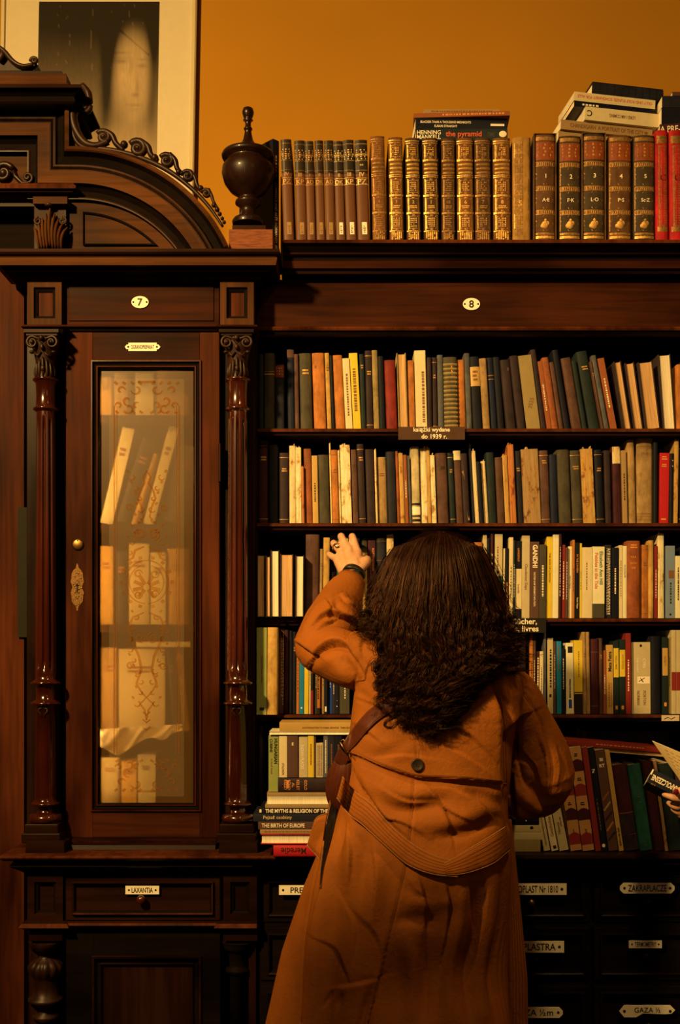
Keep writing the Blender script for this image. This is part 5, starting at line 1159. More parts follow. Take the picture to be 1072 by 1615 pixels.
# ------------------------------------------------------------------ left stack on the counter
YA = -0.150
ZC = ZTOP + 0.0006
def ls(cx): return 390 + cx/5.36
T90 = 90
G_ = 'books piled on the counter beside the column'
# pile from the bottom up (heights in pixels at depth YA-ish)
ya = -0.215; ZPL = 0.8102
stack([(431, 545, 20, cover('scarlet', 'paper'), [('text', 'Meredie', .5, .72, .5, T_BLACK, 90, .35)], 'shiny red book, lowest', dict(d=0.17, dy=-0.0, style='round', flip=True)),
       (411, 547, 16.5, cover('scarlet'), [], 'red-covered book showing cream page edges', dict(d=0.16, fore=True, style='round')),
       (410, 547, 6.5, cover('tan', 'paper'), [('scrawl', .4, .05, .6, .2, T_BROWN)], 'thin tan book', dict(d=0.15)),
       (407, 548, 12, cover('brown', 'paper'), [('text', 'THE BIRTH OF EUROPE', .5, .28, .55, T_WHITE, 90, .48, .02)], 'brown book, the birth of Europe,', dict(d=0.15)),
       (399, 560, 12, cover('charcoal', 'paper'), [('text', 'Pejzaż osobisty', .5, .24, .62, surf('ink_tan', (0.5, 0.36, 0.2), 0.6, 0.02, 5, 0), 90, .28)], 'charcoal book, Pejzaż osobisty,', dict(d=0.15)),
       (409, 568, 8.5, cover('black', 'paper'), [('text', 'THE MYTHS & RELIGION OF THE', .5, .37, .72, T_WHITE, 90, .62, .03), ('band', .0, .02, T_WHITE, .2, .8)], 'black book about myths', dict(d=0.15)),
       (418, 570, 5.5, cover('tan', 'paper'), [], 'thin tan booklet above the black book', dict(d=0.14)),
       (421, 570, 12.5, cover('pale', 'paper'), [], 'thick cream book showing page edges', dict(d=0.14, fore=True)),
       (421, 570, 5.5, cover('tan', 'paper'), [], 'thin browned book', dict(d=0.14))],
      ya, ZPL, G_, ' in the pile on the counter')
ztp = ZPL + (20+16.5+6.5+12+12+8.5+5.5+12.5+5.5)/sc(ya) + 9*0.0006
flat_book(438, 560, 0, 0, ya+0.004, cover('dbrown'), [('rows', .15, .85, .10+.1*i, .15+.1*i, 1, T_ORANGE) for i in range(1)] + [('text', t_, .5, z_, .2, T_ORANGE, 0, .7) for t_, z_ in (('KISZELY', .10), ('BÖNDI', .15), ('AL', .2), ('KELET', .26), ('GOLD', .36))], 'dark brown book with orange lettering lying under the upright books', G_, z=ztp, hfix=23/sc(ya), style='round', d=0.14)
zt2 = ztp + 23/sc(ya) + 0.0008
up = [(268, 336, 220, 'cream', [('text', 'UTAZASOK', .5, .2, .3, T_BROWN, -90, .3)]), (338, 428, 215, 'brown', [('text', 'g', .5, .8, .3, T_WHITE, 0)]), (436, 510, 225, 'beige', [('text', 'INDIAN PLACES', .4, .5, .35, T_WHITE, -90, .6)]), (512, 562, 215, 'yellow', []), (564, 579, 225, 'brown', []),
      (581, 640, 278, 'beige', [('scrawl', .2+.25*i, .05, .95, .12, T_BROWN) for i in range(3)]), (643, 682, 215, 'grey', [('scrawl', .4, .1, .9, .2, T_WHITE)]), (684, 738, 212, 'charcoal', []), (740, 800, 220, 'black', [])]
for i, (a, b_, t_, cn, dk) in enumerate(up):
    y = ya+0.006; w = (b_-a)/5.36/sc(y)*0.98; h = Z(1120+t_/5.36, y) - zt2
    o = make_book(w, h, 0.13, cover(cn, 'paper'), PAGES, 'flat', dk or [('scrawl', .4, .3, .8, .2, T_BROWN)]); put_book(o, X(ls(a), y), y, zt2, 0, 0, w)
    tag(o, f'{WORDC[cn]} upright paperback, {ORD[i]} from the yellow-green cookbook, under the lying cream board', 'book', G_)
y = ya+0.008; w = 85/5.36/sc(y); zb_ = ztp - 2.5/sc(ya)
o = make_book(w, Z(1120+214/5.36, y) - (ZPL+99.5/sc(ya)+0.006), 0.13, cover('yolive', 'paper'), PAGES, 'flat', [('text', 'HUNGARIAN', .72, .72, .34, T_BLACK, -90, .45, .03), ('text', 'CUISINE', .25, .82, .28, T_BLACK, -90, .25, .03), ('text', 'by Karoly Gundel', .28, .45, .2, T_BROWN, -90, .35)])
put_book(o, X(ls(179), y), y, ZPL+99.5/sc(ya)+0.0058, 0.0, 0, w); tag(o, 'yellow-green Hungarian cookbook standing on the pile', 'book', G_)
zt3 = Z(1120+210/5.36, ya)
flat_book(424.5, 556, 0, 0, ya+0.002, cover('pale', 'paper'), [], 'pale board lying across the upright books', G_, z=zt3+0.0006, hfix=5.2/sc(ya), d=0.13, fore=True)
flat_book(440.5, 556, 0, 0, ya+0.004, cover('ochre', 'paper'), [('text', 'AN INTRODUCTION TO ANIMAL BEHAVIOR   THIRD EDITION', .62, .66, .2, T_BROWN, 90, .7, .03)], 'ochre book with fine title lying topmost on the pile', G_, z=zt3+0.0016+5.2/sc(ya), hfix=13.5/sc(ya), d=0.13)
for i, (a, b_, t_, bt, cn, yy) in enumerate([(84, 122, 128, 905, 'dbrown', 0.01), (124, 138, 150, 905, 'black', 0.01), (140, 176, 160, 905, 'maroon', 0.01)]):
    w = (b_-a)/5.36/sc(yy); o = make_book(w, Z(1120+t_/5.36, yy)-ZC, 0.16, cover(cn), PAGES, 'round', []); put_book(o, max(X(ls(a)+2, yy), X(405)+0.002+0.0135*i), yy, ZC, 0, 0, w)
    tag(o, f'{WORDC[cn]} tall book, {ORD[i]} from the column, standing on the counter behind the pile', 'book', 'books standing behind the pile')

# ------------------------------------------------------------------ leaning books on the counter, beyond the woman
YR = -0.112
RF = (790, 1140, 3.801)
LW = [None]
def lean_book(bl, br, tl, tr, bot, top, cn, kd, deco, label, y=YR, d=0.17, pages=None):
    s_ = RF[2]; px = lambda v: RF[0]+v/s_
    hh = (bot-top)/s_/sc(y); sh = ((bl-tl)+(br-tr))/2/s_/sc(y); lean = math.atan2(sh, hh)
    w = (br-bl)/s_/sc(y)*math.cos(lean)*0.98; h = (hh - w*math.sin(lean))/math.cos(lean)
    xb = X(px(bl), y)
    if LW[0]:
        (ax, az), (bx, bz) = LW[0]; al = math.atan2(ax-bx, bz-az)
        if lean > al: lean = al + (lean-al)*0.1
        push = 0.0
        for t in (0.0, 0.5, 1.0):
            z_ = t*min(h, bz); push = max(push, ax + (bx-ax)*(z_/max(bz, 1e-4)) + 0.0005 - (xb - math.tan(lean)*z_))
        w -= min(push, w*0.35); xb += push
    LW[0] = ((xb + w/math.cos(lean), 0.0), (xb + w*math.cos(lean) - h*math.sin(lean), h*math.cos(lean) + w*math.sin(lean)))
    kind, style = STY[kd]; col = cover(cn, kind) if isinstance(cn, str) else cn
    o = make_book(w, h, d, col, pages or PAGES, style, deco); put_book(o, xb, y, ZC, lean, 0, w); return tag(o, label, 'book', 'leaning books on the counter beyond the woman')
WAVE = surf('wave_tan', seen((190, 112, 38)), 0.5, 0.1, 30, 0)
def wavy(num):
    dk = []
    for i in range(4):
        z0 = .06 + .235*i
        for j in range(8):
            x0 = j/8; hgt = .09 + .025*abs(math.sin(PI*(x0+.06)))
            dk.append(('band', z0+.0, z0+hgt, cover('maroon', 'paper') if i % 2 else cover('red', 'paper'), x0, x0+.126))
    return dk + [('rows', .3, .7, .2+.235*i, .235+.235*i, 2, T_BLACK) for i in range(1, 4)] + [('text', num, .5, .19, .34, T_BLACK, 0)]
lean_book(258, 296, 205, 243, 790, 505, 'beige', 'p', [('scrawl', .4, .1, .9, .2, T_BROWN)], 'slim beige paperback leaning first beside her sleeve')
lean_book(304, 345, 240, 282, 785, 500, 'cream', 'p', [('text', 'Geschichte', .5, .52, .5, T_BROWN, 90, .55), ('band', .04, .11, T_BLACK, .3, .8)], 'cream paperback titled Geschichte leaning beside her sleeve')
lean_book(352, 408, 270, 330, 790, 440, 'beige', 'p', [('text', 'Historia', .35, .4, .3, T_BROWN, 90, .5), ('text', 'polityczna', .7, .5, .25, T_BROWN, 90, .5)], 'beige paperback with two-line title leaning between Geschichte and wavy volumes')
lean_book(418, 486, 330, 402, 790, 160, WAVE, 'p', wavy('1'), 'tan volume one with maroon wave pattern leaning under her elbow')
lean_book(490, 560, 408, 476, 790, 160, WAVE, 'p', wavy('3'), 'tan volume three with maroon wave pattern leaning beside volume one')
lean_book(566, 600, 480, 494, 786, 160, 'red', 'p', [], 'narrow plain red book leaning between wave volume and black book')
lean_book(602, 640, 492, 536, 786, 162, 'black', 'p', [('text', 'Fe', .45, .77, .5, T_WHITE, -90), ('scrawl', .3, .2, .5, .15, T_BROWN), ('blob', .45, .05, .3, T_WHITE)], 'black paperback with white letters Fe leaning')
lean_book(646, 704, 540, 598, 782, 170, 'brown', 'p', [('text', 'BI', .55, .90, .36, T_WHITE, 0, .6, .03), ('text', 'RT', .55, .84, .36, T_WHITE, 0, .6, .03)] + [('line', .1, .5-.1*i, .9, .58-.1*i, .2, cover(['rust', 'tan', 'maroon', 'orange', 'dbrown'][i], 'paper')) for i in range(5)], 'brown paperback with a jumbled picture spine leaning')
lean_book(708, 736, 600, 640, 785, 180, 'ochre', 'p', [('text', 'SPIEL MIT POESIE', .5, .14, .4, T_BLACK, -90, .25)], 'narrow ochre paperback leaning in front of dark red books')
lean_book(742, 830, 655, 742, 782, 255, 'maroon', 'c', [('band', .0, .42, cover('dbrown')), ('band', .43, .44, T_BROWN), ('band', .18, .185, T_GOLD)], 'dark red book with a brown lower half leaning beside the green one')
lean_book(835, 914, 744, 832, 776, 250, 'green', 'c', [('rows', .35, .65, .62, .63, 1, T_GOLD), ('rows', .4, .6, .56, .57, 1, T_GOLD), ('blob', .55, .53, .04, T_GOLD), ('rows', .42, .6, .06, .07, 1, T_GOLD)], 'dark green cloth book leaning')
lean_book(925, 982, 838, 905, 772, 228, 'maroon', 'c', [], 'maroon cloth book leaning beside the green one')
lean_book(984, 1003, 908, 934, 772, 228, 'tan', 't', [], 'narrow tan book with bare spine leaning under the held black book')
lean_book(1008, 1100, 940, 1030, 772, 240, 'dgreen', 'c', [], 'blackish green book leaning under the held black book')
lean_book(1105, 1160, 1035, 1090, 772, 260, 'dbrown', 'c', [], 'dark brown book leaning, outermost on the counter')
zl_ = Z(1140+228/3.801, YR) + 0.012
flat_book(893, 1046, 0, 0, YR+0.01, cover('red', 'paper'), [('scrawl', .3, .3, .8, .2, T_ORANGE)], 'worn red book lying across the leaning books', 'books lying on the leaning books', z=Z(1174.5, YR+0.01), hfix=8/sc(YR), tilt=0.085, d=0.15)
flat_book(890, 1046, 0, 0, YR+0.014, cover('ochre', 'paper'), [], 'thin browned book lying under the worn red one', 'books lying on the leaning books', z=Z(1180.5, YR+0.01), hfix=5/sc(YR), tilt=0.085, d=0.14, fore=True, pages=PAGED)
# low pile beside the coat
yb_ = -0.12
stack([(778, 852, 18, cover('khaki', 'paper'), [], 'khaki book, lowest', dict(d=0.15)), (780, 855, 12, cover('beige', 'paper'), [], 'beige book', dict(d=0.15)), (782, 854, 11, cover('beige', 'paper'), [('blob', .4, .78, .25, T_BLACK)], 'beige book with a dark emblem', dict(d=0.15)),
       (782, 850, 13, cover('black', 'paper'), [('blob', .5, .7, .12, T_WHITE)], 'black book', dict(d=0.14)), (786, 845, 6, cover('cream', 'paper'), [], 'thin cream book, topmost', dict(d=0.12))], yb_, ZC, 'low pile on the counter behind the coat', ' in the low pile behind the coat')
# dark books deep on the counter under the lowest shelf
mb_ = None
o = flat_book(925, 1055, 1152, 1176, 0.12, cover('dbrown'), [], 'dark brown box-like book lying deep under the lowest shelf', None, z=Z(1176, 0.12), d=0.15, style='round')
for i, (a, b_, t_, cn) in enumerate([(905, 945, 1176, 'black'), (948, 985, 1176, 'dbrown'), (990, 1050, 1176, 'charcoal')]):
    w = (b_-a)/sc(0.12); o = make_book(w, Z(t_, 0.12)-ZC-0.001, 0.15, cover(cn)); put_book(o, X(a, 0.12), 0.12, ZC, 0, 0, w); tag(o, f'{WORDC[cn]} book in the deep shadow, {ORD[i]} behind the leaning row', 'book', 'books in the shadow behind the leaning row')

# ------------------------------------------------------------------ contents of the glazed cabinet
random.seed(12)
YI = 0.045
def inner(a, b_, tl, tr, t_, bt, cn, kd, label, y=YI, d=0.14):
    zb = Z(bt, 0.0); hh = Z(t_, y)-zb; sh = ((a-tl)+(b_-tr))/2/sc(y); lean = math.atan2(sh, hh); w = (X(b_, y)-X(a, y))*math.cos(lean)*0.98; h = (hh - w*abs(math.sin(lean)))/math.cos(lean)
    kind, style = STY[kd]; o = make_book(w, h, d, cover(cn, kind), PAGES, style, [('rows', .2, .8, .7, .8, 2, T_BROWN)]); put_book(o, X(a, y), y, zb+0.0006, lean, 0, w); tag(o, label, 'book', 'books behind the etched glass')
PY = (655, 827, 985, 1155, 1276)
inner(158, 178, 158, 178, 596, PY[0], 'ochre', 'c', 'ochre book behind the glass on the highest shelf')
inner(180, 205, 180, 205, 590, PY[0], 'tan', 'c', 'tan book behind the glass beside the highest cream one')
inner(214, 243, 214, 243, 590, PY[0], 'pale', 'p', 'cream book in the middle of the highest glazed shelf')
inner(246, 300, 246, 300, 585, PY[0], 'ochre', 'c', 'wide ochre book behind the glass on the highest shelf')
inner(158, 178, 185, 224, 674, PY[1], 'pale', 'p', 'pale book slanting behind the etched glass', YI-0.02)
inner(180, 205, 226, 252, 690, PY[1], 'charcoal', 'c', 'charcoal book slanting behind the glass', YI-0.015)
inner(207, 217, 243, 252, 715, PY[1], 'ochre', 'c', 'ochre book slanting behind the glass', YI-0.01)
inner(226, 243, 266, 286, 672, PY[1], 'pale', 'p', 'second pale book slanting behind the etched glass', YI-0.01)
inner(254, 300, 292, 322, 700, PY[1], 'grey', 'c', 'grey book slanting behind the glass')
inner(158, 180, 158, 180, 862, PY[2], 'ochre', 'c', 'ochre book behind the medallion of the glass')
inner(182, 202, 182, 202, 870, PY[2], 'charcoal', 'c', 'dark book behind the medallion of the glass')
inner(204, 236, 204, 236, 858, PY[2], 'beige', 'p', 'beige book behind the medallion of the glass')
inner(238, 262, 238, 262, 872, PY[2], 'pale', 'p', 'pale book behind the medallion of the glass')
inner(264, 300, 264, 300, 866, PY[2], 'ochre', 'c', 'wide ochre book behind the medallion of the glass')
inner(160, 186, 160, 186, 1022, PY[3], 'tan', 'c', 'tan book above the crumpled papers behind the glass', YI+0.02)
inner(188, 262, 188, 262, 1024, PY[3], 'beige', 'p', 'broad beige book above the crumpled papers', YI+0.02)
inner(274, 286, 264, 272, 1022, PY[3], 'charcoal', 'c', 'thin dark book slanting above the crumpled papers', YI-0.01)
inner(289, 300, 276, 290, 1024, PY[3], 'ochre', 'c', 'thin ochre book slanting above the crumpled papers', YI)
flat_book(215, 300, 1003, 1010, YI-0.03, cover('pale', 'paper'), [], 'thin pale book lying under the third glazed shelf', 'books behind the etched glass', z=Z(1021, YI+0.02)+0.0008, hfix=8/sc(YI), d=0.13)
inner(160, 190, 160, 190, 1195, PY[4], 'beige', 'c', 'beige book on the lowest glazed shelf')
inner(192, 216, 192, 216, 1200, PY[4], 'ochre', 'p', 'ochre book on the lowest glazed shelf')
inner(218, 246, 218, 246, 1190, PY[4], 'pale', 'p', 'bright cream book on the lowest glazed shelf', YI-0.02)
inner(250, 300, 250, 300, 1196, PY[4], 'dbrown', 'c', 'dark brown book on the lowest glazed shelf')
mb = MB(); nx, nz = 26, 12; v = []
for j in range(nz+1):
    for i in range(nx+1):
        u_, w_ = i/nx, j/nz
        px = 158 + 130*u_; py = 1150 - 8*u_ + w_*(10 + 34*max(0, 1-abs(u_-0.22)*2.2) + 14*math.exp(-((u_-.75)/.12)**2))
        yy = -0.013 - 0.016*w_ + 0.006*math.sin(u_*19 + w_*4) + 0.004*math.sin(u_*41+w_*9)
        v.append(P(px, py, yy))
mb.add(v, [(j*(nx+1)+i, (j+1)*(nx+1)+i, (j+1)*(nx+1)+i+1, j*(nx+1)+i+1) for j in range(nz) for i in range(nx)], surf('white_paper', (0.82, 0.76, 0.64), 0.8, 0.05, 20, 0), True)
o = tag(mb.build('crumpled_paper'), 'crumpled white paper hanging over the fourth shelf behind the glass', 'paper')
sm_ = o.modifiers.new('t', 'SOLIDIFY'); sm_.thickness = 0.0005

# ------------------------------------------------------------------ framed picture on the wall
YW = 0.402
pf = empty('framed_picture', (X(150, YW), 0.41, Z(100, YW)), 'large framed print of a veiled pale face hanging on the ochre wall', 'picture')
def rp(px, py): return (X(px - 0.018*(py-100)*1.0, YW), Z(py, YW))
mb = MB(); w4 = 1/sc(YW)
fx0, fx1, fy0, fy1 = 1, 309, -62, 560
q = [rp(fx0, fy1), rp(fx0, fy0), rp(fx1, fy0), rp(fx1, fy1)]
FR = surf('frame_cream', (0.54, 0.46, 0.26), 0.35, 0.05, 60, 0.05)
mb.sweep(q, [(0, 0.415), (0, YW-0.006), (2*w4, YW-0.010), (6*w4, YW-0.010), (7*w4, YW-0.002)], FR, closed=True)
child(mb, 'frame', pf)
mb = MB(); mb.prism([rp(fx0+5, fy1-5), rp(fx1-5, fy1-5), rp(fx1-5, fy0+5), rp(fx0+5, fy0+5)], YW-0.001, YW+0.004, surf('mat_board', (0.57, 0.50, 0.33), 0.7, 0.04, 30, 0.0))
child(mb, 'mat', pf)
mb = MB(); NX_, NZ_ = 96, 160; v = []
PX0, PX1, PY0, PY1 = 60, 250, 3, 420
for j in range(NZ_+1):
    for i in range(NX_+1):
        a = rp(PX0 + (PX1-PX0)*i/NX_, PY0 + (PY1-PY0)*j/NZ_); v.append((a[0], YW-0.0014, a[1]))
PM = bpy.data.materials.new('print_ink'); nt, n, l, b = nodes(PM); at = n.new('ShaderNodeAttribute'); at.attribute_name = 'ink'; l.new(at.outputs['Color'], b.inputs['Base Color']); b.inputs['Roughness'].default_value = 0.5; b.inputs['Specular IOR Level'].default_value = 0.08
mb.add(v, [(j*(NX_+1)+i, (j+1)*(NX_+1)+i, (j+1)*(NX_+1)+i+1, j*(NX_+1)+i+1) for j in range(NZ_) for i in range(NX_)], PM, True)
pr_ = child(mb, 'print', pf)
ca = pr_.data.color_attributes.new('ink', 'FLOAT_COLOR', 'POINT')
ii = np.arange(len(v)); gx = PX0 + (PX1-PX0)*(ii % (NX_+1))/NX_; gy = PY0 + (PY1-PY0)*(ii//(NX_+1))/NZ_
g = lambda cx, cy, rx, ry, p=2.0: np.exp(-(((gx-cx)/rx)**2 + ((gy-cy)/ry)**2)**(p/2))
down = np.clip((gy-60)/260, 0, 1)
val = 0.035 + 0.42*down**1.4 + 0.05*down
cxf = 212 + 0.06*(gy-120)
face = g(209, 122, 31, 76, 5); face *= np.clip(1.15 - np.clip((gx-218)/34, 0, 1)*0.45, 0, 1)
neck = np.exp(-(((gx-200)/42)**4))*np.clip((gy-190)/40, 0, 1)
hairv = np.exp(-(((gx-(172-0.05*(gy-100)))/10)**2))*np.clip((gy-30)/20, 0, 1)*np.clip((235-gy)/40, 0, 1)
val = val*(1-face) + face*(0.44 - 0.10*np.clip((75-gy)/30, 0, 1)); val = val + 0.10*neck
val -= face*(0.20*g(191, 97, 9, 3.2) + 0.10*g(190, 91, 11, 2) + 0.13*g(189, 84, 13, 2.2) + 0.17*g(224, 104, 7, 3.2) + 0.10*g(225, 94, 9, 2) + 0.13*g(214, 150, 6, 2.6) + 0.10*g(217, 140, 3, 16) + 0.14*g(214, 166, 11, 2.0) + 0.07*g(214, 173, 8, 2.4) + 0.10*g(196, 180, 10, 24) + 0.05*g(207, 104, 3, 18))
val += face*(0.06*g(209, 130, 4, 16) + 0.05*g(196, 122, 10, 14) + 0.06*g(212, 188, 8, 6))
val -= 0.16*hairv + 0.10*np.exp(-(((gx-240)/7)**2))*np.clip((240-gy)/60, 0, 1)
vl = np.abs((gy-46) - (gx-186)*0.85); val -= 0.12*np.exp(-(vl/1.6)**2)*(gx > 184)*(gx < 236)
val = val*(1-0.7*np.clip(g(140, 10, 130, 50, 4)-face, 0, 1))
rs = np.random.RandomState(3); colx = rs.rand(400)
streak = np.interp(gx*1.7 + 6*np.sin(gy/40), np.arange(400), colx); val *= 0.90 + 0.16*streak
val += 0.05*(streak > 0.93)*(gy < 110)
val = np.clip(val, 0.02, 0.7)
val = val*0.85
colr = np.stack([val, val*0.74, val*0.40, np.ones_like(val)], 1)
ca.data.foreach_set('color', colr.astype(np.float32).ravel())
# ------------------------------------------------------------------ people: shared tools
def catmull(pts, rs, k=6):
    P_ = [Vector(p) for p in pts]; out, ro = [], []
    for i in range(len(P_)-1):
        p0, p1, p2, p3 = [P_[max(0, min(len(P_)-1, i+d))] for d in (-1, 0, 1, 2)]
        for j in range(k):
            t = j/k
            out.append(0.5*((2*p1)+(p2-p0)*t+(2*p0-5*p1+4*p2-p3)*t*t+(3*p1-p0-3*p2+p3)*t**3)); ro.append(rs[i]*(1-t)+rs[i+1]*t)
    out.append(P_[-1]); ro.append(rs[-1]); return out, ro
def limb(mb, pts, rs, mat, sides=14, k=6, flat=(1, 1), caps=True):
    p, r = catmull(pts, rs, k); mb.tube(p, r, mat, sides, flat)
    if caps:
        mb.sphere(p[0], r[0]*0.98, mat, 8); mb.sphere(p[-1], r[-1]*0.98, mat, 8)
def loft(mb, rings, mat, n_=48, e=2.4, front=1.0):
    """rings: (cx, cy, z, a, b): superellipse sections"""
    v = []
    for (cx, cy, z, a, b_) in rings:
        for j in range(n_):
            t = 2*PI*j/n_; c_, s_ = math.cos(t), math.sin(t)
            v.append((cx + a*math.copysign(abs(c_)**(2/e), c_), cy + b_*math.copysign(abs(s_)**(2/e), s_), z))
    m_ = len(rings); up = rings[-1][2] > rings[0][2]
    f = [(i*n_+j, i*n_+(j+1) % n_, (i+1)*n_+(j+1) % n_, (i+1)*n_+j) for i in range(m_-1) for j in range(n_)]
    f += [tuple(range(n_))[::-1], tuple(range((m_-1)*n_, m_*n_))]
    if not up: f = [q[::-1] for q in f]
    mb.add(v, f, mat, True)
def remesh(mb, name, voxel, smooth=2, mat=None):
    o = mb.build(name); md = o.modifiers.new('r', 'REMESH'); md.mode = 'VOXEL'; md.voxel_size = voxel; md.use_smooth_shade = True
    if smooth: sm = o.modifiers.new('s', 'SMOOTH'); sm.iterations = smooth; sm.factor = 0.5
    dg = bpy.context.evaluated_depsgraph_get(); me = bpy.data.meshes.new_from_object(o.evaluated_get(dg))
    bpy.data.objects.remove(o); me.name = name
    me.materials.clear(); me.materials.append(mat)
    n2 = len(me.polygons); me.polygons.foreach_set('material_index', [0]*n2); me.polygons.foreach_set('use_smooth', [True]*n2)
    o = bpy.data.objects.new(name, me); C.objects.link(o); return o
def getco(me):
    a = np.empty(len(me.vertices)*3, np.float32); me.vertices.foreach_get('co', a); return a.reshape(-1, 3).astype(np.float64)
def getno(me):
    a = np.empty(len(me.vertices)*3, np.float32); me.vertices.foreach_get('normal', a); return a.reshape(-1, 3).astype(np.float64)
def topx(co):
    k = FPX/(co[:, 1]-CAMY); return 536 + co[:, 0]*k, HOR - (co[:, 2]-CAMZ)*k

SKIN = bpy.data.materials.new('skin'); nt, n, l, b = nodes(SKIN)
f = noise_n(n, l, texco(n, l, (1, 1, 1)), 60, 3); cc = ramp(n, l, f, [(0.3, (0.44, 0.23, 0.13)), (0.7, (0.52, 0.30, 0.18))]); l.new(cc, b.inputs['Base Color'])
b.inputs['Roughness'].default_value = 0.5; b.inputs['Subsurface Weight'].default_value = 0.12; b.inputs['Subsurface Radius'].default_value = (0.012, 0.004, 0.002)
b.inputs['Specular IOR Level'].default_value = 0.3

def fabric(name, col, rough=0.72, seams=None):
    m = bpy.data.materials.new(name); nt, n, l, b = nodes(m)
    v = texco(n, l, (1, 1, 1), False)
    f1 = noise_n(n, l, v, 9, 4, 0.6); f2 = noise_n(n, l, v, 55, 5, 0.65, 0.6)
    c1 = ramp(n, l, f1, [(0.3, mul(col, 0.86)), (0.7, mul(col, 1.10))])
    w1 = n.new('ShaderNodeTexWave'); w1.inputs['Scale'].default_value = 420; w1.inputs['Distortion'].default_value = 2.0; w1.bands_direction = 'X'; l.new(v, w1.inputs[0])
    w2 = n.new('ShaderNodeTexWave'); w2.inputs['Scale'].default_value = 420; w2.inputs['Distortion'].default_value = 2.0; w2.bands_direction = 'Z'; l.new(v, w2.inputs[0])
    ad = n.new('ShaderNodeMath'); ad.operation = 'ADD'; l.new(w1.outputs['Fac'], ad.inputs[0]); l.new(w2.outputs['Fac'], ad.inputs[1])
    l.new(c1, b.inputs['Base Color']); b.inputs['Roughness'].default_value = rough; b.inputs['Specular IOR Level'].default_value = 0.12
    b.inputs['Sheen Weight'].default_value = 0.0; b.inputs['Sheen Roughness'].default_value = 0.5; b.inputs['Sheen Tint'].default_value = (1, 0.6, 0.3, 1)
    b1 = n.new('ShaderNodeBump'); b1.inputs['Strength'].default_value = 0.15; b1.inputs['Distance'].default_value = 0.0004; l.new(ad.outputs[0], b1.inputs['Height'])
    b2 = n.new('ShaderNodeBump'); b2.inputs['Strength'].default_value = 0.35; b2.inputs['Distance'].default_value = 0.006; l.new(f2, b2.inputs['Height']); l.new(b1.outputs[0], b2.inputs['Normal'])
    l.new(b2.outputs[0], b.inputs['Normal']); return m
COAT = fabric('coat_cotton', (0.252, 0.077, 0.009))
COATD = fabric('coat_lining_shaded', (0.006, 0.003, 0.002))  # near-black: the shade inside the slit is put into this colour
EDGE = surf('coat_edge', (0.30, 0.13, 0.045), 0.7, 0.1, 200, 0.0)
SEAM2 = surf('belt_stitching', (0.10, 0.030, 0.006), 0.8, 0.1, 200, 0.0)
SEAM = surf('coat_thread', (0.20, 0.065, 0.014), 0.8, 0.1, 200, 0.0)
LEATHER = surf('bag_leather', (0.070, 0.016, 0.006), 0.5, 0.2, 90, 0.3, spec=0.2)
HAIRM = bpy.data.materials.new('hair_dark_brown'); nt, n, l, b = nodes(HAIRM)
at = n.new('ShaderNodeAttribute'); at.attribute_name = 'tone'; cc = ramp(n, l, at.outputs['Fac'], [(0.0, (0.003, 0.0011, 0.0008)), (0.5, (0.010, 0.0032, 0.0016)), (1.0, (0.048, 0.013, 0.0045))]); l.new(cc, b.inputs['Base Color'])
b.inputs['Roughness'].default_value = 0.40; b.inputs['Specular IOR Level'].default_value = 0.22; b.inputs['Specular Tint'].default_value = (1.0, 0.55, 0.35, 1)
HMASS = surf('hair_shade', (0.004, 0.0016, 0.0012), 0.9, 0.2, 40, 0, spec=0.0)

# ------------------------------------------------------------------ the woman
YB_ = -0.50
wo = None
def Q(px, py, y=YB_): return P(px, py, y)
mb = MB()
# head with a face turned to the shelf (+y)
hc = Q(694, 922, -0.485)
loft(mb, [(hc.x, hc.y + oy, hc.z + oz, a, b_) for oz, a, b_, oy in ((-0.118, 0.030, 0.035, 0.045), (-0.10, 0.046, 0.055, 0.035), (-0.075, 0.058, 0.078, 0.018), (-0.04, 0.068, 0.090, 0.005), (0.0, 0.074, 0.096, 0), (0.04, 0.075, 0.096, -0.003), (0.07, 0.066, 0.086, -0.004), (0.092, 0.048, 0.064, -0.004), (0.105, 0.022, 0.03, -0.004))], SKIN, 32, 2.1)
limb(mb, [hc+Vector((0, 0.090, 0.012)), hc+Vector((0, 0.104, -0.018)), hc+Vector((0, 0.106, -0.030))], [0.007, 0.010, 0.012], SKIN, 8)        # nose
for s_ in (-1, 1):
    mb.sphere(hc+Vector((s_*0.030, 0.082, 0.004)), 0.013, SKIN, 8); mb.sphere(hc+Vector((s_*0.012, 0.098, -0.032)), 0.007, SKIN, 6)
    limb(mb, [hc+Vector((s_*0.048, 0.074, 0.020)), hc+Vector((s_*0.028, 0.088, 0.024)), hc+Vector((s_*0.010, 0.092, 0.020))], [0.006, 0.008, 0.006], SKIN, 8)
    limb(mb, [hc+Vector((s_*0.074, -0.002, 0.018)), hc+Vector((s_*0.083, -0.010, 0.010)), hc+Vector((s_*0.080, -0.004, -0.018)), hc+Vector((s_*0.072, 0.004, -0.026))], [0.006, 0.008, 0.007, 0.006], SKIN, 8)
    mb.sphere(hc+Vector((s_*0.035, 0.066, -0.03)), 0.024, SKIN, 8)
limb(mb, [hc+Vector((-0.020, 0.086, -0.058)), hc+Vector((0, 0.097, -0.056)), hc+Vector((0.020, 0.086, -0.058))], [0.004, 0.0075, 0.004], SKIN, 8)
limb(mb, [hc+Vector((-0.017, 0.084, -0.068)), hc+Vector((0, 0.094, -0.068)), hc+Vector((0.017, 0.084, -0.068))], [0.004, 0.008, 0.004], SKIN, 8)
mb.sphere(hc+Vector((0, 0.078, -0.095)), 0.022, SKIN, 8)
limb(mb, [hc+Vector((0, -0.01, -0.06)), Q(700, 1000, -0.50), Q(702, 1040, -0.50)], [0.050, 0.050, 0.07], SKIN)
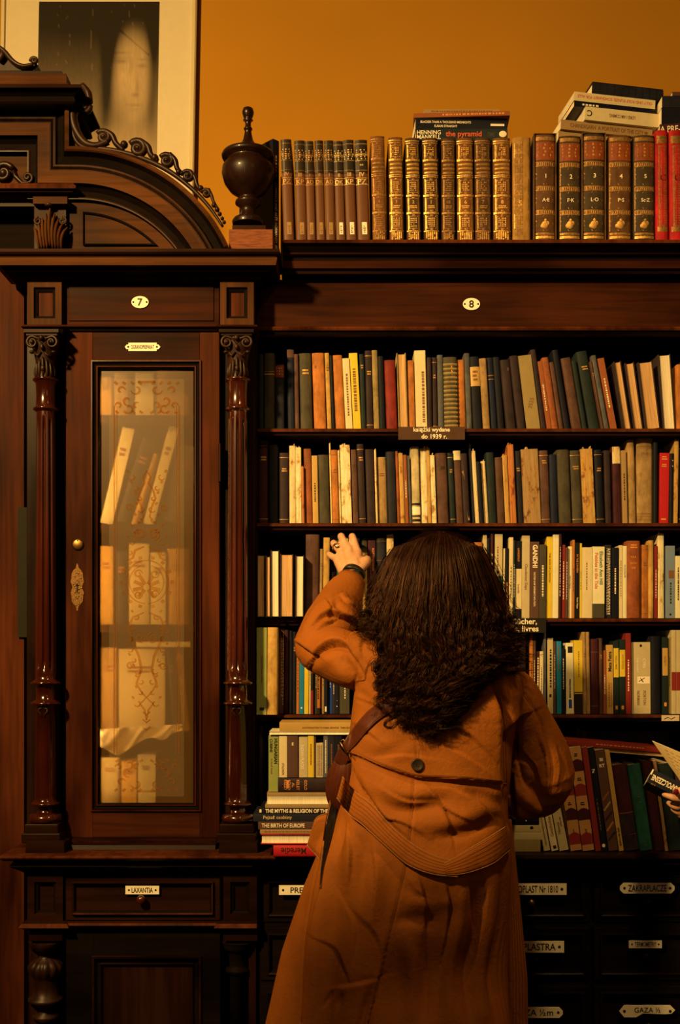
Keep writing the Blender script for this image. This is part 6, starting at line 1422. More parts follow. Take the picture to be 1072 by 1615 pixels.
loft(mb, [(Q(px, 0).x, YB_, Z(py, YB_), a, b_) for px, py, a, b_ in ((702, 1030, 0.09, 0.055), (700, 1050, 0.135, 0.075), (695, 1085, 0.150, 0.09), (690, 1140, 0.142, 0.095), (686, 1200, 0.130, 0.09), (680, 1260, 0.118, 0.085), (672, 1310, 0.140, 0.10), (664, 1370, 0.165, 0.115), (660, 1420, 0.162, 0.11), (660, 1440, 0.14, 0.10))], SKIN, 32, 2.3)
SH_L, SH_R = Q(592, 1056, -0.495), Q(790, 1092, -0.475)
EL_L, WR_L = Q(500, 1018, -0.375), P(557, 910, -0.125)
EL_R, WR_R = Q(858, 1222, -0.40), P(812, 1275, -0.25)
limb(mb, [Q(640, 1055), SH_L, (SH_L+EL_L)/2, EL_L, (EL_L*0.6+WR_L*0.4), WR_L], [0.05, 0.050, 0.044, 0.038, 0.032, 0.022], SKIN)
limb(mb, [Q(750, 1070), SH_R, (SH_R+EL_R)/2, EL_R, (EL_R*0.6+WR_R*0.4), WR_R], [0.045, 0.042, 0.040, 0.040, 0.038, 0.024], SKIN)
for s_, kx, fx in ((-1, 0.085, 0.075), (1, 0.265, 0.285)):
    hip = Vector((0.178 + s_*0.085, YB_, 0.80))
    limb(mb, [hip, Vector((kx, YB_+0.01, 0.46)), Vector((kx*0.5+fx*0.5, YB_-0.02, 0.30)), Vector((fx, YB_-0.01, 0.09))], [0.085, 0.055, 0.052, 0.034], SKIN)
def fingers(mb, spec, wrist):
    for pts, rs in spec: limb(mb, pts, rs, SKIN, 12, 5)
# her left hand, reaching over the book tops, seen from the back
hy = 0.0
K = [P(563, 871, -0.052), P(549, 866, -0.050), P(538, 870, -0.053), P(531, 881, -0.060)]
for kq, w_ in zip(K, (0.0135, 0.014, 0.0135, 0.012)):
    wr = WR_L + (kq-WR_L)*0.0 + Vector(((kq.x-WR_L.x)*0.35, 0, 0))
    limb(mb, [wr, (wr+kq)/2 + Vector((0, -0.004, 0)), kq], [0.018, 0.0155, w_], SKIN, 12)
limb(mb, [K[0], P(558.5, 856, -0.040), P(555.5, 847, -0.022), P(555.5, 847, 0.000), P(556, 853, 0.018)], [0.0115, 0.0105, 0.0103, 0.0092, 0.0075], SKIN, 12)
limb(mb, [K[1], P(542, 855, -0.038), P(538, 846.5, -0.020), P(538, 847, 0.002), P(538, 853, 0.018)], [0.0120, 0.0108, 0.0105, 0.0094, 0.0077], SKIN, 12)
limb(mb, [K[2], P(530, 862, -0.044), P(526, 857, -0.026), P(527, 858, -0.006), P(529, 864, 0.010)], [0.0112, 0.0100, 0.0098, 0.0088, 0.0072], SKIN, 12)
limb(mb, [K[3], P(524, 878, -0.048), P(519.5, 875, -0.034), P(519.5, 875, -0.014), P(522, 879, 0.000)], [0.0102, 0.0090, 0.0088, 0.0080, 0.0066], SKIN, 12)
limb(mb, [P(563, 900, -0.108), P(574, 889, -0.088), P(578, 884, -0.066), P(578, 882, -0.040), P(574, 880, -0.014)], [0.016, 0.0165, 0.0130, 0.0105, 0.0085], SKIN, 12)
limb(mb, [P(548, 897, -0.10), P(540, 886, -0.075)], [0.016, 0.013], SKIN, 12)
limb(mb, [P(560, 893, -0.10), P(556, 878, -0.07)], [0.019, 0.014], SKIN, 12)
# her right hand, resting on the pages she reads, hidden by the sleeve
w0 = WR_R
limb(mb, [w0, w0+Vector((-0.012, 0.05, 0.005)), w0+Vector((-0.016, 0.075, 0.0))], [0.022, 0.026, 0.022], SKIN, 12, 5, (1.0, 1.0))
for j in range(4):
    o_ = Vector((-0.042+0.019*j, 0.085, 0.0)); limb(mb, [w0+Vector((-0.02+0.008*j, 0.05, 0)), w0+o_, w0+o_+Vector((0, 0.022, -0.012)), w0+o_+Vector((0, 0.020+0.004*(j in (1, 2)), -0.036))], [0.012, 0.010, 0.009, 0.007], SKIN, 10, 5)
limb(mb, [w0+Vector((-0.016, 0.02, 0)), w0+Vector((-0.046, 0.048, -0.008)), w0+Vector((-0.052, 0.078, -0.014))], [0.015, 0.011, 0.008], SKIN, 10, 5)
body = remesh(mb, 'person', 0.0030, 3, SKIN)
tag(body, 'woman with long dark curls in a brown trench coat, back to us, reaching up', 'person')
woman = body

# ---- coat
def sil(py, xl, xr, b_, yc=YB_):
    return (X((xl+xr)/2, yc), yc, Z(py, yc), (X(xr, yc)-X(xl, yc))/2, b_)
mb = MB()
loft(mb, [sil(*r_) for r_ in ((984, 668, 742, 0.055), (1000, 645, 762, 0.068), (1018, 612, 786, 0.086), (1040, 582, 808, 0.104), (1065, 566, 820, 0.118), (1095, 558, 822, 0.126), (1140, 553, 812, 0.134), (1190, 550, 807, 0.138), (1240, 545, 804, 0.138), (1290, 530, 802, 0.140),
    (1340, 503, 803, 0.148), (1400, 478, 803, 0.158), (1500, 444, 803, 0.172), (1615, 418, 804, 0.186), (1715, 400, 808, 0.195))], COAT, 64, 2.5)
limb(mb, [Q(650, 1065, -0.50), Q(600, 1052, -0.505), Q(548, 1040, -0.455), Q(505, 1022, -0.385)], [0.085, 0.066, 0.064, 0.060], COAT, 24)
limb(mb, [Q(503, 1020, -0.385), Q(520, 985, -0.32), EL_L+(WR_L-EL_L)*0.62, EL_L+(WR_L-EL_L)*0.80], [0.060, 0.064, 0.055, 0.046], COAT, 24)
limb(mb, [Q(472, 1013, -0.395), Q(484, 1016, -0.39), Q(500, 1022, -0.38)], [0.013, 0.034, 0.05], COAT, 20)
limb(mb, [Q(740, 1072, -0.49), Q(800, 1090, -0.475), Q(828, 1140, -0.445), Q(850, 1190, -0.42), Q(858, 1226, -0.41)], [0.085, 0.060, 0.062, 0.070, 0.074], COAT, 24)
limb(mb, [Q(856, 1228, -0.41), Q(850, 1248, -0.36), Q(828, 1262, -0.29)], [0.074, 0.062, 0.046], COAT, 24)
limb(mb, [Q(826, 1200, -0.43), Q(826, 1262, -0.43)], [0.058, 0.048], COAT, 24)
coat = remesh(mb, 'trench_coat', 0.0034, 7, COAT)
me = coat.data; co = getco(me); no = getno(me)
px, py = topx(co); facing = np.clip(-no[:, 1]*1.6 + 0.15, 0, 1)
zone_arm = None
def seg_dist(pts):
    """distance in pixels to a polyline, side sign (positive to the right of travel on screen) and position along it"""
    best = np.full(len(px), 1e9); sg = np.zeros(len(px)); tt = np.zeros(len(px))
    L = [0.0]
    for i in range(len(pts)-1): L.append(L[-1] + math.hypot(pts[i+1][0]-pts[i][0], pts[i+1][1]-pts[i][1]))
    for i in range(len(pts)-1):
        ax, ay = pts[i]; dx, dy = pts[i+1][0]-ax, pts[i+1][1]-ay; q = dx*dx+dy*dy
        t = np.clip(((px-ax)*dx + (py-ay)*dy)/q, 0, 1); ex, ey = px-(ax+t*dx), py-(ay+t*dy)
        d = np.hypot(ex, ey); m_ = d < best
        best = np.where(m_, d, best); sg = np.where(m_, np.sign(dx*ey - dy*ex), sg); tt = np.where(m_, (L[i] + t*(L[i+1]-L[i]))/L[-1], tt)
    return best, sg, tt
disp = np.zeros(len(px))
def smooth_pts(pts, k=5):
    p, _ = catmull([(a, b_, 0) for a, b_ in pts], [1]*len(pts), k); return [(q.x, q.y) for q in p]
def ridge(pts, w, A, taper=True):
    global disp
    d, sg, t = seg_dist(smooth_pts(pts)); e = np.sin(PI*np.clip(t*0.92+0.04, 0, 1))**0.6 if taper else 1.0
    disp = disp + 1.35*A*e*np.exp(-(d/w)**2)
def fold(pts, w, A, side=1, far=4.0, taper=True):
    """cloth stands proud on one side of the line and falls off sharply on the other"""
    global disp
    d, sg, t = seg_dist(smooth_pts(pts)); e = np.sin(PI*np.clip(t*0.9+0.05, 0, 1))**0.6 if taper else 1.0
    s = d*sg*side
    f_ = np.where(s > 0, np.exp(-s/(w*far))*np.tanh(s/(0.35*w)+0.25), -0.75*np.exp(s/w)*(1-np.exp(s/(0.25*w))) )
    disp = disp + 1.3*A*e*f_
# fine random drape everywhere
rngc = np.random.RandomState(4)
for _ in range(26):
    kx, kz, ph = rngc.uniform(8, 26), rngc.uniform(2, 14), rngc.uniform(0, 6.28)
    disp += 0.00038*np.sin(kx*co[:, 0]*2 + kz*co[:, 2]*2 + 2.2*np.sin(5*co[:, 2] + ph) + ph)
# left sleeve
fold([(501, 1034), (508, 1028), (518, 1021), (531, 1017), (546, 1019), (556, 1032)], 5.5, 0.020, -1, 3.0)
fold([(466, 1012), (485, 1023), (503, 1034)], 5, 0.011, -1, 2.2)
fold([(499, 985), (508, 976), (522, 970), (540, 974), (556, 980), (570, 982)], 5, 0.014, -1, 2.6)
fold([(498, 1000), (511, 990), (526, 980)], 5, 0.008, -1, 2.5)
ridge([(528, 952), (531, 962), (540, 970)], 5, -0.007); fold([(549, 1024), (556, 1006), (573, 991)], 4.5, 0.011, 1, 3)
fold([(526, 944), (538, 939), (552, 939), (566, 946)], 4, 0.008, 1, 2.5)
ridge([(480, 1000), (500, 965), (522, 946)], 7, 0.005); ridge([(520, 1040), (540, 1062), (556, 1080)], 12, 0.006); ridge([(538, 1030), (552, 1055), (562, 1078)], 7, -0.006)
ridge([(562, 1036), (566, 1052), (572, 1062)], 3.5, -0.004); ridge([(568, 1030), (574, 1044), (582, 1052)], 3.5, -0.004); ridge([(556, 1088), (572, 1096), (590, 1108)], 8, -0.004)
ridge([(497, 1055), (520, 1040), (538, 1035)], 9, 0.004)
ridge([(556, 1032), (562, 1060), (556, 1086), (553, 1112)], 2.6, -0.003)
# sharp creases in the raised sleeve and across back and skirt
for pts, w, A, sd in (([(500, 1036), (490, 1052), (486, 1062)], 5, .004, 1), ([(515, 950), (520, 962), (518, 975)], 3, .006, 1), ([(534, 942), (545, 955), (560, 962)], 3, .006, -1),
    ([(546, 946), (556, 960), (566, 966)], 3, .005, 1), ([(576, 1010), (570, 1024), (574, 1040)], 3, .005, 1),
    ([(560, 1100), (590, 1112), (615, 1128)], 4, .004, -1), ([(556, 1140), (576, 1150), (600, 1168)], 4, .004, -1), ([(700, 1140), (740, 1160), (770, 1190)], 6, .004, -1), ([(680, 1175), (720, 1185), (760, 1210)], 5, .004, 1), ([(600, 1195), (640, 1190), (680, 1196)], 5, .003, 1),
    ([(590, 1290), (630, 1296), (665, 1316)], 5, .005, -1), ([(680, 1252), (700, 1275), (740, 1296)], 5, .006, -1), ([(720, 1246), (752, 1262), (775, 1285)], 5, .005, 1), ([(612, 1246), (640, 1262), (676, 1264)], 5, .005, 1),
    ([(548, 1300), (556, 1340), (552, 1390)], 4, .005, 1), ([(585, 1330), (592, 1380), (586, 1440)], 5, .005, -1), ([(660, 1380), (672, 1430), (670, 1480)], 5, .005, 1), ([(700, 1388), (708, 1440), (702, 1520)], 5, .006, 1), ([(760, 1372), (764, 1420), (760, 1500)], 4, .006, -1),
    ([(500, 1480), (530, 1500), (548, 1540)], 5, .004, -1), ([(560, 1440), (590, 1470), (600, 1500)], 5, .003, -1), ([(540, 1420), (560, 1460), (556, 1520)], 6, .004, 1),
    ([(820, 1180), (838, 1200), (850, 1230)], 5, .006, -1), ([(812, 1190), (822, 1230), (836, 1250)], 4, .006, 1), ([(846, 1160), (858, 1190), (862, 1230)], 5, .004, -1), ([(878, 1180), (884, 1210), (880, 1240)], 4, .004, 1)):
    fold(pts, w, A, sd, 3)
ridge([(640, 1385), (700, 1385), (760, 1372)], 38, 0.014); ridge([(650, 1560), (710, 1545), (780, 1540)], 70, -0.026, False)
ridge([(700, 1715), (740, 1700)], 60, -0.02, False)
# cape flap across the back: one thickness proud above its hem
hem = [(548, 1186), (563, 1190), (601, 1207), (630, 1217), (655, 1225), (690, 1227), (735, 1229), (770, 1233), (799, 1236)]
d, sg, t = seg_dist(hem); s_ = -d*sg
inside = np.clip(s_/2.2+0.5, 0, 1)*np.exp(-np.clip(s_, 0, 1e3)/70.0)*np.clip((802-px)/3, 0, 1)
disp += 0.0075*inside
ridge([(560, 1193), (600, 1212), (655, 1231), (735, 1236), (795, 1242)], 5, -0.0045)
ridge([(560, 1150), (590, 1170), (650, 1185)], 16, 0.005); ridge([(590, 1195), (625, 1180), (650, 1165)], 10, -0.003)
ridge([(655, 1165), (658, 1185), (658, 1200)], 3, -0.002)
# below the flap
fold([(554, 1196), (562, 1222), (578, 1252), (604, 1284), (630, 1310)], 7, 0.010, -1, 3)
fold([(567, 1228), (574, 1246), (586, 1266)], 4, 0.007, 1, 2.5)
ridge([(556, 1212), (570, 1245), (596, 1275)], 9, -0.006)
ridge([(600, 1238), (640, 1252), (690, 1250)], 14, 0.007); ridge([(600, 1262), (625, 1276), (660, 1276), (700, 1262)], 11, -0.008)
fold([(668, 1232), (690, 1258), (706, 1290), (712, 1320)], 9, 0.007, 1, 3); ridge([(640, 1300), (690, 1300), (740, 1285), (780, 1262)], 16, 0.007)
ridge([(690, 1318), (740, 1312), (785, 1290)], 9, -0.006); ridge([(735, 1240), (770, 1262), (797, 1268)], 10, -0.005)
# right armhole, sleeve folds
ridge([(776, 1068), (790, 1105), (797, 1150), (799, 1200), (802, 1250), (808, 1300)], 7, -0.016, False)
fold([(776, 1066), (789, 1100), (797, 1150), (799, 1205)], 4, 0.006, 1, 5)
fold([(800, 1165), (805, 1148), (813, 1134), (824, 1128)], 6, 0.010, -1, 3); fold([(789, 1140), (787, 1120), (783, 1098)], 5, 0.007, -1, 3)
ridge([(812, 1160), (815, 1210), (825, 1255)], 9, -0.008); ridge([(840, 1120), (842, 1170), (838, 1230)], 12, 0.006)
ridge([(826, 1096), (846, 1128), (860, 1165), (870, 1205), (868, 1250)], 2.2, -0.0022, False)
ridge([(835, 1235), (860, 1262), (880, 1262)], 9, -0.007); ridge([(815, 1240), (840, 1272), (860, 1285)], 8, 0.006); ridge([(806, 1262), (826, 1282), (846, 1294)], 6, -0.006)
fold([(770, 1040), (800, 1052), (832, 1066)], 9, 0.004, 1, 4); ridge([(770, 1030), (785, 1075), (800, 1110)], 2.0, -0.0018, False)
# skirt
ridge([(542, 1285), (538, 1320), (530, 1350)], 6, -0.008); ridge([(560, 1300), (552, 1345), (545, 1400)], 10, 0.007); ridge([(578, 1318), (575, 1360), (570, 1420)], 9, -0.005)
ridge([(512, 1345), (504, 1420), (498, 1500), (490, 1610)], 14, 0.008); ridge([(530, 1390), (524, 1460), (520, 1540), (512, 1615)], 16, -0.006)
ridge([(600, 1345), (590, 1400), (582, 1460)], 16, 0.007); ridge([(668, 1400), (690, 1450), (700, 1540), (700, 1615)], 22, -0.007)
ridge([(722, 1385), (724, 1450), (716, 1540), (710, 1615)], 12, 0.011, True); ridge([(745, 1400), (752, 1455), (748, 1540), (747, 1615)], 9, -0.010)
fold([(737, 1395), (744, 1440), (754, 1475), (750, 1510)], 6, 0.006, 1, 3); ridge([(772, 1380), (776, 1450), (772, 1600)], 12, 0.009); ridge([(790, 1370), (794, 1450), (790, 1615)], 7, -0.007)
ridge([(640, 1470), (650, 1530), (648, 1615)], 14, 0.008); ridge([(672, 1470), (676, 1540), (672, 1615)], 10, -0.007)
ridge([(622, 1455), (660, 1450), (700, 1462)], 12, -0.006); fold([(640, 1385), (655, 1405), (668, 1412)], 6, 0.005, -1, 3); ridge([(640, 1420), (680, 1425), (720, 1418)], 14, 0.006)
fold([(532, 1556), (560, 1552), (592, 1546)], 6, 0.005, 1, 4); ridge([(526, 1562), (510, 1588)], 4, -0.004); ridge([(540, 1566), (532, 1590)], 4, -0.004)
# centre seam and back vent: the right side overlaps
seam = [(652, 1232), (650, 1280), (645, 1330), (640, 1366), (632, 1400), (624, 1432), (610, 1490), (597, 1546)]
ridge(seam, 1.8, -0.0022, False)
fold([(597, 1546), (590, 1575), (580, 1613), (566, 1670), (556, 1712)], 5, 0.012, 1, 9, False)
d, sg, t = seg_dist([(597, 1546), (590, 1575), (580, 1613), (566, 1670), (556, 1712)]); 
disp -= 0.014*np.exp(-((d*sg - 9)/7.0)**2)*(py > 1546)*np.clip((py-1546)/40, 0, 1)
ridge([(507, 1340), (500, 1380), (493, 1420), (481, 1500), (475, 1612)], 2.0, -0.0020, False)
side = np.where(facing > 0, facing, 0)
co2 = co + no*(disp*side)[:, None]
me.vertices.foreach_set('co', co2.astype(np.float32).ravel()); me.update()
sub_ = coat.modifiers.new('s', 'SMOOTH'); sub_.iterations = 1; sub_.factor = 0.35
coat.parent = woman
bvh = BVHTree.FromPolygons([tuple(p) for p in co2], [tuple(p.vertices) for p in me.polygons])
def hit(px_, py_, fallback=-0.62):
    d_ = (P(px_, py_, 0.0) - Vector((0, CAMY, CAMZ))).normalized()
    h = bvh.ray_cast(Vector((0, CAMY, CAMZ)), d_)
    if h[0] is None: return P(px_, py_, fallback), Vector((0, -1, 0))
    return h[0], h[1]
def resample(pts, n_):
    p = smooth_pts(pts, 6); L = [0]
    for i in range(len(p)-1): L.append(L[-1] + math.hypot(p[i+1][0]-p[i][0], p[i+1][1]-p[i][1]))
    out = []
    for k_ in range(n_):
        s = L[-1]*k_/(n_-1); i = max(0, min(len(p)-2, next((j for j in range(len(L)-1) if L[j+1] >= s), len(L)-2))); t = (s-L[i])/max(1e-6, L[i+1]-L[i])
        out.append((p[i][0]*(1-t)+p[i+1][0]*t, p[i][1]*(1-t)+p[i+1][1]*t))
    return out
def surf_ribbon(e0, e1, off, thick, mat, name, parent, n_=60, m_=7, smooth=4, stitches=(), smat=None, edge=None, off_fun=None, fb=-0.6):
    """a strap of cloth laid over the coat between two drawn edges"""
    a, b_ = resample(e0, n_), resample(e1, n_); G = []
    for i in range(n_):
        r_ = []
        for j in range(m_+1):
            t = j/m_; qx, qy = a[i][0]*(1-t)+b_[i][0]*t, a[i][1]*(1-t)+b_[i][1]*t
            h, nn = hit(qx, qy, fb); r_.append([qx, qy, h.y])
        G.append(r_)
    G = np.array(G)
    for _ in range(smooth):
        y_ = G[:, :, 2].copy(); y_[1:-1] = np.minimum(y_[1:-1], (y_[:-2]+y_[2:])/2*0.5 + y_[1:-1]*0.5); y_[:, 1:-1] = (y_[:, :-2]+y_[:, 2:]+2*y_[:, 1:-1])/4; G[:, :, 2] = y_
    mb = MB(); w_ = m_+1
    o_ = lambda i: off*(off_fun(i/(n_-1)) if off_fun else 1)
    fr = [P(G[i, j, 0], G[i, j, 1], G[i, j, 2]-o_(i)-thick*(1-0.5*abs(2*j/m_-1)**6)) for i in range(n_) for j in range(w_)]
    bk = [P(G[i, j, 0], G[i, j, 1], G[i, j, 2]-o_(i)) for i in range(n_) for j in range(w_)]
    k_ = n_*w_
    f_ = [(i*w_+j, (i+1)*w_+j, (i+1)*w_+j+1, i*w_+j+1) for i in range(n_-1) for j in range(m_)]
    f_ += [(k_+i*w_+j, k_+i*w_+j+1, k_+(i+1)*w_+j+1, k_+(i+1)*w_+j) for i in range(n_-1) for j in range(m_)]
    f_ += [(i*w_, k_+i*w_, k_+(i+1)*w_, (i+1)*w_) for i in range(n_-1)] + [(i*w_+m_, (i+1)*w_+m_, k_+(i+1)*w_+m_, k_+i*w_+m_) for i in range(n_-1)]
    f_ += [(j, j+1, k_+j+1, k_+j) for j in range(m_)] + [((n_-1)*w_+j, k_+(n_-1)*w_+j, k_+(n_-1)*w_+j+1, (n_-1)*w_+j+1) for j in range(m_)]
    mb.add(fr+bk, f_, mat, True)
    for t in stitches:
        j0 = int(t*m_); q = t*m_-j0
        pts = [fr[i*w_+j0]*(1-q) + fr[i*w_+min(m_, j0+1)]*q + Vector((0, -0.0002, 0)) for i in range(n_)]
        mb.tube(pts, 0.00042, smat or SEAM, 4)
    if edge:
        for j in (0, m_): mb.tube([fr[i*w_+j] for i in range(n_)], 0.0011, edge, 5)
    return mb.build(name, parent)
def surf_line(pts, r, mat, mb, off=0.0004, k=5, fb=-0.6):
    q = smooth_pts(pts, k); mb.tube([hit(a, b_, fb)[0] + Vector((0, -off, 0)) for a, b_ in q], r, mat, 5)
# hems and seams
mb = MB()
surf_line(hem, 0.0009, COAT, mb); surf_line([(a, b_-4) for a, b_ in hem], 0.0004, SEAM, mb)
surf_line(seam, 0.0006, SEAM, mb); surf_line([(776, 1068), (789, 1100), (796, 1150), (798, 1200), (799, 1234)], 0.0007, SEAM, mb); surf_line([(772, 1066), (785, 1100), (792, 1150), (794, 1200), (795, 1232)], 0.0004, SEAM, mb)
surf_line([(826, 1096), (846, 1128), (860, 1165), (870, 1205), (868, 1250)], 0.0009, COAT, mb)
surf_line([(597, 1546), (590, 1575), (580, 1613)], 0.0012, COAT, mb); surf_line([(507, 1390), (493, 1440), (481, 1510), (475, 1613)], 0.0006, SEAM, mb)
surf_line([(770, 1032), (785, 1075), (795, 1100)], 0.0005, SEAM, mb)
mb.build('seam', coat)
# belt slung low across the back
surf_ribbon([(540, 1225), (562, 1250), (586, 1268), (620, 1306), (661, 1338), (698, 1354), (730, 1357)], [(531, 1258), (550, 1284), (572, 1301), (608, 1334), (642, 1363), (680, 1378), (722, 1383)], 0.016, 0.005, COAT, 'belt', coat, 70, 8, 5, (0.08, 0.26, 0.42, 0.58, 0.74, 0.92), SEAM2, edge=EDGE)
surf_ribbon([(700, 1362), (722, 1350), (745, 1336), (770, 1321), (797, 1304)], [(704, 1380), (730, 1378), (755, 1371), (780, 1360), (804, 1340)], 0.018, 0.005, COAT, 'belt', coat, 40, 8, 4, (0.08, 0.26, 0.42, 0.58, 0.74, 0.92), SEAM2, edge=EDGE)
# side slit as a near-black strip coloured as shade, pale edge, pocket flap at the hip
surf_ribbon([(547, 1205), (536, 1216), (530, 1226), (524, 1250), (513, 1302), (507, 1355), (504, 1396)], [(549, 1210), (546, 1222), (540, 1250), (530, 1292), (519, 1334), (510, 1366), (505, 1397)], 0.005, 0.0015, COATD, 'shaded_lining', coat, 50, 4, 2, fb=-0.50)
mb = MB(); surf_line([(550, 1204), (537, 1214), (530, 1225), (524, 1250), (513, 1302), (507, 1355), (504, 1400)], 0.0022, COAT, mb, 0.003, fb=-0.50); surf_line([(551, 1203), (538, 1212.5), (531, 1223), (525, 1250), (514, 1302), (508, 1355), (505, 1400)], 0.0009, EDGE, mb, 0.0055, fb=-0.50); mb.build('front_edge', coat)
surf_ribbon([(495, 1296), (500, 1289), (508, 1285), (516, 1283)], [(484, 1332), (490, 1340), (498, 1348), (504, 1356)], 0.003, 0.004, COAT, 'pocket_flap', coat, 16, 8, 2, (0.9,), edge=EDGE, fb=-0.50)
# front panel hanging beyond her right hip
mb = MB(); n_ = 30; v = []
for i in range(n_):
    t = i/(n_-1); py_ = 1292 + t*425; xl_ = 801 - 4*t; xr_ = 806 + 22*min(1, t*1.7)**0.9 + 6*t
    yy = -0.485 - 0.010*math.sin(t*5); 
    for q in (0, 0.33, 0.66, 1): v.append(P(xl_ + (xr_-xl_)*q, py_, yy - 0.006*math.sin(PI*q)))
for i in range(n_):
    for q in range(4): p_ = v[i*4+q]; v.append(Vector((p_.x, p_.y+0.0035, p_.z)))
f_ = [(i*4+q, (i+1)*4+q, (i+1)*4+q+1, i*4+q+1) for i in range(n_-1) for q in range(3)]; k_ = 4*n_
f_ += [(k_+a_, k_+d_, k_+c_, k_+b_) for a_, b_, c_, d_ in list(f_)] + [(i*4, k_+i*4, k_+(i+1)*4, (i+1)*4) for i in range(n_-1)] + [(i*4+3, (i+1)*4+3, k_+(i+1)*4+3, k_+i*4+3) for i in range(n_-1)]
mb.add(v, f_, COAT, True)
mb.tube([v[i*4] for i in range(n_)], 0.0010, EDGE, 5)
for q in (0.3, 0.45, 0.6, 0.75, 0.9): mb.tube([v[i*4] + (v[i*4+3]-v[i*4])*q + Vector((0, -0.0062*math.sin(PI*q)-0.0004, 0)) for i in range(n_)], 0.0004, SEAM, 4)
mb.build('front_panel', coat)
# button and cuff strap
h, nn = hit(658, 1206); mb = MB(); r0 = 0.0138; BT = surf('button_horn', (0.030, 0.022, 0.014), 0.35, 0.3, 200, 0.1)
mb.lathe([(0.0001, 0), (r0, 0), (r0, 0.0022), (r0*0.92, 0.0034), (r0*0.78, 0.0036), (r0*0.70, 0.0026), (0.0001, 0.0026)], 0, 0, BT, 28)
for a_ in (0.6, 2.2, 3.7, 5.3): mb.sphere((0.0034*math.cos(a_), 0.0034*math.sin(a_), 0.0027), 0.0011, T_BLACK, 5)
mb.v = [(h.x + p[0], h.y-0.002-p[2], h.z + p[1]) for p in mb.v]; mb.build('button', coat)
mb = MB(); surf_line([(660, 1180), (660, 1195)], 0.0009, SEAM, mb); mb.build('buttonhole', coat)
mb = MB()      # cuff: open sleeve end round the wrist, seam and strap
ax0, ax1 = EL_L+(WR_L-EL_L)*0.80, WR_L; t_ = (ax1-ax0).normalized(); u_ = t_.cross(Vector((0, 1, 0))).normalized(); w_ = t_.cross(u_)
v = []; nn_ = 40; prf = [(0.0, 0.0420), (0.012, 0.0415), (0.030, 0.0375), (0.047, 0.0345), (0.0475, 0.0315), (0.030, 0.0335)]
for (s, r_) in prf:
    for j in range(nn_):
        a_ = 2*PI*j/nn_; rr = r_*(1+0.05*math.sin(2*a_+1)); v.append(ax0 + t_*s + u_*rr*math.cos(a_) + w_*rr*0.88*math.sin(a_))
mb.add(v, [(i*nn_+j, i*nn_+(j+1) % nn_, (i+1)*nn_+(j+1) % nn_, (i+1)*nn_+j) for i in range(len(prf)-1) for j in range(nn_)], COAT, True)
def cuff_ring(s, r_, rad, mat, a0=0, a1=2*PI): mb.tube([ax0 + t_*s + u_*r_*(1+0.05*math.sin(2*a_+1))*math.cos(a_) + w_*r_*(1+0.05*math.sin(2*a_+1))*0.88*math.sin(a_) for a_ in np.linspace(a0, a1, 40)], rad, mat, 6)
cuff_ring(0.044, 0.0362, 0.0006, SEAM); cuff_ring(0.002, 0.0425, 0.0026, COAT); mb.build('cuff', coat)
mb = MB(); prf = [(-0.002, 0.0435), (0.004, 0.0460), (0.012, 0.0445), (0.016, 0.0415)]
v = []
for (s, r_) in prf:
    for a_ in np.linspace(-2.6, -0.5, 24): v.append(ax0 + t_*(s + 0.002*math.sin(a_*3)) + u_*r_*math.cos(a_) - w_*r_*0.88*math.sin(-a_)*1.0)
mb.add(v, [(i*24+j, i*24+j+1, (i+1)*24+j+1, (i+1)*24+j) for i in range(3) for j in range(23)], COAT, True)
mb.build('cuff_strap', coat)
# watch and ring
mb = MB(); c0 = P(557, 906, -0.121); BK = surf('watch_strap', (0.010, 0.009, 0.008), 0.35, 0.1, 90, 0.1)
for a_ in range(1):
    v = []
    for s, r_ in ((-0.009, 0.0272), (-0.009, 0.0292), (0.009, 0.0288), (0.009, 0.0268)):
        for j in range(36):
            q = 2*PI*j/36; v.append(c0 + t_*s + u_*r_*1.06*math.cos(q) + w_*r_*0.9*math.sin(q))
    mb.add(v, [(i*36+j, i*36+(j+1) % 36, ((i+1) % 4)*36+(j+1) % 36, ((i+1) % 4)*36+j) for i in range(4) for j in range(36)], BK, True)
mb.build('watch_strap', woman)
mb = MB(); f_ = P(557, 906, -0.121) + Vector((0, -0.027, 0)); mb.box(f_.x-0.016, f_.x+0.016, f_.y-0.004, f_.y+0.004, f_.z-0.009, f_.z+0.009, BK)
mb.box(f_.x+0.002, f_.x+0.012, f_.y-0.0045, f_.y-0.004, f_.z-0.006, f_.z+0.006, surf('watch_green', (0.01, 0.035, 0.012), 0.2, 0.2, 90, 0)); mb.build('watch_face', woman, 0.002)
mb = MB(); GR = surf('gold_ring', (0.85, 0.66, 0.30), 0.18, 0.05, 60, 0, metal=1.0)
rc_ = P(532.5, 862, -0.044); mb.tube([P(526.5, 858.5, -0.0555), P(530, 861, -0.0600), P(533, 863, -0.0600), P(536.5, 866, -0.0590)], [0.0022, 0.0042, 0.0044, 0.0020], GR, 10, (1.0, 0.6))
q0 = (P(530, 862, -0.044)); ax = (K[2]-P(526, 857, -0.026)).normalized(); uu = ax.cross(Vector((0, 0, 1))).normalized(); ww = ax.cross(uu)
mb.tube([q0 + uu*0.0112*math.cos(a_) + ww*0.0112*math.sin(a_) for a_ in np.linspace(0, 2*PI, 25)], 0.0016, GR, 6); mb.build('ring', woman)
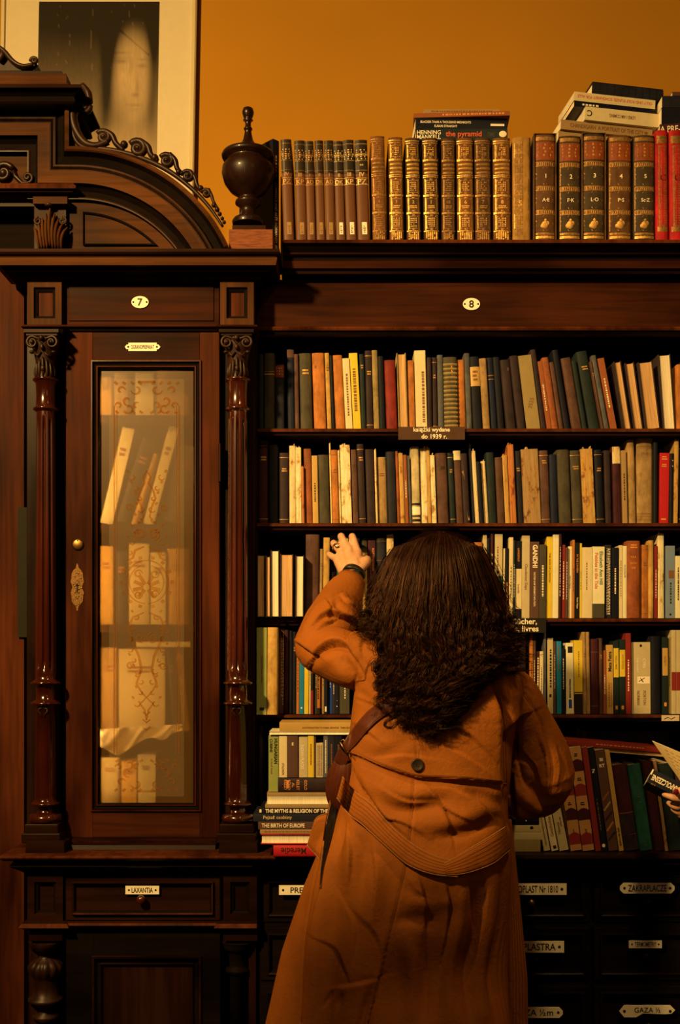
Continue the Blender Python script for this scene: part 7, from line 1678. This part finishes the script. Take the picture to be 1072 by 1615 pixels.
# trousers and boots below the coat
TR = fabric('trouser_cloth', (0.012, 0.009, 0.008)); mb = MB()
for s_, kx, fx in ((-1, 0.085, 0.075), (1, 0.265, 0.285)):
    hip = Vector((0.178 + s_*0.085, YB_, 0.80)); p_, r_ = catmull([hip, Vector((kx, YB_+0.01, 0.46)), Vector((kx*0.5+fx*0.5, YB_-0.02, 0.30)), Vector((fx, YB_-0.01, 0.10))], [0.093, 0.066, 0.064, 0.055]); mb.tube(p_, r_, TR, 20)
mb.build('trousers', woman)
BO = surf('boot_leather', (0.012, 0.008, 0.006), 0.35, 0.2, 60, 0.1)
for fx in (0.075, 0.285):
    mb = MB(); loft(mb, [(fx, YB_+0.055, 0.0, 0.044, 0.125), (fx, YB_+0.055, 0.02, 0.045, 0.127), (fx, YB_+0.045, 0.05, 0.042, 0.110), (fx, YB_+0.015, 0.08, 0.040, 0.075), (fx, YB_-0.008, 0.11, 0.042, 0.050), (fx, YB_-0.01, 0.16, 0.043, 0.048)], BO, 24, 2.3); mb.build('boot', woman)

# ---- shoulder bag: strap over the coat, pleated body at the hip
bag = empty('shoulder_bag', tuple(Q(545, 1240, -0.44)), 'dark brown leather shoulder bag with pleated side, slung across the coat', 'bag')
def keep(o): o.parent = bag; o.location = tuple(-Vector(bag.location)); return o
o = surf_ribbon([(760, 1002), (735, 1022), (690, 1050), (655, 1074), (630, 1091), (595, 1110), (574, 1127), (553, 1153), (540, 1172)], [(772, 1018), (742, 1042), (700, 1072), (660, 1098), (622, 1120), (595, 1138), (574, 1159), (560, 1176), (547, 1188)], 0.002, 0.003, LEATHER, 'strap', None, 70, 5, 3, (0.08, 0.92), fb=-0.56); keep(o)
mb = MB(); yb2 = hit(552, 1170)[0].y - 0.012
bpts = [P(536, 1170, yb2), P(541, 1166, yb2), P(556, 1190, yb2), P(551, 1196, yb2), P(536, 1170, yb2)]; mb.tube(bpts, 0.0016, surf('buckle', (0.32, 0.18, 0.10), 0.3, 0.2, 60, 0, metal=0.9), 8); keep(mb.build('buckle'))
mb = MB(); tb = [P(535, 1178, yb2+0.004), P(551, 1196, yb2+0.002), P(543, 1212, yb2+0.012), P(526, 1199, yb2+0.014)]
mb.add(tb + [p+Vector((0, 0.006, 0)) for p in tb], [(0, 3, 2, 1), (4, 5, 6, 7), (0, 1, 5, 4), (1, 2, 6, 5), (2, 3, 7, 6), (3, 0, 4, 7)], LEATHER); keep(mb.build('strap_tab', None, 0.002))
mb = MB(); v = []; na, nz_ = 72, 22; bc_ = Q(546, 1240, -0.50)
for i in range(nz_+1):
    t = i/nz_; z_ = Z(1198 + 96*t, -0.50); prof_ = (math.sin(PI*min(1, (0.13+0.87*t)))**0.45)
    for j in range(na):
        a_ = 2*PI*j/na; rib = 1 + 0.06*math.sin(a_*24)*min(1, 3*t)
        v.append((bc_.x + 0.003 + 0.046*prof_*rib*math.cos(a_) - 0.006*t, -0.515 + 0.05*t + 0.052*prof_*rib*math.sin(a_), z_))
mb.add(v, [((i+1)*na+j, (i+1)*na+(j+1) % na, i*na+(j+1) % na, i*na+j) for i in range(nz_) for j in range(na)] + [tuple(range(na)), tuple(range(nz_*na, (nz_+1)*na))[::-1]], LEATHER, True)
keep(mb.build('pleated_body'))

# ---- hair
rh = np.random.RandomState(11)
TY = np.array([833, 838, 846, 860, 880, 905, 930, 960, 985, 1005, 1030, 1060, 1090, 1120, 1150, 1175.])
TL = np.array([684, 664, 644, 625, 611, 599, 589, 580, 574, 573, 594, 603, 606, 608, 612, 634.])
TR_ = np.array([704, 724, 742, 758, 769, 781, 791, 801, 809, 815, 822, 824, 782, 762, 748, 715.])
YBK = np.array([-0.500, -0.545, -0.575, -0.600, -0.618, -0.630, -0.638, -0.645, -0.650, -0.655, -0.660, -0.664, -0.666, -0.668, -0.668, -0.668])
def end_py(u):
    if u < -0.80: return rh.uniform(975, 1010)
    if u < -0.5: return rh.uniform(1040, 1142)
    if u < -0.20: return rh.uniform(1115, 1156)
    if u < 0.15: return rh.uniform(1130, 1168)
    if u < 0.45: return rh.uniform(1105, 1154)
    if u < 0.62: return rh.uniform(1085, 1130)
    return rh.uniform(1020, 1066)
NP = 46; verts = []; rad = []; tones = []
def add_strand(path, r0, tone):
    verts.append(path); rad.append(r0); tones.append(tone)
def lock(u, layer, nst, frizz=1.0, end=None, amp=1.0):
    ep = end or end_py(u); sp = 836 + 26*abs(u)**1.3 + layer*10
    t = np.linspace(0, 1, NP); pyv = sp + (ep-sp)*t
    ue = u*(1-layer*0.12)
    wave_l = rh.uniform(52, 96); ph = rh.uniform(0, 6.28); ph2 = rh.uniform(0, 6.28); am = rh.uniform(4.0, 12.0)*amp; dr = rh.uniform(-8, 8)
    ttone = rh.uniform(0.0, 1.0)**1.9
    hand = rh.choice([-1, 1])
    for k_ in range(nst):
        sprd = rh.normal(0, 1, 3); pk = ph + rh.normal(0, 0.10); uu_ = ue + sprd[0]*0.012
        xl, xr, yb = np.interp(pyv, TY, TL), np.interp(pyv, TY, TR_), np.interp(pyv, TY, YBK)
        uv_ = np.clip(uu_*(1 + (0.38 if uu_ < 0 else 0.12)*np.clip((pyv-1000)/60, 0, 1)), -1.04, 1.04) if abs(uu_) < 0.82 else uu_
        x_ = (xl+xr)/2 + uv_*(xr-xl)/2 + dr*t**2
        g_ = np.clip((t-0.12)/0.88, 0, 1)**1.25; curl = am*g_*(1+0.15*sprd[1])
        arg = 2*PI*(pyv-sp)/wave_l*(1+0.85*t**2) + pk
        x_ = x_ + curl*np.sin(arg) + sprd[2]*0.8*(1-0.5*t)*frizz + (rh.normal(0, 1)*4*t**3)*frizz
        depth = -0.50 + (yb+0.50)*np.sqrt(np.clip(1-0.92*np.clip(uu_, -1, 1)**2, 0.02, 1)) + layer*0.040*np.clip(t*4, 0, 1)
        depth = depth - 0.0105*g_*(curl/9)*np.cos(arg)*hand + sprd[1]*0.0025
        lift = np.where(t > 0.86, (t-0.86)*22*math.sin(ph2), 0)
        pyw = pyv + lift + 5.0*g_*np.cos(arg)
        k2 = FPX/(depth-CAMY)
        add_strand(np.stack([(x_-536)/k2, depth, CAMZ-(pyw-HOR)/k2], 1), 0.00052*rh.uniform(0.7, 1.3), np.clip(ttone + rh.normal(0, 0.18), 0, 1))
for i in range(330):
    u = rh.uniform(-1, 1); lock(u, rh.uniform(0, 0.5), 16)
for i in range(70):
    u = rh.uniform(-1, 1); lock(u, rh.uniform(0.3, 1), 10)
for i in range(30): lock(rh.choice([-1, 1])*rh.uniform(0.88, 1.02), rh.uniform(0, .4), 10)
for i in range(34): lock(rh.uniform(-0.75, 0.55), 0, 5, 1.5, rh.uniform(1080, 1172), 1.5)
for i in range(40): lock(rh.choice([-1, 1])*rh.uniform(0.95, 1.12), 0, 1, 3, None, 1.6)
# loose curls seen against the coat
def stray(pts, y, nst=3, r=0.0005):
    for _ in range(nst):
        j_ = rh.normal(0, 1.2, 2); p = smooth_pts([(a+j_[0]*rh.uniform(.3, 1), b_+j_[1]*rh.uniform(.3, 1)) for a, b_ in pts], 8); p = resample(p, NP)
        arr = []
        for q in p:
            h_, n3 = hit(q[0], q[1], y); yy = min(h_.y-0.004, y) if y > -0.6 else h_.y-0.004
            v3 = P(q[0], q[1], yy); arr.append([v3.x, v3.y, v3.z])
        add_strand(np.array(arr), r, rh.uniform(0.1, 0.6))
stray([(614, 1030), (600, 1038), (586, 1044), (578, 1052), (576, 1064), (575, 1072), (563, 1074), (558, 1082)], -0.62, 2)
stray([(760, 1046), (764, 1058), (758, 1070), (748, 1075), (744, 1084), (752, 1092), (753, 1102)], -0.62, 16); stray([(756, 1040), (762, 1052), (757, 1066), (747, 1073)], -0.62, 14)
stray([(733, 1098), (741, 1108), (738, 1120), (726, 1130), (712, 1130)], -0.62, 5); stray([(725, 1090), (736, 1102), (737, 1116), (726, 1126)], -0.62, 6)
stray([(570, 945), (562, 950), (561, 958), (568, 968), (574, 975)], -0.45, 2); stray([(624, 1130), (610, 1136), (606, 1144), (616, 1147), (626, 1140)], -0.62, 8); stray([(640, 1120), (622, 1128), (612, 1138)], -0.62, 8)
stray([(604, 1048), (601, 1062), (607, 1078), (618, 1086)], -0.6, 3); stray([(742, 862), (756, 874), (764, 886), (762, 898), (770, 905)], -0.52, 3); stray([(748, 866), (760, 868), (768, 878)], -0.52, 2)
A = np.array(verts); ns = len(A); T = np.gradient(A, axis=1); T /= np.linalg.norm(T, axis=2, keepdims=True)+1e-9
U = np.cross(T, np.array([0, 1.0, 0.15])); U /= np.linalg.norm(U, axis=2, keepdims=True)+1e-9; W = np.cross(T, U)
R = np.array(rad)[:, None]*np.interp(np.linspace(0, 1, NP), [0, 0.1, 0.8, 1], [0.8, 1, 0.9, 0.35])[None]
V = np.stack([A + U*(R*math.cos(a_))[..., None] + W*(R*math.sin(a_))[..., None] for a_ in (0, 2*PI/3, 4*PI/3)], 2)   # ns,NP,3,3
V = V.reshape(-1, 3)
s_i = (np.arange(ns)*NP*3)[:, None, None]; i_i = (np.arange(NP-1)*3)[None, :, None]; j_i = np.arange(3)[None, None, :]; j2 = (np.arange(3)+1) % 3
F = np.stack([s_i+i_i+j_i, s_i+i_i+j2[None, None], s_i+i_i+3+j2[None, None], s_i+i_i+3+j_i], -1).reshape(-1, 4)
tone = np.repeat(np.array(tones), NP*3)
# inner mass of hair following the skull and the fall
mb = MB(); rg = []
for py_ in range(840, 1118, 9):
    xl, xr, yb = np.interp(py_, TY, TL), np.interp(py_, TY, TR_), np.interp(py_, TY, YBK)
    if py_ > 1000: xr = min(xr, 800-(py_-1000)*0.9)
    if py_ > 990: xl = max(xl, 590+(py_-990)*0.45)
    sh = 8 + 5*(py_ > 960); back = yb + 0.016; front = -0.42 if py_ < 960 else min(-0.42, -0.42 - (py_-960)*0.0022)
    front = max(front, back+0.02); yc = (back+front)/2
    rg.append((X((xl+xr)/2, yc), yc, Z(py_, yc), max(0.01, (X(xr, yc)-X(xl, yc))/2 - sh/690), (front-back)/2))
rg = [(X(694, -0.47), -0.475, Z(834, -0.47), 0.012, 0.03), (X(694, -0.47), -0.475, Z(838, -0.47), 0.045, 0.075)] + rg
loft(mb, rg[::-1], HMASS, 30, 2.2)
mv = np.array(mb.v); mf = [tuple(np.array(q)+len(V)) for q in mb.f]
hm = bpy.data.meshes.new('hair')
allv = np.vstack([V, mv]); nl = len(F)*4 + sum(len(q) for q in mf)
hm.vertices.add(len(allv)); hm.vertices.foreach_set('co', allv.astype(np.float32).ravel())
hm.loops.add(nl); hm.loops.foreach_set('vertex_index', np.concatenate([F.ravel(), np.concatenate([np.array(q) for q in mf])]).astype(np.int32))
tot = np.concatenate([np.full(len(F), 4), np.array([len(q) for q in mf])]); hm.polygons.add(len(tot)); hm.polygons.foreach_set('loop_start', np.concatenate([[0], np.cumsum(tot)[:-1]]).astype(np.int32))
hm.polygons.foreach_set('use_smooth', np.ones(len(tot), bool)); hm.update(calc_edges=True); hm.materials.append(HAIRM); hm.materials.append(HMASS); hm.polygons.foreach_set('material_index', np.concatenate([np.zeros(len(F), np.int32), np.ones(len(mf), np.int32)]))
at_ = hm.attributes.new('tone', 'FLOAT', 'POINT'); at_.data.foreach_set('value', np.concatenate([tone, np.zeros(len(mv))]).astype(np.float32))
hair = bpy.data.objects.new('hair', hm); C.objects.link(hair); hair.parent = woman
# ------------------------------------------------------------------ second reader at the edge of the frame
random.seed(3)
RX = 1.12
mb = MB()
rc2 = Vector((RX+0.02, -0.62, 1.50))
loft(mb, [(rc2.x, rc2.y + oy, rc2.z + oz, a, b_) for oz, a, b_, oy in ((-0.118, 0.030, 0.035, 0.045), (-0.10, 0.046, 0.055, 0.035), (-0.075, 0.058, 0.078, 0.018), (-0.04, 0.068, 0.090, 0.005), (0.0, 0.074, 0.096, 0), (0.04, 0.075, 0.096, -0.003), (0.07, 0.066, 0.086, -0.004), (0.092, 0.048, 0.064, -0.004), (0.105, 0.022, 0.03, -0.004))], SKIN, 32, 2.1)
limb(mb, [rc2+Vector((0, 0.090, 0.012)), rc2+Vector((0, 0.104, -0.018)), rc2+Vector((0, 0.106, -0.030))], [0.007, 0.010, 0.012], SKIN, 8)
for s_ in (-1, 1):
    mb.sphere(rc2+Vector((s_*0.030, 0.082, 0.004)), 0.013, SKIN, 8); mb.sphere(rc2+Vector((s_*0.035, 0.066, -0.03)), 0.024, SKIN, 8)
    limb(mb, [rc2+Vector((s_*0.048, 0.074, 0.020)), rc2+Vector((s_*0.028, 0.088, 0.024)), rc2+Vector((s_*0.010, 0.092, 0.020))], [0.006, 0.008, 0.006], SKIN, 8)
    limb(mb, [rc2+Vector((s_*0.074, -0.002, 0.018)), rc2+Vector((s_*0.083, -0.010, 0.010)), rc2+Vector((s_*0.080, -0.004, -0.018)), rc2+Vector((s_*0.072, 0.004, -0.026))], [0.006, 0.008, 0.007, 0.006], SKIN, 8)
for dz, r_ in ((-0.057, 0.0075), (-0.068, 0.008)): limb(mb, [rc2+Vector((-0.018, 0.085, dz)), rc2+Vector((0, 0.096, dz)), rc2+Vector((0.018, 0.085, dz))], [0.004, r_, 0.004], SKIN, 8)
limb(mb, [rc2+Vector((0, -0.01, -0.06)), Vector((RX+0.02, -0.64, 1.37)), Vector((RX+0.02, -0.64, 1.31))], [0.050, 0.050, 0.07], SKIN)
loft(mb, [(RX+0.02, -0.64, z_, a, b_) for z_, a, b_ in ((1.33, 0.09, 0.055), (1.30, 0.14, 0.075), (1.25, 0.155, 0.09), (1.15, 0.145, 0.095), (1.05, 0.125, 0.09), (0.98, 0.12, 0.085), (0.90, 0.145, 0.10), (0.82, 0.165, 0.115), (0.76, 0.155, 0.10))], SKIN, 32, 2.3)
HD = P(1078, 1262, -0.36)                       # left hand, holding books into the picture
SL = Vector((RX-0.14, -0.64, 1.27)); EL = Vector((RX-0.20, -0.56, 1.02)); WR = P(1108, 1268, -0.42)
limb(mb, [SL, (SL+EL)/2, EL, (EL+WR)/2, WR], [0.050, 0.045, 0.040, 0.036, 0.024], SKIN)
SR = Vector((RX+0.18, -0.64, 1.27)); ER = Vector((RX+0.23, -0.56, 1.02)); WRR = Vector((RX+0.07, -0.36, 0.98))
limb(mb, [SR, (SR+ER)/2, ER, (ER+WRR)/2, WRR], [0.050, 0.045, 0.040, 0.036, 0.024], SKIN)
limb(mb, [WR, P(1090, 1264, -0.385), HD], [0.023, 0.025, 0.021], SKIN, 12)
for pts, rs in (([P(1084, 1258, -0.385), P(1066, 1259, -0.385), P(1056, 1256, -0.380), P(1047, 1253.5, -0.372)], [0.011, 0.0088, 0.0080, 0.0064]),
                ([P(1084, 1266, -0.37), P(1070, 1272, -0.36), P(1060, 1270, -0.345), P(1054, 1266, -0.335)], [0.011, 0.0088, 0.0080, 0.0064]),
                ([P(1086, 1272, -0.365), P(1074, 1280, -0.35), P(1066, 1279, -0.335), P(1060, 1275, -0.325)], [0.011, 0.0088, 0.0080, 0.0062]),
                ([P(1090, 1278, -0.365), P(1080, 1287, -0.35), P(1073, 1286, -0.335), P(1068, 1282, -0.325)], [0.010, 0.0080, 0.0072, 0.0058]),
                ([P(1092, 1258, -0.40), P(1078, 1249, -0.405), P(1071, 1247, -0.402), P(1065, 1249, -0.398)], [0.014, 0.0105, 0.0095, 0.0075])):
    limb(mb, pts, rs, SKIN, 12, 5)
w0 = WRR
limb(mb, [w0, w0+Vector((-0.03, 0.05, 0.0)), w0+Vector((-0.045, 0.07, 0.0))], [0.022, 0.026, 0.022], SKIN, 12)
for j in range(4): o_ = Vector((-0.075+0.019*j, 0.085+0.004*j, 0.0)); limb(mb, [w0+Vector((-0.045+0.008*j, 0.06, 0)), w0+o_, w0+o_+Vector((-0.004, 0.024, 0.008)), w0+o_+Vector((-0.008, 0.034, 0.024))], [0.012, 0.010, 0.009, 0.007], SKIN, 10, 5)
limb(mb, [w0+Vector((-0.02, 0.02, 0)), w0+Vector((-0.055, 0.045, 0.014)), w0+Vector((-0.070, 0.070, 0.022))], [0.015, 0.011, 0.008], SKIN, 10, 5)
for s_ in (-1, 1): limb(mb, [Vector((RX+0.02+s_*0.085, -0.64, 0.80)), Vector((RX+0.02+s_*0.09, -0.63, 0.46)), Vector((RX+0.02+s_*0.095, -0.66, 0.30)), Vector((RX+0.02+s_*0.10, -0.65, 0.09))], [0.085, 0.055, 0.052, 0.034], SKIN)
rd = remesh(mb, 'person', 0.0036, 3, SKIN)
tag(rd, 'second person at the frame edge, one hand holding a black book and an open book', 'person')
NAIL = surf('nail_polish', (0.10, 0.008, 0.010), 0.2, 0.1, 60, 0)
mb = MB(); p_ = P(1066, 1249, -0.4075); mb.sphere(p_, 0.0075, NAIL, 8, (1, 0.45, 1.0)); mb.build('thumb_nail', rd)
KN = fabric('knit_black', (0.014, 0.011, 0.010)); mb = MB()
loft(mb, [(RX+0.02, -0.64, z_, a, b_) for z_, a, b_ in ((1.345, 0.075, 0.065), (1.31, 0.150, 0.088), (1.25, 0.172, 0.104), (1.15, 0.162, 0.110), (1.05, 0.142, 0.106), (0.95, 0.150, 0.112), (0.85, 0.180, 0.130), (0.74, 0.185, 0.132))], KN, 40, 2.3)
for a_, b_, c_ in ((SL, EL, WR), (SR, ER, WRR)): limb(mb, [a_+(Vector((RX+0.02, -0.64, 1.27))-a_)*0.3, a_, (a_+b_)/2, b_, b_*0.4+c_*0.6, b_*0.1+c_*0.9], [0.07, 0.066, 0.060, 0.054, 0.046, 0.036], KN, 20)
jm = remesh(mb, 'pullover', 0.006, 4, KN); jm.parent = rd
mb = MB()
for s_ in (-1, 1): p2, r2 = catmull([Vector((RX+0.02+s_*0.085, -0.64, 0.80)), Vector((RX+0.02+s_*0.09, -0.63, 0.46)), Vector((RX+0.02+s_*0.095, -0.66, 0.30)), Vector((RX+0.02+s_*0.10, -0.65, 0.10))], [0.093, 0.066, 0.062, 0.055]); mb.tube(p2, r2, TR, 20)
mb.build('trousers', rd)
for s_ in (-1, 1):
    mb = MB(); fx = RX+0.02+s_*0.10; fy = -0.64
    loft(mb, [(fx, fy+0.055, 0.0, 0.044, 0.125), (fx, fy+0.055, 0.02, 0.045, 0.127), (fx, fy+0.045, 0.05, 0.042, 0.110), (fx, fy+0.015, 0.08, 0.040, 0.075), (fx, fy-0.008, 0.11, 0.042, 0.050), (fx, fy-0.01, 0.16, 0.043, 0.048)], BO, 24, 2.3); mb.build('boot', rd)
mb = MB(); loft(mb, [(rc2.x, rc2.y-0.012, rc2.z + oz, a, b_) for oz, a, b_ in ((-0.10, 0.075, 0.075), (-0.04, 0.084, 0.090), (0.03, 0.088, 0.100), (0.08, 0.074, 0.088), (0.112, 0.035, 0.045), (0.118, 0.01, 0.012))], HMASS, 36, 2.2)
for i in range(500):
    a_ = random.uniform(-PI, 0.0) + random.uniform(-.35, .35); r_ = 1.03; pts = [Vector((rc2.x + 0.02*math.cos(a_), rc2.y-0.012+0.02*math.sin(a_), rc2.z+0.119))]
    for oz, a2, b2 in ((0.09, 0.074, 0.086), (0.03, 0.090, 0.102), (-0.04, 0.088, 0.094), (-0.10, 0.080, 0.080), (-0.15, 0.07, 0.07)): pts.append(Vector((rc2.x + a2*r_*math.cos(a_) + random.uniform(-.004, .004), rc2.y-0.012 + b2*r_*math.sin(a_) + random.uniform(-.004, .004), rc2.z+oz)))
    q_, w_2 = catmull(pts, [0.0009]*6, 3); mb.tube(q_, w_2, HAIRM, 3)
mb.build('hair', rd)

# black book held spine up, seen upside down, and the open book above it
def held(px0, py0, px1, py1, th, y0, y1, cov, deco, label, d=0.12, pages=None):
    a, b_ = P(px0, py0, y0), P(px1, py1, y1); ex = (b_-a); L = ex.length; ex.normalize()
    up = Vector((0.0, 0.25, 1.0)); up = (up - ex*up.dot(ex)).normalized(); dp = up.cross(ex).normalized()     # ex x dp = up
    if dp.y < 0: dp = -dp
    o = make_book(th, L, d, cov, pages or PAGES, 'flat', deco)
    M = Matrix(((-up.x, dp.x, ex.x, a.x), (-up.y, dp.y, ex.y, a.y), (-up.z, dp.z, ex.z, a.z), (0, 0, 0, 1)))
    o.matrix_world = M; return tag(o, label, 'book')
held(1029, 1213, 1098, 1247, 0.034, -0.345, -0.375, cover('black', 'paper'), [('text', 'NAPOLCZESNE', .52, .36, .42, T_WHITE, -90, .60, .03), ('band', .0, .03, T_WHITE, .0, .4), ('scrawl', .92, .1, .2, .1, T_BROWN)], 'thick black book with upside-down white letters held by the second reader')
mb = MB(); a, b_, c_, e_ = P(1028.5, 1169, -0.40), P(1115, 1206, -0.47), P(1112, 1300, -0.40), P(1072, 1231, -0.385)
NB = 14; v = []
for i in range(NB+1):
    t = i/NB
    for j in range(NB+1):
        s = j/NB; p_ = a*(1-s)*(1-t) + b_*s*(1-t) + e_*(1-s)*t + c_*s*t; v.append(p_ + Vector((0, -0.012*math.sin(PI*s)*(1-0.3*t) , 0)))
nn_ = NB+1; k_ = len(v); v += [p_ + Vector((0.002, 0.009, 0.001)) for p_ in v]
f_ = [(i*nn_+j, (i+1)*nn_+j, (i+1)*nn_+j+1, i*nn_+j+1) for i in range(NB) for j in range(NB)]
f2 = [(q[0]+k_, q[3]+k_, q[2]+k_, q[1]+k_) for q in f_]; ed_ = [(i, i+1, k_+i+1, k_+i) for i in range(NB)] + [(NB*nn_+i, k_+NB*nn_+i, k_+NB*nn_+i+1, NB*nn_+i+1) for i in range(NB)] + [(i*nn_, k_+i*nn_, k_+(i+1)*nn_, (i+1)*nn_) for i in range(NB)] + [(i*nn_+NB, (i+1)*nn_+NB, k_+(i+1)*nn_+NB, k_+i*nn_+NB) for i in range(NB)]
OPENP = surf('open_page', (0.80, 0.62, 0.30), 0.8, 0.05, 20, 0); mb.add(v, f_, OPENP, True); mb.add(v, f2 + ed_, PAGES)
ob = mb.build('open_book'); tag(ob, 'open book with a pale page held up at the frame edge', 'book')
mb = MB()
for r_ in range(9):
    t = 0.10 + r_*0.085
    for q in range(7):
        s0 = 0.16 + t*0.05 + q*0.11; 
        def pp_(s): return a*(1-s)*(1-t) + b_*s*(1-t) + e_*(1-s)*t + c_*s*t + Vector((0, -0.012*math.sin(PI*s)*(1-0.3*t) - 0.0006, 0))
        p0, p1 = pp_(s0), pp_(s0+0.085*random.uniform(.6, 1)); mb.tube([p0, p1], 0.0004, T_BROWN, 4)
mb.build('printed_lines', ob)
